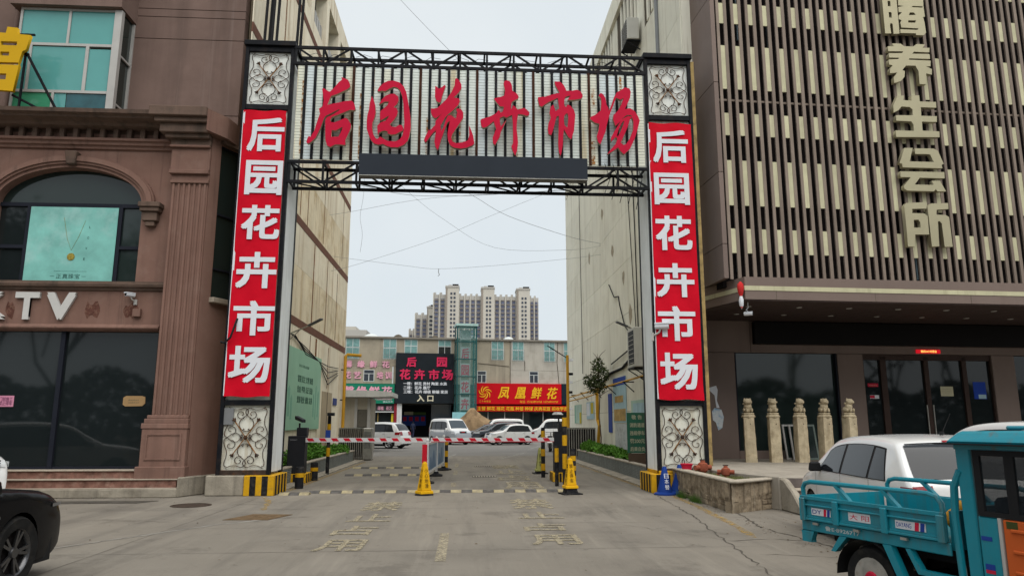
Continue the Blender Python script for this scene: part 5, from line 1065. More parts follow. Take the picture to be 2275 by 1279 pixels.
# ================================================================ MARKET BUILDING AT THE END OF THE LANE
AB = math.atan2(3, 23.5)
mk = thing('market_building', 'three storey beige market building with teal windows closing the end of the lane', 'building', (-12, 76, 0), AB)
m_beige = mat('beige_render', (0.34, 0.30, 0.23), .9, var=.1, vscale=.4, streak=((0.17, 0.15, 0.12), .7, 1.2), patch=((0.24, 0.215, 0.17), .6, .7))
m_beige2 = mat('pale_render', (0.41, 0.385, 0.335), .9, var=.1, vscale=.4, streak=((0.2, 0.18, 0.15), .7, 1.2), patch=((0.28, 0.26, 0.22), .6, .7))
m_tealw = mat('teal_market_glass', (0.16, 0.30, 0.29), .2, var=.25, vscale=3)
m_whitefr = mat('white_window_frame', (0.55, 0.58, 0.57), .5, var=.05)
def mkp(n, a, m, parent=mk, **k): return MB().box(*a).build(n, m, parent, **k)
for (u0, u1, z0, z1, m) in ((-14, 13.2, 7.35, 10.25, m_beige), (-14, 13.2, 5.55, 7.33, m_beige), (13.22, 17.0, 5.55, 10.25, m_beige), (17.02, 26.5, 7.1, 10.25, m_beige2), (17.02, 26.5, 5.55, 7.08, m_beige2), (26.5, 40, 0, 10.25, m_beige)):
    mkp('wall_panel', (u0, .01, z0, u1, .4, z1), m)
mkp('wall_core', (-14, .41, 3.56, 40, 14, 10.2), m_seam); mkp('wall_core', (-14, .41, 0, 5.5, 14, 3.55), m_seam); mkp('wall_core', (12.95, .41, 0, 40, 14, 3.55), m_seam)
mkp('roof_edge', (-14, -.25, 10.25, 40, 14, 10.42), mat('grey_roof_edge', (0.22, 0.2, 0.17), .9, var=.2))
rn = random.Random(4)
for u, w in ((2.2, .8), (5.0, .5), (12.9, .7), (16.9, .6), (8.9, .4)):
    MB().lathe([(w, 0), (w * .9, .12), (w * .5, .28), (.05, .34)], 10).build('roof_vent', m_whitefr if w > .5 else m_seam, mk, loc=(u, .5, 10.42))
m_grille = mat('security_grille', (0.22, 0.25, 0.24), .6, .3, var=.2)
def mwin(u0, u1, z0, z1, grille=True, lower=m_tealw, sill=True):
    w = put('window', MB().box(u0, -.02, z0, u1, .02, z1).mesh('window', m_whitefr), mk)
    um = (u0 + u1) / 2; zm = z0 + (z1 - z0) * .55
    for (a, b, c, d, m) in ((u0 + .05, um - .03, zm + .04, z1 - .05, m_tealw), (um + .03, u1 - .05, zm + .04, z1 - .05, m_tealw), (u0 + .05, um - .03, z0 + .05, zm - .04, lower), (um + .03, u1 - .05, z0 + .05, zm - .04, lower)):
        MB().box(a, -.03, c, b, -.0205, d).build('pane', m, w)
    if grille:
        gr = MB(); n = 6
        for i in range(n + 1): x = u0 + (u1 - u0) * i / n; gr.box(x - .012, -.32, z0 - .1, x + .012, -.30, zm)
        for z in (z0 - .1, z0 + .35, zm): gr.box(u0, -.33, z, u1, -.28, z + .03)
        gr.build('grille', m_grille, w)
    return w
mwin(-.35, 1.04, 8.1, 10.2); mwin(3.46, 4.83, 8.12, 10.2); mwin(5.66, 7.02, 8.68, 10.2, False); mwin(9.21, 10.59, 8.69, 10.2, False, m_glassdark); mwin(14.94, 16.28, 8.2, 10.2); mwin(17.22, 18.5, 8.15, 10.2); mwin(20.73, 21.98, 8.1, 10.2); mwin(22.97, 24.2, 8.1, 10.2)
for u0, z0, u1, z1 in ((13.41, 5.73, 14.39, 6.99), (19.10, 5.76, 20.09, 7.02), (1.54, 5.75, 2.64, 6.97)):
    w = put('window', MB().box(u0, -.02, z0, u1, .02, z1).mesh('window', m_whitefr), mk); um = (u0 + u1) / 2
    for (a, b, c, d) in ((u0 + .06, u1 - .06, z1 - .38, z1 - .05), (u0 + .06, um - .04, z0 + .06, z1 - .44), (um + .04, u1 - .06, z0 + .06, z1 - .44)): MB().box(a, -.03, c, b, -.0205, d).build('pane', m_carblue, w)
# ground floor: shopfronts, entrance
mkp('ground_wall', (-14, .02, 0, -.4, .4, 5.54), m_beige)
mkp('shop_glass', (-.4, .25, 0.3, 4.7, .3, 2.7), m_glassdark); mkp('shop_lintel', (-.4, .05, 2.68, 4.75, .4, 3.5), mat('dark_lintel', (0.045, 0.045, 0.045), .7)); mkp('shop_ledge', (-.4, -.3, 2.62, 4.75, .06, 2.70), m_whitefr)
for u in (.9, 3.1): mkp('shop_post', (u, .15, .2, u + .1, .26, 2.62), mat('brass_post', (0.25, 0.18, 0.06), .5))
mkp('red_jamb', (4.76, -.05, 0, 5.06, .4, 3.52), mat('dark_red_jamb', (0.22, 0.02, 0.03), .6)); mkp('white_jamb', (5.06, -.06, 0, 5.56, .4, 3.52), mat('white_jamb', (0.55, 0.55, 0.54), .6, streak=((0.3, 0.3, 0.28), .6, 3)))
mkp('yellow_strip', (4.5, .05, .4, 4.72, .14, 2.5), m_yelp)
mkp('entrance_back', (5.56, 5.0, 0, 12.9, 5.05, 3.5), mat('dark_hall', (0.018, 0.02, 0.024), .8)); mkp('entrance_floor', (5.56, 0.0, 0.01, 12.9, 5.0, .05), m_lot)
mkp('entrance_screen', (8.7, 1.2, 0, 10.8, 1.25, 3.5), m_carblue)
mkp('interior_banner', (5.75, 4.4, 1.25, 8.4, 4.45, 2.35), m_blue); 
for i in range(4): mkp('interior_lantern', (5.9 + i * .66, 4.3, 1.75, 6.28 + i * .66, 4.38, 2.2), m_redp)
mkp('interior_light_panel', (6.0, 4.4, 2.4, 7.0, 4.45, 2.75), m_cream); mkp('interior_green_panel', (7.0, 4.41, 2.4, 8.4, 4.46, 2.7), mat('dull_green', (0.10, 0.16, 0.06), .7))
mkp('shop_glass', (13.1, .3, 0.2, 24, .35, 2.75), m_glassdark); mkp('shop_lintel', (13.1, .1, 2.7, 24.5, .4, 5.54), m_void)
for u in (14.6, 16.4, 18.4, 20.6, 22.4): mkp('shop_post', (u, .22, .2, u + .09, .32, 2.75), m_alu)
mkp('white_conduit', (4.46, -.08, 5.55, 4.6, -.02, 7.3), m_whitefr)
for P in ([(17.0, -.03, 10.2), (17.0, -.03, 5.6)], [(18.6, -.03, 8.1), (18.6, -.03, 7.1)], [(13.5, -.03, 7.8), (16.9, -.03, 7.5)], [(22.3, -.03, 10.2), (22.2, -.03, 8), (22.4, -.03, 5.7)]):
    MB().tube(P, .03, 5).build('wall_pipe', m_seam, mk)
def mksign(name, label): return thing(name, label, 'sign', (-12, 76, 0), AB)
# black market sign
bs = mksign('market_sign', 'large black entrance sign with red market characters and white floor guide')
MB().box(4.82, -.35, 3.54, 10.88, .0, 8.74).build('board', mat('black_sign_board', (0.014, 0.018, 0.022), .55, var=.15), bs)
m_neon = mat('pink_red_sign_letter', (0.58, 0.03, 0.09), .5, var=.05)
for ch, a, b, c, d in (('后', 5.90, 6.93, 7.30, 8.30), ('园', 9.06, 10.13, 7.33, 8.33), ('花', 5.23, 6.33, 5.98, 7.05), ('卉', 6.72, 7.83, 5.99, 7.05), ('市', 8.22, 9.34, 5.97, 7.05), ('场', 9.62, 10.77, 5.98, 7.06)):
    fat_text('character', ch, m_neon, bs, a, b, c, d, -.352, .08, .03)
for row, a, b, c, d in (('一楼：鲜花 资材 陶瓷 水族', 5.63, 10.16, 5.40, 5.74), ('二楼：花卉 展厅', 5.65, 8.42, 4.97, 5.32), ('三楼：花卉 绿植 柳编 家居', 5.67, 10.27, 4.55, 4.90)):
    fat_text('floor_guide', row, m_white, bs, a, b, c, d, -.352, .02, .02)['kind'] = 'stuff'
fat_text('entrance_word', '入 口', mat('cream_letter', (0.6, 0.56, 0.42), .5), bs, 7.07, 8.77, 3.72, 4.40, -.352, .05, .03)
# green flower shop sign
gs = mksign('shop_sign', 'green flower shop sign with pink characters left of the black sign')
MB().box(-.6, -.3, 3.5, 4.74, 0, 5.5).build('board', mat('green_sign_board', (0.012, 0.17, 0.10), .5, var=.06), gs)
m_pink = mat('pink_letter', (0.66, 0.33, 0.42), .5, var=.04)
for i, ch in enumerate('馨缘鲜花'): fat_text('character', ch, m_pink, gs, -.4 + i * 1.28, .68 + i * 1.28, 4.2, 5.25, -.302, .06, .03)
text('phone_line', '电话 15065882866', m_pink, gs, 2.1, 4.5, 3.85, 4.05, -.302, .01); text('phone_line', '微信同号', m_white, gs, 3.6, 4.6, 3.6, 3.76, -.302, .01)
for i, (tx, a, b) in enumerate((('鲜花批发', 1.3, 2.8), ('绿植', 3.1, 3.7), ('花艺', 3.95, 4.55))): fat_text('lintel_word', tx, m_pink, gs, a, b, 2.85, 3.25, .048, .03, .02)
ws = mksign('wall_lettering', 'pink flower and training characters mounted straight on the beige wall')
for i, ch in enumerate('馨缘鲜花'): fat_text('character', ch, m_pink, ws, -.40 + i * 1.27, .36 + i * 1.27, 7.17, 7.88, .0, .12, .03)
for ch, a, b in (('花', -.45, .3), ('艺', .55, 1.3), ('培', 2.9, 3.55), ('训', 3.75, 4.4)): fat_text('character', ch, m_pink, ws, a, b, 6.03, 6.76, .0, .12, .03)
# red flower shop sign
rs_ = mksign('shop_sign', 'wide red flower shop sign with yellow emblem and characters')
MB().box(13.13, -.3, 3.5, 22.57, .05, 5.68).build('board', mat('red_sign_board', (0.46, 0.006, 0.012), .45, var=.05), rs_)
m_yl = mat('golden_yellow_letter', (0.72, 0.40, 0.02), .5, var=.04)
for ch, a in (('凤', 15.61), ('凰', 17.42), ('鲜', 19.19), ('花', 20.94)): fat_text('character', ch, m_yl, rs_, a, a + 1.22, 4.06, 5.30, -.302, .05, .02, .25)
text('slogan', '三十年老店', m_yl, rs_, 13.6, 14.85, 3.68, 3.9, -.302, .01); text('phone_line', '电话:', m_yl, rs_, 18.0, 18.6, 3.62, 3.9, -.302, .01); text('phone_line', '15163893758', m_yl, rs_, 18.8, 20.4, 3.65, 3.87, -.302, .01); text('phone_line', '16754997757', m_yl, rs_, 20.6, 22.2, 3.65, 3.87, -.302, .01)
for k in range(7):                       # swirling emblem
    a0 = k * 2 * math.pi / 7; P = []; Q = []
    for i in range(13):
        t = i / 12; r_ = .10 + .60 * t; w = .44 * math.sin(math.pi * (t * .8 + .12)); a = a0 - 1.7 * t
        P.append((14.22 + r_ * math.cos(a + w / 2), 4.70 + r_ * math.sin(a + w / 2))); Q.append((14.22 + r_ * math.cos(a - w / 2), 4.70 + r_ * math.sin(a - w / 2)))
    me = curve_mesh([P + Q[::-1]], .04); me.materials.append(m_yl); put('emblem_petal', me, rs_, (0, -.301, 0))
rs2 = mksign('shop_strip_sign', 'narrow red strip sign with yellow goods list under the red shop sign')
MB().box(13.15, -.45, 2.73, 23.4, .05, 3.33).build('board', mat('dark_red_strip', (0.40, 0.02, 0.01), .5, var=.1), rs2)
fat_text('goods_list', '主营 鲜花 插花 花瓶 种苗 种球 庆典花篮 招收学员', m_yl, rs2, 13.4, 23.2, 2.82, 3.24, -.452, .02, .02)
tag(MB().box(22.62, -.28, 3.5, 23.75, .05, 5.7).build('black_sign', mat('black_sign_box2', (0.012, 0.02, 0.03), .5)), 'narrow black sign panel right of the red shop sign', 'sign').matrix_world = Matrix.Translation((-12, 76, 0)) @ Matrix.Rotation(AB, 4, 'Z')
# glass lift tower
lt = thing('lift_tower', 'green glass lift tower with red characters rising beside the black sign', 'lift tower', (-12, 76, 0), AB)
m_liftglass = mat('green_lift_glass', (0.10, 0.30, 0.28), .06, var=0, alpha=.16); m_liftframe = mat('dark_teal_steel', (0.025, 0.085, 0.085), .45, .3, var=.1)
UA, UB_, D0 = 10.95, 13.08, -2.1
for u in (UA, UB_ - .14):
    for d in (D0, -.2): MB().box(u, d, 0, u + .14, d + .14, 11.5).build('corner_post', m_liftframe, lt)
for z in (2.6, 4.4, 6.2, 8.0, 9.8, 11.4):
    f = MB(); f.box(UA, D0 - .01, z, UB_, D0 + .1, z + .10); f.box(UA, D0 + .1, z, UA + .1, -.1, z + .10); f.box(UB_ - .1, D0 + .1, z, UB_, -.1, z + .10); f.build('ring_beam', m_liftframe, lt)
zs_ = (0.1, 2.6, 4.4, 6.2, 8.0, 9.8, 11.4)
for z0, z1 in zip(zs_[:-1], zs_[1:]):
    MB().box(UA + .14, D0 + .02, z0 + .1, UB_ - .14, D0 + .03, z1).build('glass_pane', m_liftglass, lt)
    for u in (UA + .02, UB_ - .03): MB().box(u, D0 + .14, z0 + .1, u + .01, -.2, z1).build('glass_pane', m_liftglass, lt)
MB().box(UA - .1, D0 - .1, 11.5, UB_ + .1, .0, 11.75).build('roof', mat('pale_teal_roof', (0.33, 0.47, 0.44), .5), lt)
for u in (11.45, 12.45): MB().box(u, -1.2, 0, u + .07, -1.1, 11.4).build('guide_rail', m_alu, lt)
MB().box(11.5, -.9, 10.2, 12.6, -.4, 11.2).build('lift_machine', m_whitefr, lt)
m_lred = mat('dull_red_lift_letter', (0.48, 0.05, 0.10), .6)
for i, ch in enumerate('后园花卉'):
    MB().box(11.56, -.7, 8.1 - i * 1.75, 12.50, -.66, 9.45 - i * 1.75).build('letter_backing', mat('grey_letter_board', (0.40, 0.44, 0.44), .6), lt)
    fat_text('character', ch, m_lred, lt, 11.62, 12.44, 8.2 - i * 1.75, 9.3 - i * 1.75, -.702, .03, .03)
# pale blue hoarding, carved rock
bh = tag(MB().box(-1.15, 70.0, 0, 0.75, 70.2, 2.55).build('hoarding', mat('pale_aqua_hoarding', (0.24, 0.48, 0.52), .5, var=.15, vscale=1.2)), 'pale aqua hoarding panel behind the carved rock', 'hoarding')
bm = bmesh.new(); bmesh.ops.create_icosphere(bm, subdivisions=4, radius=1.0)
for v in bm.verts:
    p = v.co.copy(); x = p.x * 2.05 + .25 * p.z; h = 1.0 + .62 * math.exp(-((p.x + .15) / .42) ** 2) - .25 * max(0, p.x)
    nz = noise.noise(p * 2.1) * .26 + abs(noise.noise(p * 4.3)) * -.22 + noise.noise(p * 9) * .09 + .06
    v.co = Vector((x * (1 + nz * .4), p.y * .8 * (1 + nz), max(-.3, (p.z * .98 * h) * (1 + nz * .6)) + .75))
me = bpy.data.meshes.new('landscape_rock'); bm.to_mesh(me); bm.free(); me.materials.append(mat('tan_rock', (0.24, 0.165, 0.095), .85, var=.35, vscale=1.6, bump=.8, bscale=5, patch=((0.09, 0.055, 0.035), .9, 1.3)))
for p in me.polygons: p.use_smooth = True
tag(put('landscape_rock', me, None, (.75, 66.5, 0), None, (1.12, 1, 1.16)), 'big tan landscape rock standing behind the parked vans', 'rock')

# ================================================================ FAR APARTMENT TOWERS
m_apt = mat('beige_tower_render', (0.50, 0.475, 0.42), .9, var=.06, vscale=.05); m_apt2 = mat('grey_beige_tower_render', (0.41, 0.395, 0.365), .9, var=.06, vscale=.05)
m_aptw = mat('tower_window_glass', (0.07, 0.08, 0.10), .4, var=.3, vscale=.3); m_aptbay = mat('blue_grey_bay_glass', (0.11, 0.12, 0.17), .4, var=.25, vscale=.2); m_aptband = mat('tower_brown_band', (0.27, 0.235, 0.20), .9, var=.1)
def PX(px): return -22.616 + (px - 963) * 0.3157
def PZ(py): return 93.6 + (640 - py) * 0.331
def tower(label, x0, x1, top, kind, y=500.0, depth=14):
    t = thing('apartment_tower', label, 'apartment tower', (0, y, 0), 0, 'far high-rise apartment towers')
    a, b, h = PX(x0), PX(x1), PZ(top)
    MB().box(a, 0, 0, b, depth, h).build('wall', m_apt if kind != 'wing' else m_apt2, t)
    fl = 2.95; nf = int(h / fl); lo = int(40 / fl)
    wd = MB(); bd = MB()
    if kind == 'core':
        for f in range(lo, nf - 1):
            for c in (.36, .60):
                u = a + (b - a) * c; wd.box(u, -.25, f * fl + .7, u + 1.35, .05, f * fl + 2.2)
        MB().box(a - .3, -.4, h - .6, b + .3, depth, h + .6).build('cornice', m_apt2, t)
        MB().box(a + .2 * (b - a), 2, h + .6, a + .45 * (b - a), 6, h + 1.6).build('roof_crown', m_apt2, t); rc_ = MB()
        rc_.box(a + .5 * (b - a), 1, h + .6, b - .4, 5, h + 1.9); rc_.build('roof_plant', m_void, t)
        MB().box(a + .0, -.3, 30, a + .13 * (b - a), .02, h - 1).build('corner_strip', m_aptband, t)
    else:
        w = b - a; n = max(2, round(w / 4.0)); cell = w / n
        for i in range(n):
            u = a + i * cell
            MB().box(u + .25 * cell, -.5, 30, u + .78 * cell, .02, h - 3).build('bay_glazing', m_aptbay, t)
            for f in range(lo, nf):
                bd.box(u + .22 * cell, -.9, f * fl, u + .8 * cell, -.45, f * fl + .55)
            MB().box(u - .25, -1.0, 30, u + .35, .02, h + .8).build('rib', m_apt, t)
            MB().box(u + .05, 0, h, u + .4 * cell, 3, h + 1.5).build('roof_crown', m_apt2, t)
        bd2 = bd.build('balcony_bands', m_aptband, t); bd2['kind'] = 'stuff'
    if wd.v: w_ = wd.build('tower_windows', m_aptw, t); w_['kind'] = 'stuff'
tower('lowest far left stub of the distant apartment blocks', 902, 920, 715, 'wing', 540)
tower('second stepped distant apartment block from the left', 920, 948, 688, 'wing', 520)
tower('narrow pale stepped distant tower beside the tall blocks', 948, 963.5, 675, 'core', 512)
tower('left wing of the tall distant apartment slab', 963, 990, 652, 'wing', 503)
tower('left of the three tallest distant apartment towers', 990, 1019.5, 636, 'core', 500)
tower('recessed wing between the left and middle tallest towers', 1019.5, 1069, 654, 'wing', 503)
tower('middle of the three tallest distant apartment towers', 1069, 1098, 638, 'core', 500)
tower('recessed wing between the middle and right tallest towers', 1098, 1147.5, 655, 'wing', 503)
tower('right of the three tallest distant apartment towers', 1147.5, 1177, 640, 'core', 500)
tower('narrow right end wing of the distant apartment slab', 1177, 1197, 657, 'wing', 503)
hs = thing('far_house', 'small pale rooftop far behind the market building at the left', 'building', (-39, 240, 0))
MB().box(-8.5, 0, 0, 6.5, 10, 31.5).build('wall', m_apt2, hs); MB().box(-5, 0, 31.5, 3, 8, 32.6).build('roof', m_apt, hs)
# ================================================================ LANE FURNITURE
# long tiled planters
def long_planter(label, xf, xw, y0, y1, sgn):
    t = thing('lane_planter', label, 'planter'); w = .12
    MB().box(min(xf, xf + sgn * w), y0, 0, max(xf, xf + sgn * w), y1, .40).build('kerb_wall', m_seam, t)
    MB().box(min(xf + sgn * w, xw), y0, 0, max(xf + sgn * w, xw), y1, .33).build('soil', m_soil, t)
    MB().box(min(xf + sgn * w, xw), y1 - w, 0, max(xf + sgn * w, xw), y1, .40).build('end_wall', m_conc, t)
    n = 9
    for i in range(n):
        z = .015 + i * .0435; MB().box(xf - sgn * .018, y0, z, xf + sgn * .005, y1 - .25, z + .032).build('tile_rib', m_tile, t)
    MB().box(xf - sgn * .03, y0, .401, xf + sgn * (w + .03), y1 + .01, .45).build('coping', m_coping, t, bevel=.012)
    return t
long_planter('grey ribbed planter along the foot of the left cream wall', -4.62, -5.79, 18.25, 31.6, -1)
long_planter('grey ribbed planter along the foot of the right cream wall', 4.92, 5.94, 18.3, 32.0, 1)
def leaf_mesh(name, n, rx, ry, rz, size, m, seed, flat=.6, hollow=.3):
    rn = random.Random(seed); mb = MB()
    for i in range(n):
        while True:
            p = Vector((rn.uniform(-1, 1), rn.uniform(-1, 1), rn.uniform(-1, 1)))
            if hollow < p.length < 1 and noise.noise(p * 2.3 + Vector((seed * 7.7, 0, 0))) > -.22: break
        c = Vector((p.x * rx, p.y * ry, p.z * rz + rz)); s = size * rn.uniform(.6, 1.4)
        d = Vector((rn.uniform(-1, 1), rn.uniform(-1, 1), rn.uniform(-.7, .9))).normalized(); u = d.cross(Vector((rn.uniform(-1, 1), rn.uniform(-1, 1), rn.uniform(-1, 1)))).normalized()
        mid = c + d * s * .5
        mb.add([c, mid + u * s * .28 + Vector((0, 0, -.08 * s)), c + d * s, mid - u * s * .28 + Vector((0, 0, -.08 * s))], [(0, 1, 2), (0, 2, 3)])
    return mb.mesh(name, m)
def shrub(label, x, y, z, rx, ry, rz, n, seed, m=m_leaf, size=.09):
    t = thing('shrub', label, 'shrub', (x, y, z), 0, 'low green shrubs in the lane planters')
    put('foliage', leaf_mesh('foliage', n, rx, ry, rz, size, m, seed, hollow=.05), t)
    st = MB(); rn = random.Random(seed)
    for k in range(5): st.tube([(rn.uniform(-.3, .3) * rx, rn.uniform(-.3, .3) * ry, -.03), (rn.uniform(-.6, .6) * rx, rn.uniform(-.6, .6) * ry, rz * 1.2)], [.012, .004], 5)
    st.build('stems', m_bark, t)
for i, (x, y, rx, ry, rz) in enumerate(((-5.05, 19.3, .35, .8, .16), (-5.1, 21.0, .4, .7, .15), (-5.1, 23.3, .4, .9, .28), (-5.15, 25.2, .42, .9, .34), (-5.1, 27.6, .4, .9, .2), (-5.0, 29.6, .5, 1.0, .22))):
    shrub(['bright green shrub seen between the left gate column and barrier box', 'low green shrub just behind the left barrier box', 'bushy green shrub right of the left barrier box', 'tallest green shrub behind the left barrier arm', 'thin green shrub near the far end of the left planter', 'last dark green shrub by the left folding gate'][i], x, y, .33, rx, ry, rz, 1500, i + 1)
for i, (x, y, rx, ry, rz) in enumerate(((5.35, 24.2, .38, .8, .12), (5.35, 26.0, .4, .9, .2), (5.35, 27.7, .42, .9, .22), (5.3, 29.4, .42, .8, .22), (5.3, 30.9, .42, .6, .26))):
    shrub(['sparse green shrub beside the green warning board', 'low green shrub behind the green warning board', 'dense green shrub midway along the right planter', 'dense green shrub before the white panel on the right wall', 'dark green shrub at the far end of the right planter'][i], x, y, .33, rx, ry, rz, 1500, i + 20)
# small tree against the right wall
tr = thing('small_tree', 'slender small tree with olive leaves against the right cream wall', 'tree', (5.42, 29.2, .33))
MB().tube([(0, 0, 0), (.03, 0, .7), (-.03, .02, 1.5), (.02, 0, 2.4), (0, .05, 3.3), (-.05, 0, 4.0)], [.03, .026, .024, .02, .014, .006], 7).build('trunk', m_bark, tr, smooth=True)
rt = random.Random(2); lb = MB()
for k in range(14):
    z = 2.3 + k * .12; a = k * 2.4; L_ = .55 - .02 * k; lb.tube([(0, 0, z), (L_ * .5 * math.cos(a), L_ * .5 * math.sin(a), z + .18), (L_ * math.cos(a), L_ * math.sin(a), z + .3)], [.014, .01, .004], 5)
lb.build('limbs', m_bark, tr)
for k, (dx, dy, dz, rx, rz, n) in enumerate(((-.1, 0, 2.45, .42, .35, 420), (-.3, .1, 2.75, .36, .28, 300), (.05, -.1, 2.95, .36, .36, 380), (-.05, .1, 3.4, .26, .28, 200))):
    put('crown', leaf_mesh('crown', n, rx, rx, rz, .10, m_leaf2, 40 + k, hollow=.1), tr, (dx, dy, dz - .1))
# grass and fittings in the corner planter
gmb = MB(); rn = random.Random(8)
for i in range(1400):
    x, y = rn.uniform(4.95, 5.75), rn.uniform(13.5, 16.4)
    if y < 13.4 + (x - 4.86) * .75 or x > 5.3 + max(0, (15.2 - y)) * .4: continue
    h = rn.uniform(.03, .10); dx, dy = rn.uniform(-.04, .04), rn.uniform(-.04, .04); gmb.add([(x - .008, y, .485), (x + .008, y, .485), (x + dx, y + dy, .485 + h)], [(0, 1, 2)])
go = gmb.build('planter_grass', mat('dry_grass', (0.12, 0.13, 0.045), .8, var=.4, vscale=12)); go['kind'] = 'stuff'; tag(go, 'thin weedy grass in the corner planter', 'grass')
m_hyd = mat('faded_red_iron', (0.24, 0.07, 0.04), .7, var=.3, vscale=9, patch=((0.16, 0.05, 0.035), .7, 9))
def hydrant(label, x, y, rz, s):
    t = thing('hydrant_fitting', label, 'hydrant', (x, y, .485), rz, 'red hydrant fittings in the planter')
    MB().cyl((0, 0, 0), .16*s, .03*s, 14).build('base_flange', m_hyd, t); MB().lathe([(.09*s, .03*s), (.10*s, .1*s), (.15*s, .14*s), (.17*s, .26*s), (.15*s, .36*s), (.08*s, .4*s), (.07*s, .46*s)], 14).build('body', m_hyd, t, smooth=True)
    for k in (0, 1): MB().cyl((.12*s if k == 0 else -.3*s, 0, .24*s), .08*s, .18*s, 12, 'x').build('outlet', m_hyd, t, smooth=True)
    MB().beam((-.1*s, 0, .48*s), (.1*s, 0, .48*s), .03*s).build('valve_handle', m_blackplastic, t)
hydrant('larger rust red hydrant fitting lying among the pots by the gate column', 5.12, 15.7, R(20), .68)
hydrant('smaller rust red hydrant fitting in the middle of the corner planter', 5.28, 14.75, R(-30), .55)
for i, (x, y, z, s, m, lb_) in enumerate(((4.98, 16.4, .5, .13, m_redp, 'bright red pot beside the gate column foot'), (4.95, 15.4, .44, .08, m_white, 'white plastic pot lying on the planter soil'), (5.35, 15.3, .44, .07, m_redp, 'small red pot on the planter soil'), (5.2, 16.2, .44, .1, m_hyd, 'dull red pot behind the larger hydrant fitting'))):
    tag(MB().lathe([(s * .6, 0), (s, s * 1.3), (s * 1.1, s * 1.35), (s * 1.1, s * 1.5), (s * .9, s * 1.5), (s * .8, s * .4)], 12).build('flower_pot', m, loc=(x, y, z), smooth=True), lb_, 'pot', 'pots in the corner planter')
wd_ = MB(); rn = random.Random(12)
for i in range(260):
    x, y = 4.74 + rn.uniform(-.08, .04), rn.choice((16.1, 15.9, 15.2, 14.9)) + rn.gauss(0, .12); h = rn.uniform(.05, .2); wd_.add([(x, y - .012, 0), (x, y + .012, 0), (x - rn.uniform(-.02, .1), y + rn.uniform(-.08, .08), h)], [(0, 1, 2)])
wo = wd_.build('kerb_weeds', m_leaf); wo['kind'] = 'stuff'; tag(wo, 'green weeds sprouting at the foot of the corner planter', 'weeds')

# speed humps
def hump(label, x0, x1, y, n, seed, w=.30, h=.05):
    t = thing('speed_hump', label, 'speed hump', (0, y, 0), 0, 'rubber speed humps across the lane'); rn = random.Random(seed); L_ = (x1 - x0) / n
    my = mat('worn_yellow_rubber', (0.31, 0.265, 0.165), .8, var=.25, vscale=8, patch=((0.15, 0.13, 0.11), .7, 5)); mk_ = mat('dusty_black_rubber', (0.085, 0.08, 0.076), .85, var=.3, vscale=8, patch=((0.15, 0.135, 0.12), .6, 5))
    for i in range(n):
        x = x0 + i * L_
        MB().prism([(-w / 2, .001), (-w / 2 + .03, h * .45), (-w * .2, h), (w * .2, h), (w / 2 - .03, h * .45), (w / 2, .001)], x + .005, x + L_ - .005, 'yz').build('hump_segment', my if (i + seed) % 2 else mk_, t)
hump('nearest speed hump of black and yellow rubber across the gateway', -3.55, 2.45, 17.55, 24, 0)
hump('short broken speed hump piece beside the left striped plinth', -4.12, -3.45, 17.15, 3, 1)
hump('middle speed hump in the left lane behind the yellow cone', -3.6, -0.9, 23.0, 10, 0)
hump('far speed hump in the left lane near the folding gate', -3.9, -0.7, 26.6, 11, 1)
# folding gates
def folding_gate(label, x0, x1, y, head_right):
    t = thing('folding_gate', label, 'gate', (0, y, 0), 0, 'retracted stainless folding gates'); n = 12
    MB().box(x0, .12, .12, x1, .16, 1.3).build('dark_gap_backing', m_void, t)  # added dark sheet, standing in for the shade between the slats
    sl = MB().tube([(0, 0, .04), (0, 0, 1.36)], .024, 7).mesh('slat', m_steel, smooth=True)
    for i in range(n + 1):
        x = x0 + (x1 - x0) * i / n
        for d in (0, .28): put('slat', sl, t, (x, d + .02 * (i % 2), 0))
    for z in (.1, 1.34): MB().box(x0 - .02, -.02, z, x1 + .02, .32, z + .03).build('rail', m_steel, t)
    for i in range(0, n, 2):
        x = x0 + (x1 - x0) * i / n; MB().beam((x, .14, .15), (x + (x1 - x0) / n * 2, .14, 1.3), .02).build('lattice_bar', m_steel, t)
    if head_right is not None:
        xx = x1 if head_right else x0 - .35; MB().box(xx + .02, -.08, .03, xx + .42, .40, 1.36).build('drive_head', m_steel, t, bevel=.03); MB().box(xx + .08, -.09, .5, xx + .36, -.078, 1.2).build('head_panel', mat('grey_drive_panel', (0.13, 0.13, 0.12), .5, var=.3, vscale=6), t)
folding_gate('retracted stainless folding gate at the left side of the lane', -5.35, -4.35, 32.1, True)
folding_gate('retracted stainless folding gate at the right side of the lane', 4.55, 5.82, 32.6, None)
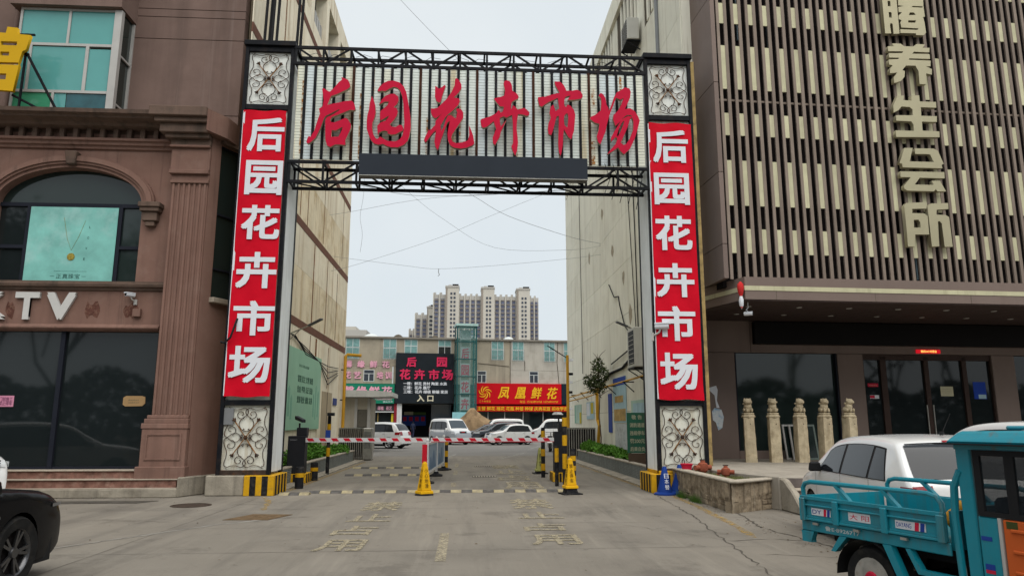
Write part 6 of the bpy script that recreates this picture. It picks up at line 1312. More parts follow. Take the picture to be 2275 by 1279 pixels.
# barriers
m_cab = mat('black_barrier_cabinet', (0.022, 0.023, 0.027), .45, var=.12)
m_armred = mat('red_arm_sticker', (0.50, 0.015, 0.03), .5, var=.1); m_armw = mat('white_barrier_arm', (0.58, 0.58, 0.58), .5, var=.06)
def barrier(label, x0, x1, y, arm_x0, arm_x1, tall, logo):
    t = thing('parking_barrier', label, 'barrier', (0, y, 0), 0, 'parking barriers')
    striped_block(x0 - .05, x1 + .06, -.05, .75, 0, .25, 3, t, sides=('f', 'r', 'l'), nside=3, lean=.0)
    xm = x0 + (x1 - x0) * .45
    MB().box(x0, 0, .25, x1, .35, tall - .22).build('cabinet', m_cab, t, bevel=.012); MB().box(xm, .05, tall - .219, x1 + .02, .33, tall).build('cabinet_head', m_cab, t, bevel=.012)
    if logo: scribble('maker_word', m_white, t, x0 + .06, x0 + .24, 1.13, 1.16, -.001, 1, 8)
    e = put('boom_arm', MB().box(min(arm_x0, arm_x1), -.09, 1.09, max(arm_x0, arm_x1), -.05, 1.19).mesh('boom_arm', m_armw), t)
    n = 10; L_ = abs(arm_x1 - arm_x0) / n; a0 = min(arm_x0, arm_x1)
    for i in range(n): MB().prism([(a0 + i * L_ + .08, 1.1), (a0 + i * L_ + .24, 1.1), (a0 + i * L_ + .18, 1.18), (a0 + i * L_ + .02, 1.18)], -.094, -.089).build('red_stripe', m_armred, e)
    MB().box(min(arm_x0, arm_x1) - .0, -.096, 1.075, max(arm_x0, arm_x1), -.045, 1.0895).build('rubber_edge', m_armred if not logo else m_armw, e)
    return t
lb_t = barrier('left black parking barrier with red and white arm lowered', -4.74, -4.28, 20.3, -4.25, -1.02, 1.46, True)
rb_t = barrier('right black parking barrier with red and white arm lowered', 2.48, 2.78, 20.3, 2.46, -.9, 1.57, False)
c_ = thing('plate_camera', 'black number plate camera on top of the left barrier box', 'camera', (-4.48, 20.45, 1.46), R(55))
MB().cyl((0, 0, 0), .025, .12, 8).build('stalk', m_cab, c_); MB().add([(-.07,-.16,.13),(.07,-.16,.13),(.07,.14,.22),(-.07,.14,.22),(-.07,-.16,.21),(.07,-.16,.21),(.07,.14,.32),(-.07,.14,.32)], [(0,3,2,1),(4,5,6,7),(0,1,5,4),(1,2,6,5),(2,3,7,6),(3,0,4,7)]).build('housing', m_cab, c_, bevel=.015)
c_ = thing('plate_camera', 'white topped plate camera on the right barrier box', 'camera', (2.62, 20.4, 1.57), R(-30))
MB().cyl((0, 0, 0), .025, .12, 8).build('stalk', m_cab, c_); MB().box(-.07, -.2, .12, .07, .1, .24).build('housing', m_cab, c_, bevel=.012); MB().prism([(-.1, .24), (.1, .24), (.03, .31), (-.03, .31)], -.24, .12).build('sun_hood', m_armw, c_)
# bollards and striped posts
def bollard(label, x, y, r, h, bands, grp='black and yellow bollards'):
    t = thing('bollard', label, 'bollard', (x, y, 0), 0, grp)
    MB().lathe([(r, 0), (r, h - .03), (r * .8, h), (0, h)], 18).build('post', m_hblack, t, smooth=True)
    for z0, z1 in bands: MB().lathe([(r + .004, z0), (r + .004, z1)], 18).build('yellow_band', m_yellow, t, smooth=True)
    return t
bollard('short black bollard with one yellow band beside the left striped plinth', -4.05, 18.75, .105, .52, ((.27, .37),))
bollard('short black bollard with one yellow band beyond the left barrier box', -4.18, 21.2, .105, .50, ((.26, .36),))
pb = bollard('tall thin striped post with camera and blue tag left of the lane', -4.27, 23.7, .055, 1.80, ((.55, .82), (1.35, 1.55)), 'tall striped posts')
MB().box(-.09, -.08, .98, .06, -.055, 1.36).build('blue_tag', m_blue, pb); MB().box(-.05, -.16, 1.8, .16, .02, 1.9).build('camera_head', m_cab, pb)
bollard('tallest striped post in front of the right barrier box', 2.55, 18.7, .06, 1.75, ((.45, .82), (1.02, 1.28), (1.5, 1.72)), 'tall striped posts')
bollard('striped post with narrow bands beside the right yellow cone', 2.72, 18.45, .07, .95, ((.18, .30), (.42, .54), (.66, .78)), 'tall striped posts')
bollard('short striped post behind the right barrier', 2.38, 19.0, .05, 1.0, ((.6, .95),), 'tall striped posts')
bollard('orange and black striped post at the far side of the right barrier', 2.35, 22.0, .06, 1.45, ((.2, .4), (.62, .82), (1.05, 1.35)), 'tall striped posts')
# road divider
dv = thing('road_divider', 'white framed blue divider panel with red end plate between the lanes', 'barrier', (-.98, 20.0, 0), math.atan2(5.6, .30))
for u in (0, 2.7, 5.4):
    MB().box(u - .035, -.035, .08, u + .035, .035, 1.1).build('post', m_armw, dv, bevel=.008); MB().lathe([(.045, 1.1), (.05, 1.13), (.025, 1.18), (0, 1.19)], 10).build('post_cap', m_armw, dv, loc=(u, 0, 0))
    MB().lathe([(.22, 0), (.22, .04), (.09, .09), (.07, .14)], 6).build('rubber_foot', m_hblack, dv, loc=(u, 0, 0))
for a in (.04, 2.74):
    for z in (.24, 1.0): MB().box(a, -.025, z, a + 2.62, .025, z + .06).build('rail', m_armw, dv)
    MB().box(a, -.012, .30, a + 2.62, .012, 1.0).build('blue_panel', mat('grey_blue_panel', (0.26, 0.33, 0.42), .6, var=.1), dv)
    for (p, q, h) in ((.3, 1.3, .35), (1.0, 2.3, .5)):
        hill = [(a + p + (q - p) * i / 10, .32 + h * math.sin(math.pi * i / 10) ** 1.5) for i in range(11)]
        MB().prism(hill, -.016, -.0125).build('hill_print', mat('deeper_blue_print', (0.13, 0.20, 0.30), .6), dv)
MB().box(-.075, -.0, .50, -.04, .13, 1.02).build('red_end_plate', m_armred, dv)
bollard('black and yellow post standing behind the divider panel', -.62, 26.2, .06, 1.12, ((.05, .22), (.42, .62), (.82, 1.0)), 'tall striped posts')
tag(MB().lathe([(.3, 0), (.3, .04), (.1, .09), (.06, .09)], 8).build('rubber_foot_base', m_hblack, loc=(-.72, 25.6, 0)), 'black rubber foot lying at the far end of the divider', 'rubber base')
# cones
def square_cone(label, x, y, h, rz, m, words, m_txt, base_raised=.0, s=1.0, grp='warning cones'):
    t = thing('traffic_cone', label, 'traffic cone', (x, y, 0), rz, grp)
    if base_raised: MB().prism([(-.22, -.22), (.22, -.22), (.22, .22), (-.22, .22)], .0, .03, 'xy').build('rubber_base', m_hblack, t); q0 = .03
    z0 = .03; b0, b1 = .17 * s, .055 * s
    MB().lathe([(.25 * s, 0), (.25 * s, .02), (.2 * s, .035)], 20).build('rubber_base', m_hblack, t)
    def fr(a, za, b, zb): return [(-a,-a,za),(a,-a,za),(a,a,za),(-a,a,za),(-b,-b,zb),(b,-b,zb),(b,b,zb),(-b,b,zb)]
    F = [(0,3,2,1),(4,5,6,7),(0,1,5,4),(1,2,6,5),(2,3,7,6),(3,0,4,7)]
    zz0 = z0 + base_raised
    if base_raised: MB().add(fr(.17*s, z0, .15*s, zz0), F).build('black_plinth', m_hblack, t)
    MB().add(fr(b0 * 1.12, zz0, b0 * 1.05, zz0 + .07), F).build('skirt', m, t, bevel=.012)
    MB().add(fr(b0 * .86, zz0 + .07, b1, h), F).build('body', m, t, bevel=.012)
    MB().lathe([(b1 * .9, 0), (b1 * .8, .03), (0, .035)], 10).build('cap', m, t, loc=(0, 0, h - .005))
    for k in range(4):
        tilt = math.atan((b0 * .86 - b1) / (h - zz0 - .07))
        e = put('warning_text', text_words(words, m_txt), t, None, None)
        e.matrix_parent_inverse = Matrix.Identity(4)
        zc = zz0 + .12; rr = b0 * .86 - math.tan(tilt) * (zc - zz0 - .07)
        e.matrix_local = Matrix.Rotation(k * math.pi / 2, 4, 'Z') @ Matrix.Translation((0, -rr - .002, zc)) @ Matrix.Rotation(-tilt, 4, 'X') @ Matrix.Diagonal((b0 * .85, 1, (h - zz0) * .66, 1))
    return t
WORDS = {}
def text_words(w, m):
    """vertical column of characters in a box x -.5...5, z 0..1"""
    if (w, m.name) in WORDS: return WORDS[(w, m.name)]
    vs = []; fs = []; n = len(w)
    for i, ch in enumerate(w):
        me = text_mesh(ch, 0.0, .002); o = len(vs); vs += [((v.co.x - .5) * .72, v.co.y, (n - 1 - i) / n + v.co.z / n * .86 + .02) for v in me.vertices]; fs += [tuple(i2 + o for i2 in p.vertices) for p in me.polygons]; bpy.data.meshes.remove(me)
    me = bpy.data.meshes.new('warning_text'); me.from_pydata(vs, [], fs); me.materials.append(m); WORDS[(w, m.name)] = me
    return me
m_coney = mat('glossy_yellow_cone', (0.62, 0.34, 0.01), .4, var=.06); m_coneb = mat('blue_cone', (0.012, 0.04, 0.20), .45, var=.1); m_coneg = mat('faded_green_cone', (0.30, 0.30, 0.10), .6, var=.2)
m_dtxt = mat('dark_brown_text', (0.06, 0.03, 0.01), .6, var=0)
square_cone('left yellow warning cone standing on the speed hump between the lanes', -.88, 16.9, .70, R(32), m_coney, '小心地滑', m_dtxt, 0, .84)
square_cone('right yellow warning cone on a raised black base by the striped posts', 2.42, 16.9, .78, R(12), m_coney, '禁止停车', m_dtxt, .10, .8)
square_cone('small faded green cone beyond the right barrier', 2.42, 23.6, .78, R(5), m_coneg, '停车', m_dtxt, .05, .85)
def round_cone(label, x, y, h, tilt, words):
    t = thing('traffic_cone', label, 'traffic cone', (x, y, .0), 0, 'blue cones at the right plinth'); t.rotation_euler = (0, tilt, R(6))
    MB().lathe([(.24, 0), (.24, .03), (.17, .06)], 24).build('base', m_coneb, t, smooth=True); MB().lathe([(.17, .05), (.11, h * .5), (.05, h - .02), (.035, h), (0, h)], 20).build('body', m_coneb, t, smooth=True)
    e = put('cone_text', text_words(words, m_white), t); tl = math.atan(.12 / (h - .05))
    e.matrix_local = Matrix.Translation((0, -.168, .12)) @ Matrix.Rotation(-tl, 4, 'X') @ Matrix.Diagonal((.14, 1, (h - .1) * .7, 1))
round_cone('left blue cone with white writing leaning on the right striped plinth', 4.52, 16.62, .62, R(1), '日本替')
round_cone('right blue cone with white characters tilted beside the planter', 4.84, 16.72, .66, R(7), '日本替')
tag(MB().cyl((0, 0, .04), .04, .22, 10, 'x').build('white_bottle', m_white, loc=(4.92, 16.45, 0), rot=(0, 0, R(-40))), 'white plastic bottle lying by the blue cones', 'bottle')
# green warning board
gw = thing('warning_board', 'green board with pale characters warning of a 200 yuan fine in the right planter', 'sign', (0, 22.0, 0))
m_gbd = mat('green_board_paint', (0.035, 0.13, 0.085), .6, var=.12, streak=((0.10, 0.08, 0.05), .5, 6)); m_ptx = mat('pale_green_text', (0.42, 0.42, 0.30), .7, var=.1)
MB().box(4.90, -.02, .70, 5.50, .02, 1.89).build('board', m_gbd, gw)
for i, row in enumerate(('敬 告', '消防通道', '违规停车', '罚200元', '后果自负')):
    fat_text('text_row', row, m_ptx, gw, 4.98 if i else 5.04, 5.43 if i else 5.36, 1.69 - i * .235, 1.82 - i * .235, -.022, .002, .02)
for u in (4.96, 5.42): MB().box(u, .0, .33, u + .04, .04, .72).build('leg', mat('rusty_leg', (0.13, 0.06, 0.035), .9, var=.3), gw)
MB().box(4.92, -.015, .36, 5.48, .01, .69).build('lower_panel', mat('brown_lower_panel', (0.10, 0.07, 0.05), .8, var=.2), gw)
# guard booth
gb_ = thing('guard_booth', 'cream guard booth with white slab canopy behind the left folding gate', 'booth', (0, 41.0, 0))
m_booth = mat('cream_booth', (0.40, 0.36, 0.29), .8, var=.08, streak=((0.25, 0.21, 0.16), .5, 3))
MB().box(-7.2, 0, 0, -6.05, 2.6, 2.95).build('wall', m_booth, gb_); MB().box(-6.05, 0, 0, -5.9, .15, 2.9).build('door_jamb', m_alu, gb_); MB().box(-5.35, 0, 0, -5.2, .15, 2.9).build('door_jamb', m_alu, gb_)
MB().box(-5.9, .08, 1.35, -5.35, .1, 2.3).build('door_pane', mat('dull_pane', (0.12, 0.11, 0.09), .3), gb_); MB().box(-5.9, .06, .05, -5.35, .1, 1.3).build('door_leaf', m_alu, gb_); MB().box(-6.05, .02, 2.3, -5.2, .2, 2.95).build('fanlight', m_booth, gb_); MB().box(-6.05, .3, 0, -5.22, 2.6, 2.9).build('side_wall', m_booth, gb_)
MB().prism([(-7.4, 2.96), (-4.75, 2.96), (-3.95, 3.0), (-3.95, 3.22), (-4.8, 3.3), (-7.4, 3.34)], -.8, 2.8).build('roof_slab', mat('pale_booth_roof', (0.50, 0.50, 0.47), .7, streak=((0.3, 0.28, 0.24), .6, 2)), gb_)
# street lamp on the right
sl_ = thing('street_lamp', 'yellow lamp post with cameras near the far end of the right wall', 'street lamp', (5.1, 36.0, 0))
MB().tube([(0, 0, 0), (0, 0, 4.9)], [.08, .07], 10).build('post', m_pipe_y, sl_, smooth=True); MB().beam((0, 0, 4.75), (-.75, 0, 5.2), .05, .04).build('arm', m_black, sl_); MB().beam((-.6, 0, 5.12), (-1.0, 0, 5.36), .12, .04).build('lamp_head', m_black, sl_)
for i, z in enumerate((4.6, 3.9, 3.5, 3.0, 2.2)): MB().box(.06, -.1, z, .28 - .02 * i, .05, z + .12).build('camera_box', m_black if i % 2 else m_white, sl_); 
# small person walking to the entrance
def loft_person(label, loc, rz, cloth_top, cloth_leg):
    t = thing('person', label, 'person', loc, rz)
    me = bpy.data.meshes.new('body'); J = {'pel': (0, 0, .93, .13), 'waist': (0, 0, 1.08, .125), 'chest': (0, 0, 1.30, .15), 'neck': (0, 0, 1.47, .055), 'head': (0, -.01, 1.58, .085), 'crown': (0, -.01, 1.69, .07),
        'shL': (.17, 0, 1.40, .07), 'elL': (.25, .02, 1.14, .05), 'haL': (.24, -.08, .92, .04), 'shR': (-.17, 0, 1.40, .07), 'elR': (-.24, .03, 1.14, .05), 'haR': (-.22, -.1, .95, .04),
        'hipL': (.09, 0, .88, .10), 'knL': (.10, -.12, .48, .07), 'anL': (.10, -.02, .09, .045), 'toL': (.11, -.16, .04, .04), 'hipR': (-.09, 0, .88, .10), 'knR': (-.10, .04, .48, .07), 'anR': (-.10, .20, .10, .045), 'toR': (-.11, .08, .03, .04)}
    E_ = [('pel', 'waist'), ('waist', 'chest'), ('chest', 'neck'), ('neck', 'head'), ('head', 'crown'), ('chest', 'shL'), ('shL', 'elL'), ('elL', 'haL'), ('chest', 'shR'), ('shR', 'elR'), ('elR', 'haR'), ('pel', 'hipL'), ('hipL', 'knL'), ('knL', 'anL'), ('anL', 'toL'), ('pel', 'hipR'), ('hipR', 'knR'), ('knR', 'anR'), ('anR', 'toR')]
    K = list(J); me.from_pydata([J[k][:3] for k in K], [(K.index(a), K.index(b)) for a, b in E_], [])
    o = put('body', me, t); sk = o.modifiers.new('skin', 'SKIN'); o.modifiers.new('sub', 'SUBSURF').levels = 1; o.modifiers['sub'].render_levels = 1
    for i, k in enumerate(K): me.skin_vertices[0].data[i].radius = (J[k][3], J[k][3])
    me.skin_vertices[0].data[0].use_root = True
    dg = bpy.context.evaluated_depsgraph_get(); m2 = bpy.data.meshes.new_from_object(o.evaluated_get(dg)); o.modifiers.clear(); o.data = m2
    m2.materials.clear(); m2.materials.append(cloth_top); m2.materials.append(cloth_leg); m2.materials.append(mat('skin_tone', (0.35, 0.2, 0.14), .6)); m2.materials.append(m_blackplastic)
    for p in m2.polygons:
        z = p.center.z; p.material_index = 1 if z < .95 else 0
        if z > 1.48: p.material_index = 3 if (z > 1.62 or p.center.y > .0) else 2
        if z < 1.0 and abs(p.center.x) > .19: p.material_index = 2
        if z < .10: p.material_index = 3
        p.use_smooth = True
    return t
loft_person('person in dark navy jacket and trousers walking at the market entrance', (-5.15, 74.6, .0), R(160), mat('navy_jacket', (0.02, 0.025, 0.05), .8), mat('navy_trousers', (0.018, 0.022, 0.045), .8))
# person in red inside the left flower shop
loft_person('person in red top behind the flower shop counter', (-10.9, 76.0, .15), R(10), mat('red_top', (0.45, 0.02, 0.06), .8), mat('dark_trousers', (0.02, 0.02, 0.022), .8))
# drain grates in the road
for i, (x, y) in enumerate(((0.62, 22.4), (0.75, 27.6))):
    t = thing('drain_grate', ['nearer slotted iron drain grate in the right lane', 'farther slotted iron drain grate in the right lane'][i], 'drain', (x, y, 0)); MB().box(-.36, -.16, .001, .36, .16, .006).build('recess', m_void, t)
    for k in range(9): MB().box(-.34 + k * .08, -.15, .0065, -.30 + k * .08, .15, .012).build('grate_bar', m_coping, t)
# overhead wires across the lane
def sag(p, q, s, n=14):
    p, q = Vector(p), Vector(q); return [p.lerp(q, i / n) - Vector((0, 0, s * 4 * (i / n) * (1 - i / n))) for i in range(n + 1)]
WA = [(-5.8, 30, 10.2), (-4.84, 30, 10.38), (-1.49, 30, 11.04), (3.65, 30, 11.45), (5.95, 30, 11.6)]
WB = [(-5.8, 31, 8.0), (-4.58, 31, 8.35), (-1.31, 31, 9.51), (1.05, 31, 10.58), (3.77, 31, 11.78), (5.95, 31, 12.7)]
WC = [(-5.8, 31, 8.65), (-4.97, 31, 8.55), (-2.65, 31, 8.28), (-1.19, 31, 8.16), (1.26, 31, 8.34), (4.48, 31, 8.69), (5.95, 31, 8.9)]
WD_ = [(-5.8, 31, 16.0), (-3, 31, 13.6), (-.76, 31, 12.1), (.45, 31, 11.39), (1.85, 31, 10.59), (4.5, 31, 9.71), (5.95, 31, 9.4)]
WE = [(-5.8, 31, 14.6), (-2.74, 31, 11.74), (-.93, 31, 10.33), (1.26, 31, 9.14), (4.49, 31, 9.09), (5.95, 31, 9.3)]
WF = [(-5.8, 20, 8.7), (-3.26, 20, 8.27), (-1.76, 20, 7.98), (-.48, 20, 7.97), (.81, 20, 8.04), (5.95, 20, 8.5)]
WV = [(-4.4, 30, 13.0), (-4.4, 30, 11.18), (-4.51, 30, 10.18), (-4.39, 30, 9.4), (-4.45, 30, 8.62)]
WT = [(-.304, 17.3, 10.8), (-1.1, 18.6, 12.3), (-2.06, 20, 14.06), (-3.4, 22, 16.6), (-5.8, 25.5, 19.0)]
def wirepath(pts):
    return [(x, y, z) for (x, y), z in zip(smooth([(p[0], p[1]) for p in pts], 5), [q[1] for q in smooth([(p[0], p[2]) for p in pts], 5)])]
for lb_, pts, r in (('straight wire rising from the left wall to the upper right of the opening', WA, .011), ('wire climbing from low left to upper right across the sky', WB, .010), ('lowest slack wire sagging between the two cream buildings', WC, .010), ('pair wire descending steeply to the right wall', WD_, .016), ('long slack wire drooping from upper left to the right wall', WE, .010), ('slack wire just under the gate bottom truss', WF, .010), ('loose wire dangling vertically in the left part of the sky', WV, .010), ('wire rising from the gate top into the sky above', WT, .011)):
    tag(MB().tube(wirepath(pts), r * .6, 5).build('overhead_wire', m_wire), lb_, 'wire', 'overhead wires across the lane')
tag(MB().tube([(-1.19, 31, 8.16), (-1.2, 31, 8.0), (-1.15, 31, 7.9), (-1.22, 31, 7.84)], .014, 4).build('dangling_wire', m_wire), 'short wire end dangling from the middle of the lowest wire', 'wire')
# ================================================================ VEHICLES
def lerp_profile(P, x):
    for (x0, z0), (x1, z1) in zip(P[:-1], P[1:]):
        if x0 <= x <= x1: return z0 + (z1 - z0) * (x - x0) / max(1e-6, x1 - x0)
    return P[0][1] if x < P[0][0] else P[-1][1]
def spline(P, n=6):
    out = smooth(P, n); res = [out[0]]
    for p in out[1:]:
        if p[0] > res[-1][0] + 1e-3: res.append(p)
        else: res.append((res[-1][0] + 1e-3, p[1]))
    return res
WHEELS = {}
def wheel_parts(r, w, rim_m, style):
    key = (round(r, 3), rim_m.name, style)
    if key not in WHEELS:
        ri = r * .66
        ty = MB().lathe([(ri, -w/2 + .01), (r * .93, -w/2), (r, -w/2 + .035), (r, w/2 - .035), (r * .93, w/2), (ri, w/2 - .01), (ri, -w/2 + .01)], 30, (0, 0, 0), 'y', False).mesh('tyre', m_tyre, smooth=True)
        rm = MB(); rm.lathe([(ri, -w/2 + .012), (ri * .92, -w/2 + .03), (ri * .88, -w/2 + .06), (ri * .88, w/2 - .02), (ri, w/2 - .015)], 26, (0, 0, 0), 'y', False)
        for k in range(5 if style != 'steel' else 10):
            a = k * 2 * math.pi / (5 if style != 'steel' else 10)
            for da in ((-.16, .16) if style != 'steel' else (0,)):
                rm.beam((.03 * math.cos(a), -w/2 + .045, .03 * math.sin(a)), (ri * .92 * math.cos(a + da), -w/2 + .03, ri * .92 * math.sin(a + da)), .028 if style != 'steel' else .06, .02, up=(0, 1, 0))
        rm.lathe([(0, -w/2 + .02), (.05, -w/2 + .02), (.06, -w/2 + .05)], 12, (0, 0, 0), 'y')
        if style == 'steel': rm = MB().lathe([(0, -w/2 + .01), (.05, -w/2 + .01), (.10, -w/2 + .03), (ri * .72, -w/2 + .045), (ri * .80, -w/2 + .012), (ri * .9, -w/2 + .008), (ri, -w/2 + .004)], 30, (0, 0, 0), 'y')
        WHEELS[key] = (ty, rm.mesh('rim', rim_m, smooth=True), MB().lathe([(ri * .88, -w/2 + .075), (ri * .88, -w/2 + .085)], 20, (0, 0, 0), 'y').mesh('brake_disc', m_void))
    return WHEELS[key]
def add_wheel(parent, x, y, r, w, side, rim_m=None, style='alloy', steer=0.0):
    ty, rm, bd = wheel_parts(r, w, rim_m or m_rim, style)
    o = put('wheel', ty, parent, (x, y, r), (0, 0, (0 if side < 0 else math.pi) + steer)); put('rim', rm, o); put('brake_disc', bd, o)
    return o
def car(label, loc, heading, L, W, H, prof, belt, wheels, paint, group, glass=m_carglass, side_wins=(), top_glass=(), top_patches=(), side_patches=(), seams=(), lower=None, wr=.31, rim=None, zb0=.20, tumble=.24, name='parked_car', cat='car', mirrors=None, two_tone=None, seats=None, grille=None):
    """local x: 0 at the tail, L at the nose; heading is the world angle of the nose direction"""
    t = thing(name, label, cat, loc, heading, group)
    P = spline(prof)
    def zt(x): return lerp_profile(P, x)
    def hw(x):
        e = abs(x - L / 2) / (L / 2); return W / 2 * (1 - .16 * e ** 5 - .02 * e)
    def f(z):
        if z < belt: q = (z - zb0) / (belt - zb0); return .955 + .045 * math.sin(min(1, max(0, q)) * math.pi * .62) ** .8
        q = (z - belt) / (H - belt); return .997 - tumble * max(0, q) ** 1.1
    def zbot(x):
        z = zb0
        for xw in wheels:
            d = abs(x - xw); ra = wr + .055
            if d < ra: z = max(z, wr + math.sqrt(ra * ra - d * d) - .02)
        e = max(0, abs(x - L / 2) / (L / 2) - .88) / .12; return max(z, zb0 + .10 * e * e)
    xs = [p[0] for p in P]
    for xw in wheels:
        ra = wr + .055
        for i in range(-8, 9): xs.append(xw + ra * math.sin(i / 8 * math.pi / 2) * .999)
        xs += [xw - ra - .004, xw + ra + .004]
    xs = sorted(set(round(x, 4) for x in xs if P[0][0] <= x <= P[-1][0]))
    xs2 = [xs[0]]
    for x in xs[1:]:
        if x - xs2[-1] > .002: xs2.append(x)
    rings = []
    nS, nT = 9, 5
    for x in xs2:
        top = zt(x); b = min(zbot(x), top - .05); r_ = min(.09, (top - b) * .35); ring = []
        for i in range(nS + 1):
            z = b + (top - r_ - b) * i / nS; ring.append((hw(x) * f(z), z))
        h = ring[-1][0]
        for i in (1, 2): a = i / 3 * math.pi / 2; ring.append((h - r_ * (1 - math.cos(a)), top - r_ + r_ * math.sin(a) - .004))
        he = h - r_
        for i in range(nT + 1): y = he * (1 - i / nT); ring.append((y, top + .025 * (1 - (y / max(he, .01)) ** 2)))
        rings.append([(x, y, z) for y, z in ring] + [(x, -y, z) for y, z in reversed(ring[:-1])])
    mb = MB(); n = len(rings[0])
    for rg in rings: mb.v += rg
    for i in range(len(rings) - 1):
        for j in range(n - 1): mb.f.append((i*n+j, i*n+j+1, (i+1)*n+j+1, (i+1)*n+j))
    mb.f.append(tuple(range(n))); mb.f.append(tuple((len(rings)-1)*n + j for j in reversed(range(n))))
    body = mb.build('body', paint, t, smooth=True)
    if two_tone:
        for pg in body.data.polygons:
            if pg.center.z < two_tone[0]: pg.material_index = 1
        body.data.materials.append(two_tone[1])
    MB().box(.25, -W/2 + .12, .16, L - .25, W/2 - .12, .5).build('underbody', m_blackplastic, t)
    def side_patch(nm, x0, x1, zlo, zhi, m, off=.008, inset=0.0, slope0=0.0, slope1=0.0, nx=14, nz=4, both=True):
        for s in ((1, -1) if both else (1,)):
            g = MB()
            for i in range(nx + 1):
                for j in range(nz + 1):
                    v = j / nz
                    xa, xb = x0 + slope0 * v, x1 + slope1 * v; x = xa + (xb - xa) * i / nx
                    zl = zlo(x) if callable(zlo) else zlo; zh = zhi(x) if callable(zhi) else zhi
                    z = zl + (max(zh, zl + .002) - zl) * v
                    g.v.append((x, s * (hw(x) * f(z) + off), z))
            for i in range(nx):
                for j in range(nz): a = i * (nz + 1) + j; g.f.append((a, a + 1, a + nz + 2, a + nz + 1))
            g.build(nm, m, t, smooth=True)
    def top_patch(nm, x0, x1, y0, y1, m, off=.008, nx=10, ny=8, taper=0.0):
        """y0,y1 as fractions of the local half width"""
        g = MB()
        for i in range(nx + 1):
            x = x0 + (x1 - x0) * i / nx; e = .01; dz = (zt(x + e) - zt(x - e)) / (2 * e); nrm = Vector((-dz, 1)).normalized()
            top = zt(x); r_ = min(.09, (top - zb0) * .35); he = hw(x) * f(top - r_) - r_ * .55
            for j in range(ny + 1):
                y = he * (y0 + (y1 - y0) * j / ny) * (1 - taper * i / nx); g.v.append((x + nrm.x * off, y, top + .025 * (1 - min(1, abs(y) / max(he, .01)) ** 2) + nrm.y * off))
        for i in range(nx):
            for j in range(ny): a = i * (ny + 1) + j; g.f.append((a, a + 1, a + ny + 2, a + ny + 1))
        g.build(nm, m, t, smooth=True)
    if side_wins:
        a, b = side_wins[0], side_wins[-1]
        side_patch('window_trim', a[0] - .02, b[1] + .03, belt + .004, lambda x: zt(x) - a[4] + .02, m_blackplastic, .004, slope0=a[2], slope1=b[3], nx=26)
    for (x0, x1, s0, s1, ins) in side_wins: side_patch('side_window', x0, x1, belt + .015, lambda x: zt(x) - ins, glass, slope0=s0, slope1=s1)
    for (nm, x0, x1) in top_glass: top_patch(nm, x0, x1, -.93, .93, glass if nm != 'windscreen' else m_carglass2)
    for (nm, x0, x1, y0, y1, m) in top_patches:
        top_patch(nm, x0, x1, y0, y1, m, .012)
    for (nm, x0, x1, z0, z1, m) in side_patches: side_patch(nm, x0, x1, z0, z1, m, .010, nx=8, nz=3)
    for x, z0, z1 in seams: side_patch('door_seam', x - .004, x + .004, z0, z1, m_seam, .004, nx=1, nz=8)
    if lower: side_patch('sill_trim', wheels[0] + wr + .06, wheels[1] - wr - .06, zb0, zb0 + .10, lower, .006)
    for xw in wheels:
        for s in (1, -1): add_wheel(t, xw, s * (W / 2 - .115), wr, .19, -1 if s < 0 else 1, rim)
    if mirrors:
        for s in (1, -1):
            m_ = MB(); m_.add([(mirrors[0]-.02, s*(W/2-.02), mirrors[1]-.05), (mirrors[0]+.08, s*(W/2-.02), mirrors[1]-.05), (mirrors[0]+.08, s*(W/2+.15), mirrors[1]-.05), (mirrors[0]-.02, s*(W/2+.16), mirrors[1]-.05), (mirrors[0]-.02, s*(W/2-.0), mirrors[1]+.08), (mirrors[0]+.04, s*(W/2-.0), mirrors[1]+.08), (mirrors[0]+.05, s*(W/2+.13), mirrors[1]+.08), (mirrors[0]-.02, s*(W/2+.15), mirrors[1]+.08)],
                [(0,3,2,1),(4,5,6,7),(0,1,5,4),(1,2,6,5),(2,3,7,6),(3,0,4,7)]); m_.build('mirror', mirrors[2], t, bevel=.02)
    return t
HATCH = [(0, .42), (.02, .56), (.07, .66), (.10, .74), (.14, .90), (.19, .98), (.40, 1.22), (.56, 1.365), (.72, 1.42), (1.1, 1.455), (1.6, 1.46), (2.1, 1.43), (2.4, 1.36), (2.75, 1.15), (3.05, .97), (3.2, .93), (3.55, .86), (3.8, .76), (3.92, .64), (3.97, .46)]
HATCH = [(x, z * .978 if z > .6 else z) for x, z in HATCH]
h_ = car('white hatchback parked nose in behind the turquoise cargo tricycle', (5.56, 7.6, 0), R(82.5), 3.97, 1.69, 1.46, HATCH, .93, (.70, 3.18), m_carwhite, 'parked cars',
    side_wins=((.62, 1.02, .16, .0, .115), (1.08, 1.86, .0, .0, .105), (1.93, 2.80, .0, -.38, .11)), top_glass=(('rear_window', .20, .545), ('windscreen', 2.38, 3.02)),
    top_patches=(('tail_lamp', .09, .15, .74, 1.05, m_redlens), ('tail_lamp', .09, .15, -1.05, -.74, m_redlens), ('head_lamp', 3.66, 3.86, .6, .98, m_clearlens), ('head_lamp', 3.66, 3.86, -.98, -.6, m_clearlens), ('high_brake_lamp', .575, .61, -.22, .22, m_redlens), ('spoiler_shade', .548, .57, -.9, .9, m_blackplastic)),
    side_patches=(('tail_lamp_side', .05, .30, .70, .90, m_redlens), ('door_handle', 1.95, 2.1, .80, .83, m_carwhite), ('door_handle', 1.05, 1.2, .80, .83, m_carwhite)), seams=((1.02, .35, .93), (1.90, .25, .93), (2.86, .3, .9)), mirrors=(2.62, .97, m_blackplastic), lower=m_blackplastic, wr=.30)
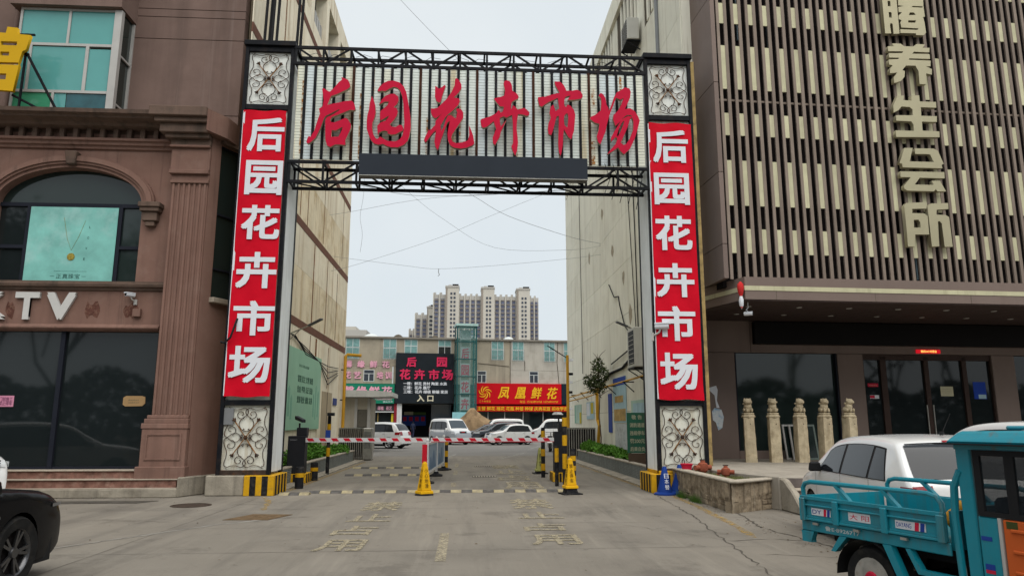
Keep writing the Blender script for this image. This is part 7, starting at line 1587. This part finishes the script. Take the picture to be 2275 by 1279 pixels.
MB().tube([(.85, 0, 1.455), (.86, 0, 1.49)], .03, 8).build('antenna_base', m_blackplastic, h_); MB().tube([(.85, 0, 1.48), (.62, 0, 1.70)], [.007, .004], 5).build('antenna', m_blackplastic, h_)
SUV = [(0, .45), (.03, .62), (.08, .76), (.13, .95), (.20, 1.06), (.42, 1.38), (.58, 1.50), (.8, 1.56), (1.4, 1.60), (2.0, 1.58), (2.4, 1.50), (2.75, 1.28), (3.1, 1.08), (3.3, 1.03), (3.8, .96), (4.1, .86), (4.25, .70), (4.30, .48)]
def suv(label, loc, hd, paint, k=1.0, grp='parked cars', **kw):
    return car(label, loc, hd, 4.30, 1.78, 1.60, SUV, 1.02, (.82, 3.42), paint, grp, side_wins=((.50, 1.05, .22, .0, .12), (1.12, 1.98, 0, 0, .11), (2.05, 2.95, 0, -.42, .12)), top_glass=(('rear_window', .22, .55), ('windscreen', 2.42, 3.06)),
        top_patches=(('tail_lamp', .09, .17, .55, 1.04, m_redlens), ('tail_lamp', .09, .17, -1.04, -.55, m_redlens), ('head_lamp', 4.02, 4.2, .55, 1.0, m_clearlens), ('head_lamp', 4.02, 4.2, -1.0, -.55, m_clearlens), ('grille', 4.05, 4.22, -.5, .5, m_blackplastic), ('number_plate', 4.265, 4.285, -.2, .2, m_blue)),
        side_patches=(('tail_lamp_side', .12, .42, .84, 1.0, m_redlens), ('head_lamp_side', 3.75, 4.15, .78, .88, m_clearlens), ('door_handle', 1.1, 1.26, .88, .91, m_alu), ('door_handle', 2.0, 2.16, .88, .91, m_alu)), seams=((1.08, .4, 1.02), (2.0, .3, 1.02), (3.0, .35, 1.0)), mirrors=(2.85, 1.05, paint), lower=m_blackplastic, wr=.34, **kw)
suv('white car with only its roof showing above the turquoise cab', (8.55, 8.7, 0), R(92), m_carwhite)
wl_car = suv('white car at the left edge with blue number plate before the marble steps', (-12.25, 16.45, 0), R(-38), m_carwhite)
MB().box(4.315, -.22, .50, 4.325, .22, .64).build('number_plate', m_blue, wl_car)
for i in range(3): MB().box(4.22, -.6, .80 + i * .045, 4.27, .6, .825 + i * .045).build('grille_bar', m_blackplastic, wl_car)
pm = text_mesh('鲁E86X9', 0, .003); pm.materials.append(m_white); o_ = put('plate_number', pm, wl_car, (4.328, .19, .535)); o_.matrix_local = Matrix.Translation((4.326, -.19, .535)) @ Matrix.Rotation(R(90), 4, 'Z') @ Matrix.Diagonal((.38, 1, .07, 1))
SEDAN = [(0, .45), (.03, .62), (.08, .80), (.2, .98), (.55, 1.04), (.85, 1.10), (1.3, 1.34), (1.6, 1.43), (2.2, 1.46), (2.6, 1.42), (3.0, 1.24), (3.5, 1.0), (3.7, .96), (4.3, .90), (4.65, .80), (4.82, .66), (4.88, .46)]
bc = car('black car nose cut by the left edge of the frame', (-5.40, 3.88, 0), R(88), 4.88, 1.86, 1.46, SEDAN, .98, (.98, 3.90), m_carblack, 'parked cars', side_wins=((1.0, 1.7, .3, 0, .1), (1.76, 2.5, 0, 0, .1), (2.56, 3.4, 0, -.5, .1)), top_glass=(('rear_window', .9, 1.5), ('windscreen', 2.7, 3.46)),
    side_patches=(('head_lamp_side', 4.50, 4.74, .715, .75, mat('smoked_lens', (0.12, 0.12, 0.125), .1)), ('fender_trim', 3.1, 3.55, .70, .725, m_alu)), seams=((2.5, .3, .98), (3.35, .3, .95)), mirrors=(3.25, 1.0, m_carblack), lower=m_blackplastic, wr=.345, rim=mat('dark_alloy_rim', (0.10, 0.10, 0.105), .3, .8, var=.1))
# distant parked vehicles
VAN = [(0, .40), (.02, .60), (.05, .95), (.09, 1.15), (.22, 1.70), (.34, 1.80), (.6, 1.86), (1.6, 1.88), (2.4, 1.86), (2.75, 1.74), (3.1, 1.38), (3.32, 1.14), (3.5, 1.06), (3.75, .96), (3.88, .78), (3.93, .5)]
def van(label, loc, hd, paint, L_scale=1.0, two=None, roofcol=None):
    return car(label, loc, hd, 3.93, 1.62, 1.88, VAN, 1.08, (.62, 3.05), paint, 'parked vans', side_wins=((.28, 1.15, .08, 0, .22), (1.22, 2.02, 0, 0, .22), (2.1, 2.98, 0, -.28, .22)), top_glass=(('rear_window', .10, .21), ('windscreen', 2.78, 3.30)), top_patches=(('head_lamp', 3.72, 3.86, .5, 1.0, m_clearlens), ('head_lamp', 3.72, 3.86, -1.0, -.5, m_clearlens), ('grille', 3.78, 3.87, -.42, .42, m_blackplastic), ('emblem_bar', 3.80, 3.85, -.2, .2, m_redlens)),
        side_patches=(('head_lamp_side', 3.45, 3.78, .80, .92, m_clearlens), ('tail_lamp_side', .06, .16, .85, 1.25, m_redlens), ('rub_strip', .3, 3.3, .62, .65, m_alu)), seams=((1.18, .4, 1.5), (2.06, .3, 1.5)), mirrors=(2.95, 1.12, paint), wr=.29, two_tone=two, name='parked_van', cat='van', tumble=.17)
van('silver and white minivan parked facing the camera beside the divider', (-2.1, 56.6, 0), math.atan2(-4.2, 2.6), m_carwhite, two=(.98, m_cargrey))
van('white and grey van behind the dark cars near the rock', (5.0, 61.2, 0), R(186), m_carwhite, two=(.8, m_cargrey))
van('white van at the right end of the parked row', (9.6, 62.5, 0), R(176), m_carwhite)
sw_ = suv('small white hatchback suv in front of the parked row', (5.0, 54.2, 0), R(196), m_carwhite); sw_.scale = (.82, .9, .92)
suv('dark grey suv just behind the small white suv', (4.75, 57.2, 0), R(188), m_carblue)
car('dark blue saloon between the vans and the white suv', (4.1, 59.2, 0), R(186), 4.6, 1.78, 1.44, [(x * 4.6 / 4.88, z) for x, z in SEDAN], .96, (.92, 3.66), m_carblue, 'parked cars', side_wins=((.95, 1.6, .3, 0, .1), (1.66, 2.36, 0, 0, .1), (2.42, 3.2, 0, -.45, .1)), top_glass=(('rear_window', .85, 1.4), ('windscreen', 2.55, 3.26)), wr=.32, side_patches=(('head_lamp_side', 4.1, 4.4, .70, .80, m_clearlens),), top_patches=(('head_lamp', 4.2, 4.44, .6, 1.0, m_clearlens), ('head_lamp', 4.2, 4.44, -1.0, -.6, m_clearlens)))
suv('white suv with red tail lamp right of the left folding gate', (-3.55, 46.3, 0), R(158), m_carwhite)
suv('white car deeper in the left row before the flower shop', (-7.6, 58.0, 0), R(176), m_carwhite)
van('white minivan before the flower shop window', (-11.0, 66.0, 0), R(20), m_carwhite)
# electric scooter beside the right barrier
es = thing('electric_scooter', 'white and black electric scooter parked behind the right barrier', 'scooter', (4.7, 40.5, 0), R(80))
for x in (0, 1.25):
    o = MB().lathe([(.14, -.05), (.22, -.05), (.24, 0), (.22, .05), (.14, .05), (.14, -.05)], 18, (0, 0, 0), 'y').build('wheel', m_tyre, es, loc=(x, 0, .24)); MB().lathe([(.0, -.03), (.14, -.03), (.14, .03), (0, .03)], 12, (0, 0, 0), 'y').build('rim', m_rim, o)
MB().prism([(-.1, .5), (.1, .75), (.6, .78), (.65, .35), (1.0, .32), (1.15, .8), (1.3, .8), (1.2, .3), (1.0, .2), (.4, .2)], -.14, .14).build('body', m_carwhite, es, bevel=.02); MB().box(-.05, -.13, .78, .6, .13, .86).build('seat', m_blackplastic, es, bevel=.03)
MB().tube([(1.2, 0, .7), (1.08, 0, 1.05)], .025, 6).build('steering_column', m_blackplastic, es); MB().tube([(1.05, -.3, 1.05), (1.05, .3, 1.05)], .015, 6).build('handlebar', m_blackplastic, es)
# bicycle with a red crate by the right wall
# ---------------------------------------------------------------- turquoise cargo tricycle
tk = thing('cargo_tricycle', 'turquoise cargo tricycle with open bed, orange door panel and enclosed cab', 'tricycle', (3.25, 7.0, 0), math.atan2(-.95, .31))
BW, BLn = 1.06, 1.50
def tp(n, a, m=m_turq, parent=tk, **k): return MB().box(*a).build(n, m, parent, **k)
tp('bed_floor', (.02, .03, .66, BLn - .02, BW - .03, .69), mat('worn_bed_floor', (0.03, 0.13, 0.15), .7, var=.3, vscale=5, patch=((0.10, 0.09, 0.07), .6, 5)))
tp('tail_board', (-.03, .02, .64, .0, BW - .02, .915)); tp('head_board', (BLn, .02, .64, BLn + .03, BW - .02, .93))
for y0, y1, s in ((-.03, .0, -1), (BW, BW + .03, 1)):
    sb = tp('side_board', (0, y0, .70, BLn, y1, .915), bevel=.006)
    yo = y0 if s < 0 else y1
    def lip(a, b, c, d, o=.018): return (a, min(yo, yo + s * o), c, b, max(yo, yo + s * o), d)
    for c, d in ((.885, .92), (.83, .845), (.70, .722)): tp('pressed_rib', lip(.0, BLn, c, d), m_turq, sb, bevel=.004)
    for a in (.0, .40, .92, 1.44): tp('stake_pocket', lip(a, a + .065, .69, .90, .032), m_turq, sb, bevel=.008)
    for a, b in ((.07, .39), (.475, .91), (.995, 1.43)): tp('side_panel_step', lip(a, b, .725, .74, .012), m_turq, sb)
    tp('lower_rail', (-.02, y0 + .01, .60, BLn + .02, y1 - .005 if s > 0 else y1, .695), bevel=.006)
    r_ = MB(); rr = .021
    r_.tube([(.03, (y0+y1)/2, .90), (.02, (y0+y1)/2, .985), (.05, (y0+y1)/2, 1.03), (.12, (y0+y1)/2, 1.048), (BLn - .14, (y0+y1)/2, 1.048), (BLn - .06, (y0+y1)/2, 1.03), (BLn - .025, (y0+y1)/2, .98), (BLn - .02, (y0+y1)/2, .90)], rr, 8)
    r_.build('hoop_rail', m_turq, tk, smooth=True)
    for a in (.42, .93): MB().beam((a, (y0+y1)/2, 1.045), (a + .16, (y0+y1)/2, .905), .04, .03).build('rail_strut', m_turq, tk)
for a in (.15, .62, 1.10): tp('hinge_clip', (a, -.052, .665, a + .06, -.031, .685), m_steel, tk)
tp('rear_corner_leg', (-.02, -.025, .50, .10, .03, .60)); MB().prism([(.0, .50), (.09, .50), (.14, .60), (-.02, .60)], -.03, .02).build('rear_bracket', m_turq, tk)
# wheel, guard stays, axle
MB().prism([(.33, .46), (.38, .46), (.52, .60), (.44, .60)], -.03, .03).build('guard_stay', m_turq, tk); MB().prism([(1.02, .36), (1.09, .36), (.98, .60), (.90, .60)], -.03, .03).build('guard_stay', m_turq, tk)
MB().prism([(1.12, .60), (1.22, .42), (1.56, .42), (1.56, .455), (1.25, .455), (1.16, .60)], -.03, .03).build('step_frame', m_turq, tk)
rimw = mat('painted_white_steel_rim', (0.36, 0.345, 0.31), .55, .2, var=.3, vscale=9, patch=((0.14, 0.10, 0.07), .75, 9))
for y, s in ((.10, -1), (BW - .10, 1)):
    w = add_wheel(tk, .70, y, .275, .14, s, rimw, 'steel'); MB().lathe([(0, -.085), (.06, -.085), (.075, -.06), (.075, -.03)], 14, (0, 0, 0), 'y').build('red_hub_cap', m_redp, w)
MB().tube([(.70, .1, .275), (.70, BW - .1, .275)], .04, 8).build('axle', m_blackplastic, tk)
tp('chassis', (.1, .25, .50, 2.9, BW - .25, .60), m_blackplastic)
g = MB()
for i in range(13):
    a = math.pi * i / 12
    for y in (-.02, .18): g.v.append((.70 + .33 * math.cos(a), y, .275 + .33 * math.sin(a)))
for i in range(12): g.f.append((i*2, i*2+1, i*2+3, i*2+2))
g.build('mudguard', m_blackplastic, tk, smooth=True)
m_lbl = mat('white_sticker', (0.55, 0.56, 0.58), .5, var=.05); m_lblue = mat('sticker_blue', (0.02, 0.05, 0.25), .5)
def sticker(u0, u1, z0, z1, tx, tm, bars):
    e = tp('sticker', (u0, -.0345, z0, u1, -.0305, z1), m_lbl)
    text('sticker_text', tx, tm, e, u0 + .012, (u0 + (u1 - u0) * (.58 if bars else 1)) - .012, z0 + .014, z1 - .014, -.0347, .001)
    if bars:
        w = (u1 - u0)
        for k, (m, a) in enumerate(((m_redp, .64), (m_lblue, .82))): MB().prism([(u0 + a * w, z0), (u0 + (a + .13) * w, z0), (u0 + (a + .16) * w, z1), (u0 + (a + .03) * w, z1)], -.0362, -.0346).build('sticker_bar', m, e)
sticker(.13, .36, .752, .815, 'DY', m_lblue, True); sticker(.565, .80, .750, .822, '大 阳', m_redp, False); sticker(1.05, 1.33, .750, .815, 'DAYANG', m_lblue, True)
fat_text('painted_number', '鲁E·8926717', mat('faded_white_number', (0.45, 0.5, 0.5), .7), tk, .27, .66, .625, .668, -.0205, .001, .02)
# cab
cabx0, cabx1 = 1.66, 2.95
tp('cab_floor', (cabx0, .0, .28, cabx1, BW, .34)); tp('cab_rear_wall', (cabx0, .02, .34, cabx0 + .04, BW - .02, .98))
for y in (-.03, BW - .02):
    MB().prism([(cabx0, .30), (cabx0 + .10, .30), (cabx0 + .10, 1.43), (cabx0 - .02, 1.43)], y, y + .05).build('rear_pillar', m_turq, tk, bevel=.01)
    MB().prism([(2.72, .95), (2.80, .95), (2.62, 1.43), (2.54, 1.43)], y, y + .05).build('front_pillar', m_turq, tk, bevel=.008)
    tp('side_sill', (cabx0 + .1, y, .30, 2.9, y + .05, .42)); tp('roof_rail', (cabx0 - .02, y - .005, 1.40, 2.62, y + .055, 1.445))
MB().tube([(1.60, -.02, .45), (1.585, -.02, .9), (1.60, -.02, 1.12), (1.66, -.02, 1.24)], .028, 8).build('grab_bar', m_turq, tk, smooth=True); MB().tube([(1.60, BW, .45), (1.585, BW, .9), (1.60, BW, 1.12), (1.66, BW, 1.24)], .028, 8).build('grab_bar', m_turq, tk, smooth=True)
rf = MB(); rf.add([(1.60,-.10,1.445),(2.72,-.10,1.445),(2.72,BW+.1,1.445),(1.60,BW+.1,1.445),(1.68,-.02,1.535),(2.6,-.02,1.55),(2.6,BW+.02,1.55),(1.68,BW+.02,1.535)], [(0,3,2,1),(4,5,6,7),(0,1,5,4),(1,2,6,5),(2,3,7,6),(3,0,4,7)]); rf.build('roof', m_turq, tk, bevel=.02)
tp('roof_gutter', (1.54, -.13, 1.436, 2.75, BW + .13, 1.446), m_blackplastic); tp('roof_ridge', (1.95, .12, 1.545, 2.58, BW - .12, 1.575), m_turq, bevel=.01)
# cab near-side door: black window frame with panes, turquoise leaf, orange lower panel
dr_ = put('door', None, tk, (0, 0, 0))
for a in ((1.79, -.045, 1.36, 2.62, -.02, 1.40), (1.79, -.045, .93, 2.72, -.02, .965), (1.79, -.045, .965, 1.84, -.02, 1.36), (2.02, -.045, .965, 2.09, -.02, 1.36), (2.40, -.045, .965, 2.47, -.02, 1.36)): MB().box(*a).build('window_frame', m_blackplastic, dr_)
m_cabglass = mat('smoky_cab_glass', (0.02, 0.025, 0.03), .04, var=0, alpha=.45)
for a, b in ((1.84, 2.02), (2.09, 2.40), (2.47, 2.66)): MB().box(a, -.036, .965, b, -.03, 1.36).build('door_pane', m_cabglass, dr_)
MB().box(1.775, -.04, .42, 1.93, -.005, .93).build('door_leaf', m_turq, dr_, bevel=.01); MB().box(1.931, -.05, .34, 1.955, .0, .93).build('door_edge', m_alu, dr_)
MB().box(1.96, -.045, .34, 2.75, -.01, .925).build('orange_panel', m_orange, dr_, bevel=.01)
for z in (.84, .70, .56): MB().box(2.02, -.058, z, 2.35, -.044, z + .025).build('pressed_rib', m_orange, dr_, bevel=.006)
MB().box(1.99, -.047, .865, 2.07, -.0455, .915).build('registration_decal', mat('dark_decal', (0.05, 0.06, 0.02), .6), dr_); MB().box(1.80, -.043, .56, 1.87, -.0405, .60).build('flag_sticker', m_lblue, dr_); MB().box(1.80, -.043, .535, 1.87, -.0405, .559).build('flag_sticker', m_redp, dr_); MB().box(1.79, -.043, .76, 1.87, -.0405, .79).build('flag_sticker', m_lblue, dr_)
MB().box(2.66, .05, .95, 2.70, BW - .05, 1.40).build('windscreen', m_cabglass, tk); MB().prism([(2.6, .34), (2.98, .34), (3.05, .6), (2.85, .92), (2.68, .95)], .0, BW).build('cab_nose', m_turq, tk, bevel=.02)
tp('rear_window', (1.665, .2, 1.0, 1.675, BW - .2, 1.38), m_cabglass); tp('seat', (1.85, .15, .55, 2.25, BW - .15, .70), m_blackplastic, bevel=.03); tp('seat_back', (1.76, .15, .70, 1.86, BW - .15, 1.05), m_blackplastic, bevel=.03)
add_wheel(tk, 2.85, BW / 2, .25, .12, -1, rimw, 'steel')
# yellow sack in the bed
sk_ = bmesh.new(); bmesh.ops.create_icosphere(sk_, subdivisions=3, radius=.2)
for v in sk_.verts: v.co = Vector((v.co.x * .42, v.co.y * .95, v.co.z * .7)) * (1 + .25 * noise.noise(v.co * 9)) 
me = bpy.data.meshes.new('sack'); sk_.to_mesh(me); sk_.free(); me.materials.append(mat('amber_sack', (0.50, 0.25, 0.03), .6, var=.3, vscale=10))
for p in me.polygons: p.use_smooth = True
sko = tag(put('sack', me, None, None), 'crumpled amber yellow sack between the cargo bed and cab', 'sack')
sko.matrix_world = Matrix.Translation((3.25, 7.0, 0)) @ Matrix.Rotation(math.atan2(-.95, .31), 4, 'Z') @ Matrix.Translation((1.40, .34, .84))
# ================================================================ ROADSIDE TREES ACROSS THE STREET (behind the camera; mirrored in the shop glass)
rn = random.Random(21); mb = MB(); lf = MB()
def branch(p, d, L_, r_, lev):
    q = p + d * L_; mb.tube([p, p + d * L_ * .5 + Vector((rn.uniform(-.1, .1), rn.uniform(-.1, .1), 0)) * L_, q], [r_, r_ * .8, r_ * .55], 5, False)
    if lev == 0:
        for k in range(16):
            c = q + Vector((rn.gauss(0, .7), rn.gauss(0, .7), rn.gauss(0, .6))); a = Vector((rn.uniform(-1, 1), rn.uniform(-1, 1), rn.uniform(-1, 1))).normalized() * .28; b = a.cross(Vector((rn.uniform(-1, 1), rn.uniform(-1, 1), rn.uniform(-1, 1)))).normalized() * .12
            lf.add([c - a, c + b, c + a, c - b], [(0, 1, 2, 3)])
        return
    for k in range(3 if lev > 1 else 4):
        nd = (d + Vector((rn.uniform(-.8, .8), rn.uniform(-.8, .8), rn.uniform(-.1, .6)))).normalized(); branch(q if k else p + d * L_ * .6, nd, L_ * rn.uniform(.6, .8), r_ * .55, lev - 1)
for i in range(17):
    x = -42 + i * 5.4 + rn.uniform(-1, 1); y = -13 + rn.uniform(-2.5, 2)
    branch(Vector((x, y, 0)), Vector((rn.uniform(-.08, .08), rn.uniform(-.08, .08), 1)).normalized(), rn.uniform(4.8, 6.0), .22, 4)
o1 = mb.build('roadside_trees', mat('dark_branch', (0.035, 0.03, 0.025), .9)); o1['kind'] = 'stuff'; tag(o1, 'row of bare street trees across the road mirrored in the shop glass', 'trees')
o2 = lf.build('roadside_foliage', mat('dark_winter_foliage', (0.03, 0.04, 0.02), .8, var=.4)); o2['kind'] = 'stuff'; tag(o2, 'sparse dark foliage of the street trees mirrored in the shop glass', 'foliage')
hb = MB()
for i in range(22000):
    x = rn.uniform(-60, 60); c = Vector((x, -17 + rn.uniform(-.8, .8), rn.uniform(0, 4.6 + .7 * math.sin(x * .7)))); a = Vector((rn.uniform(-1, 1), rn.uniform(-1, 1), rn.uniform(-1, 1))).normalized() * .3; b = a.cross(Vector((rn.uniform(-1, 1), rn.uniform(-1, 1), rn.uniform(-1, 1)))).normalized() * .2
    hb.add([c - a, c + b, c + a, c - b], [(0, 1, 2, 3)])
o3 = hb.build('roadside_hedge', mat('dark_hedge_leaf', (0.022, 0.032, 0.016), .8, var=.4)); o3['kind'] = 'stuff'; tag(o3, 'dark evergreen hedge across the road mirrored in the shop glass', 'hedge')
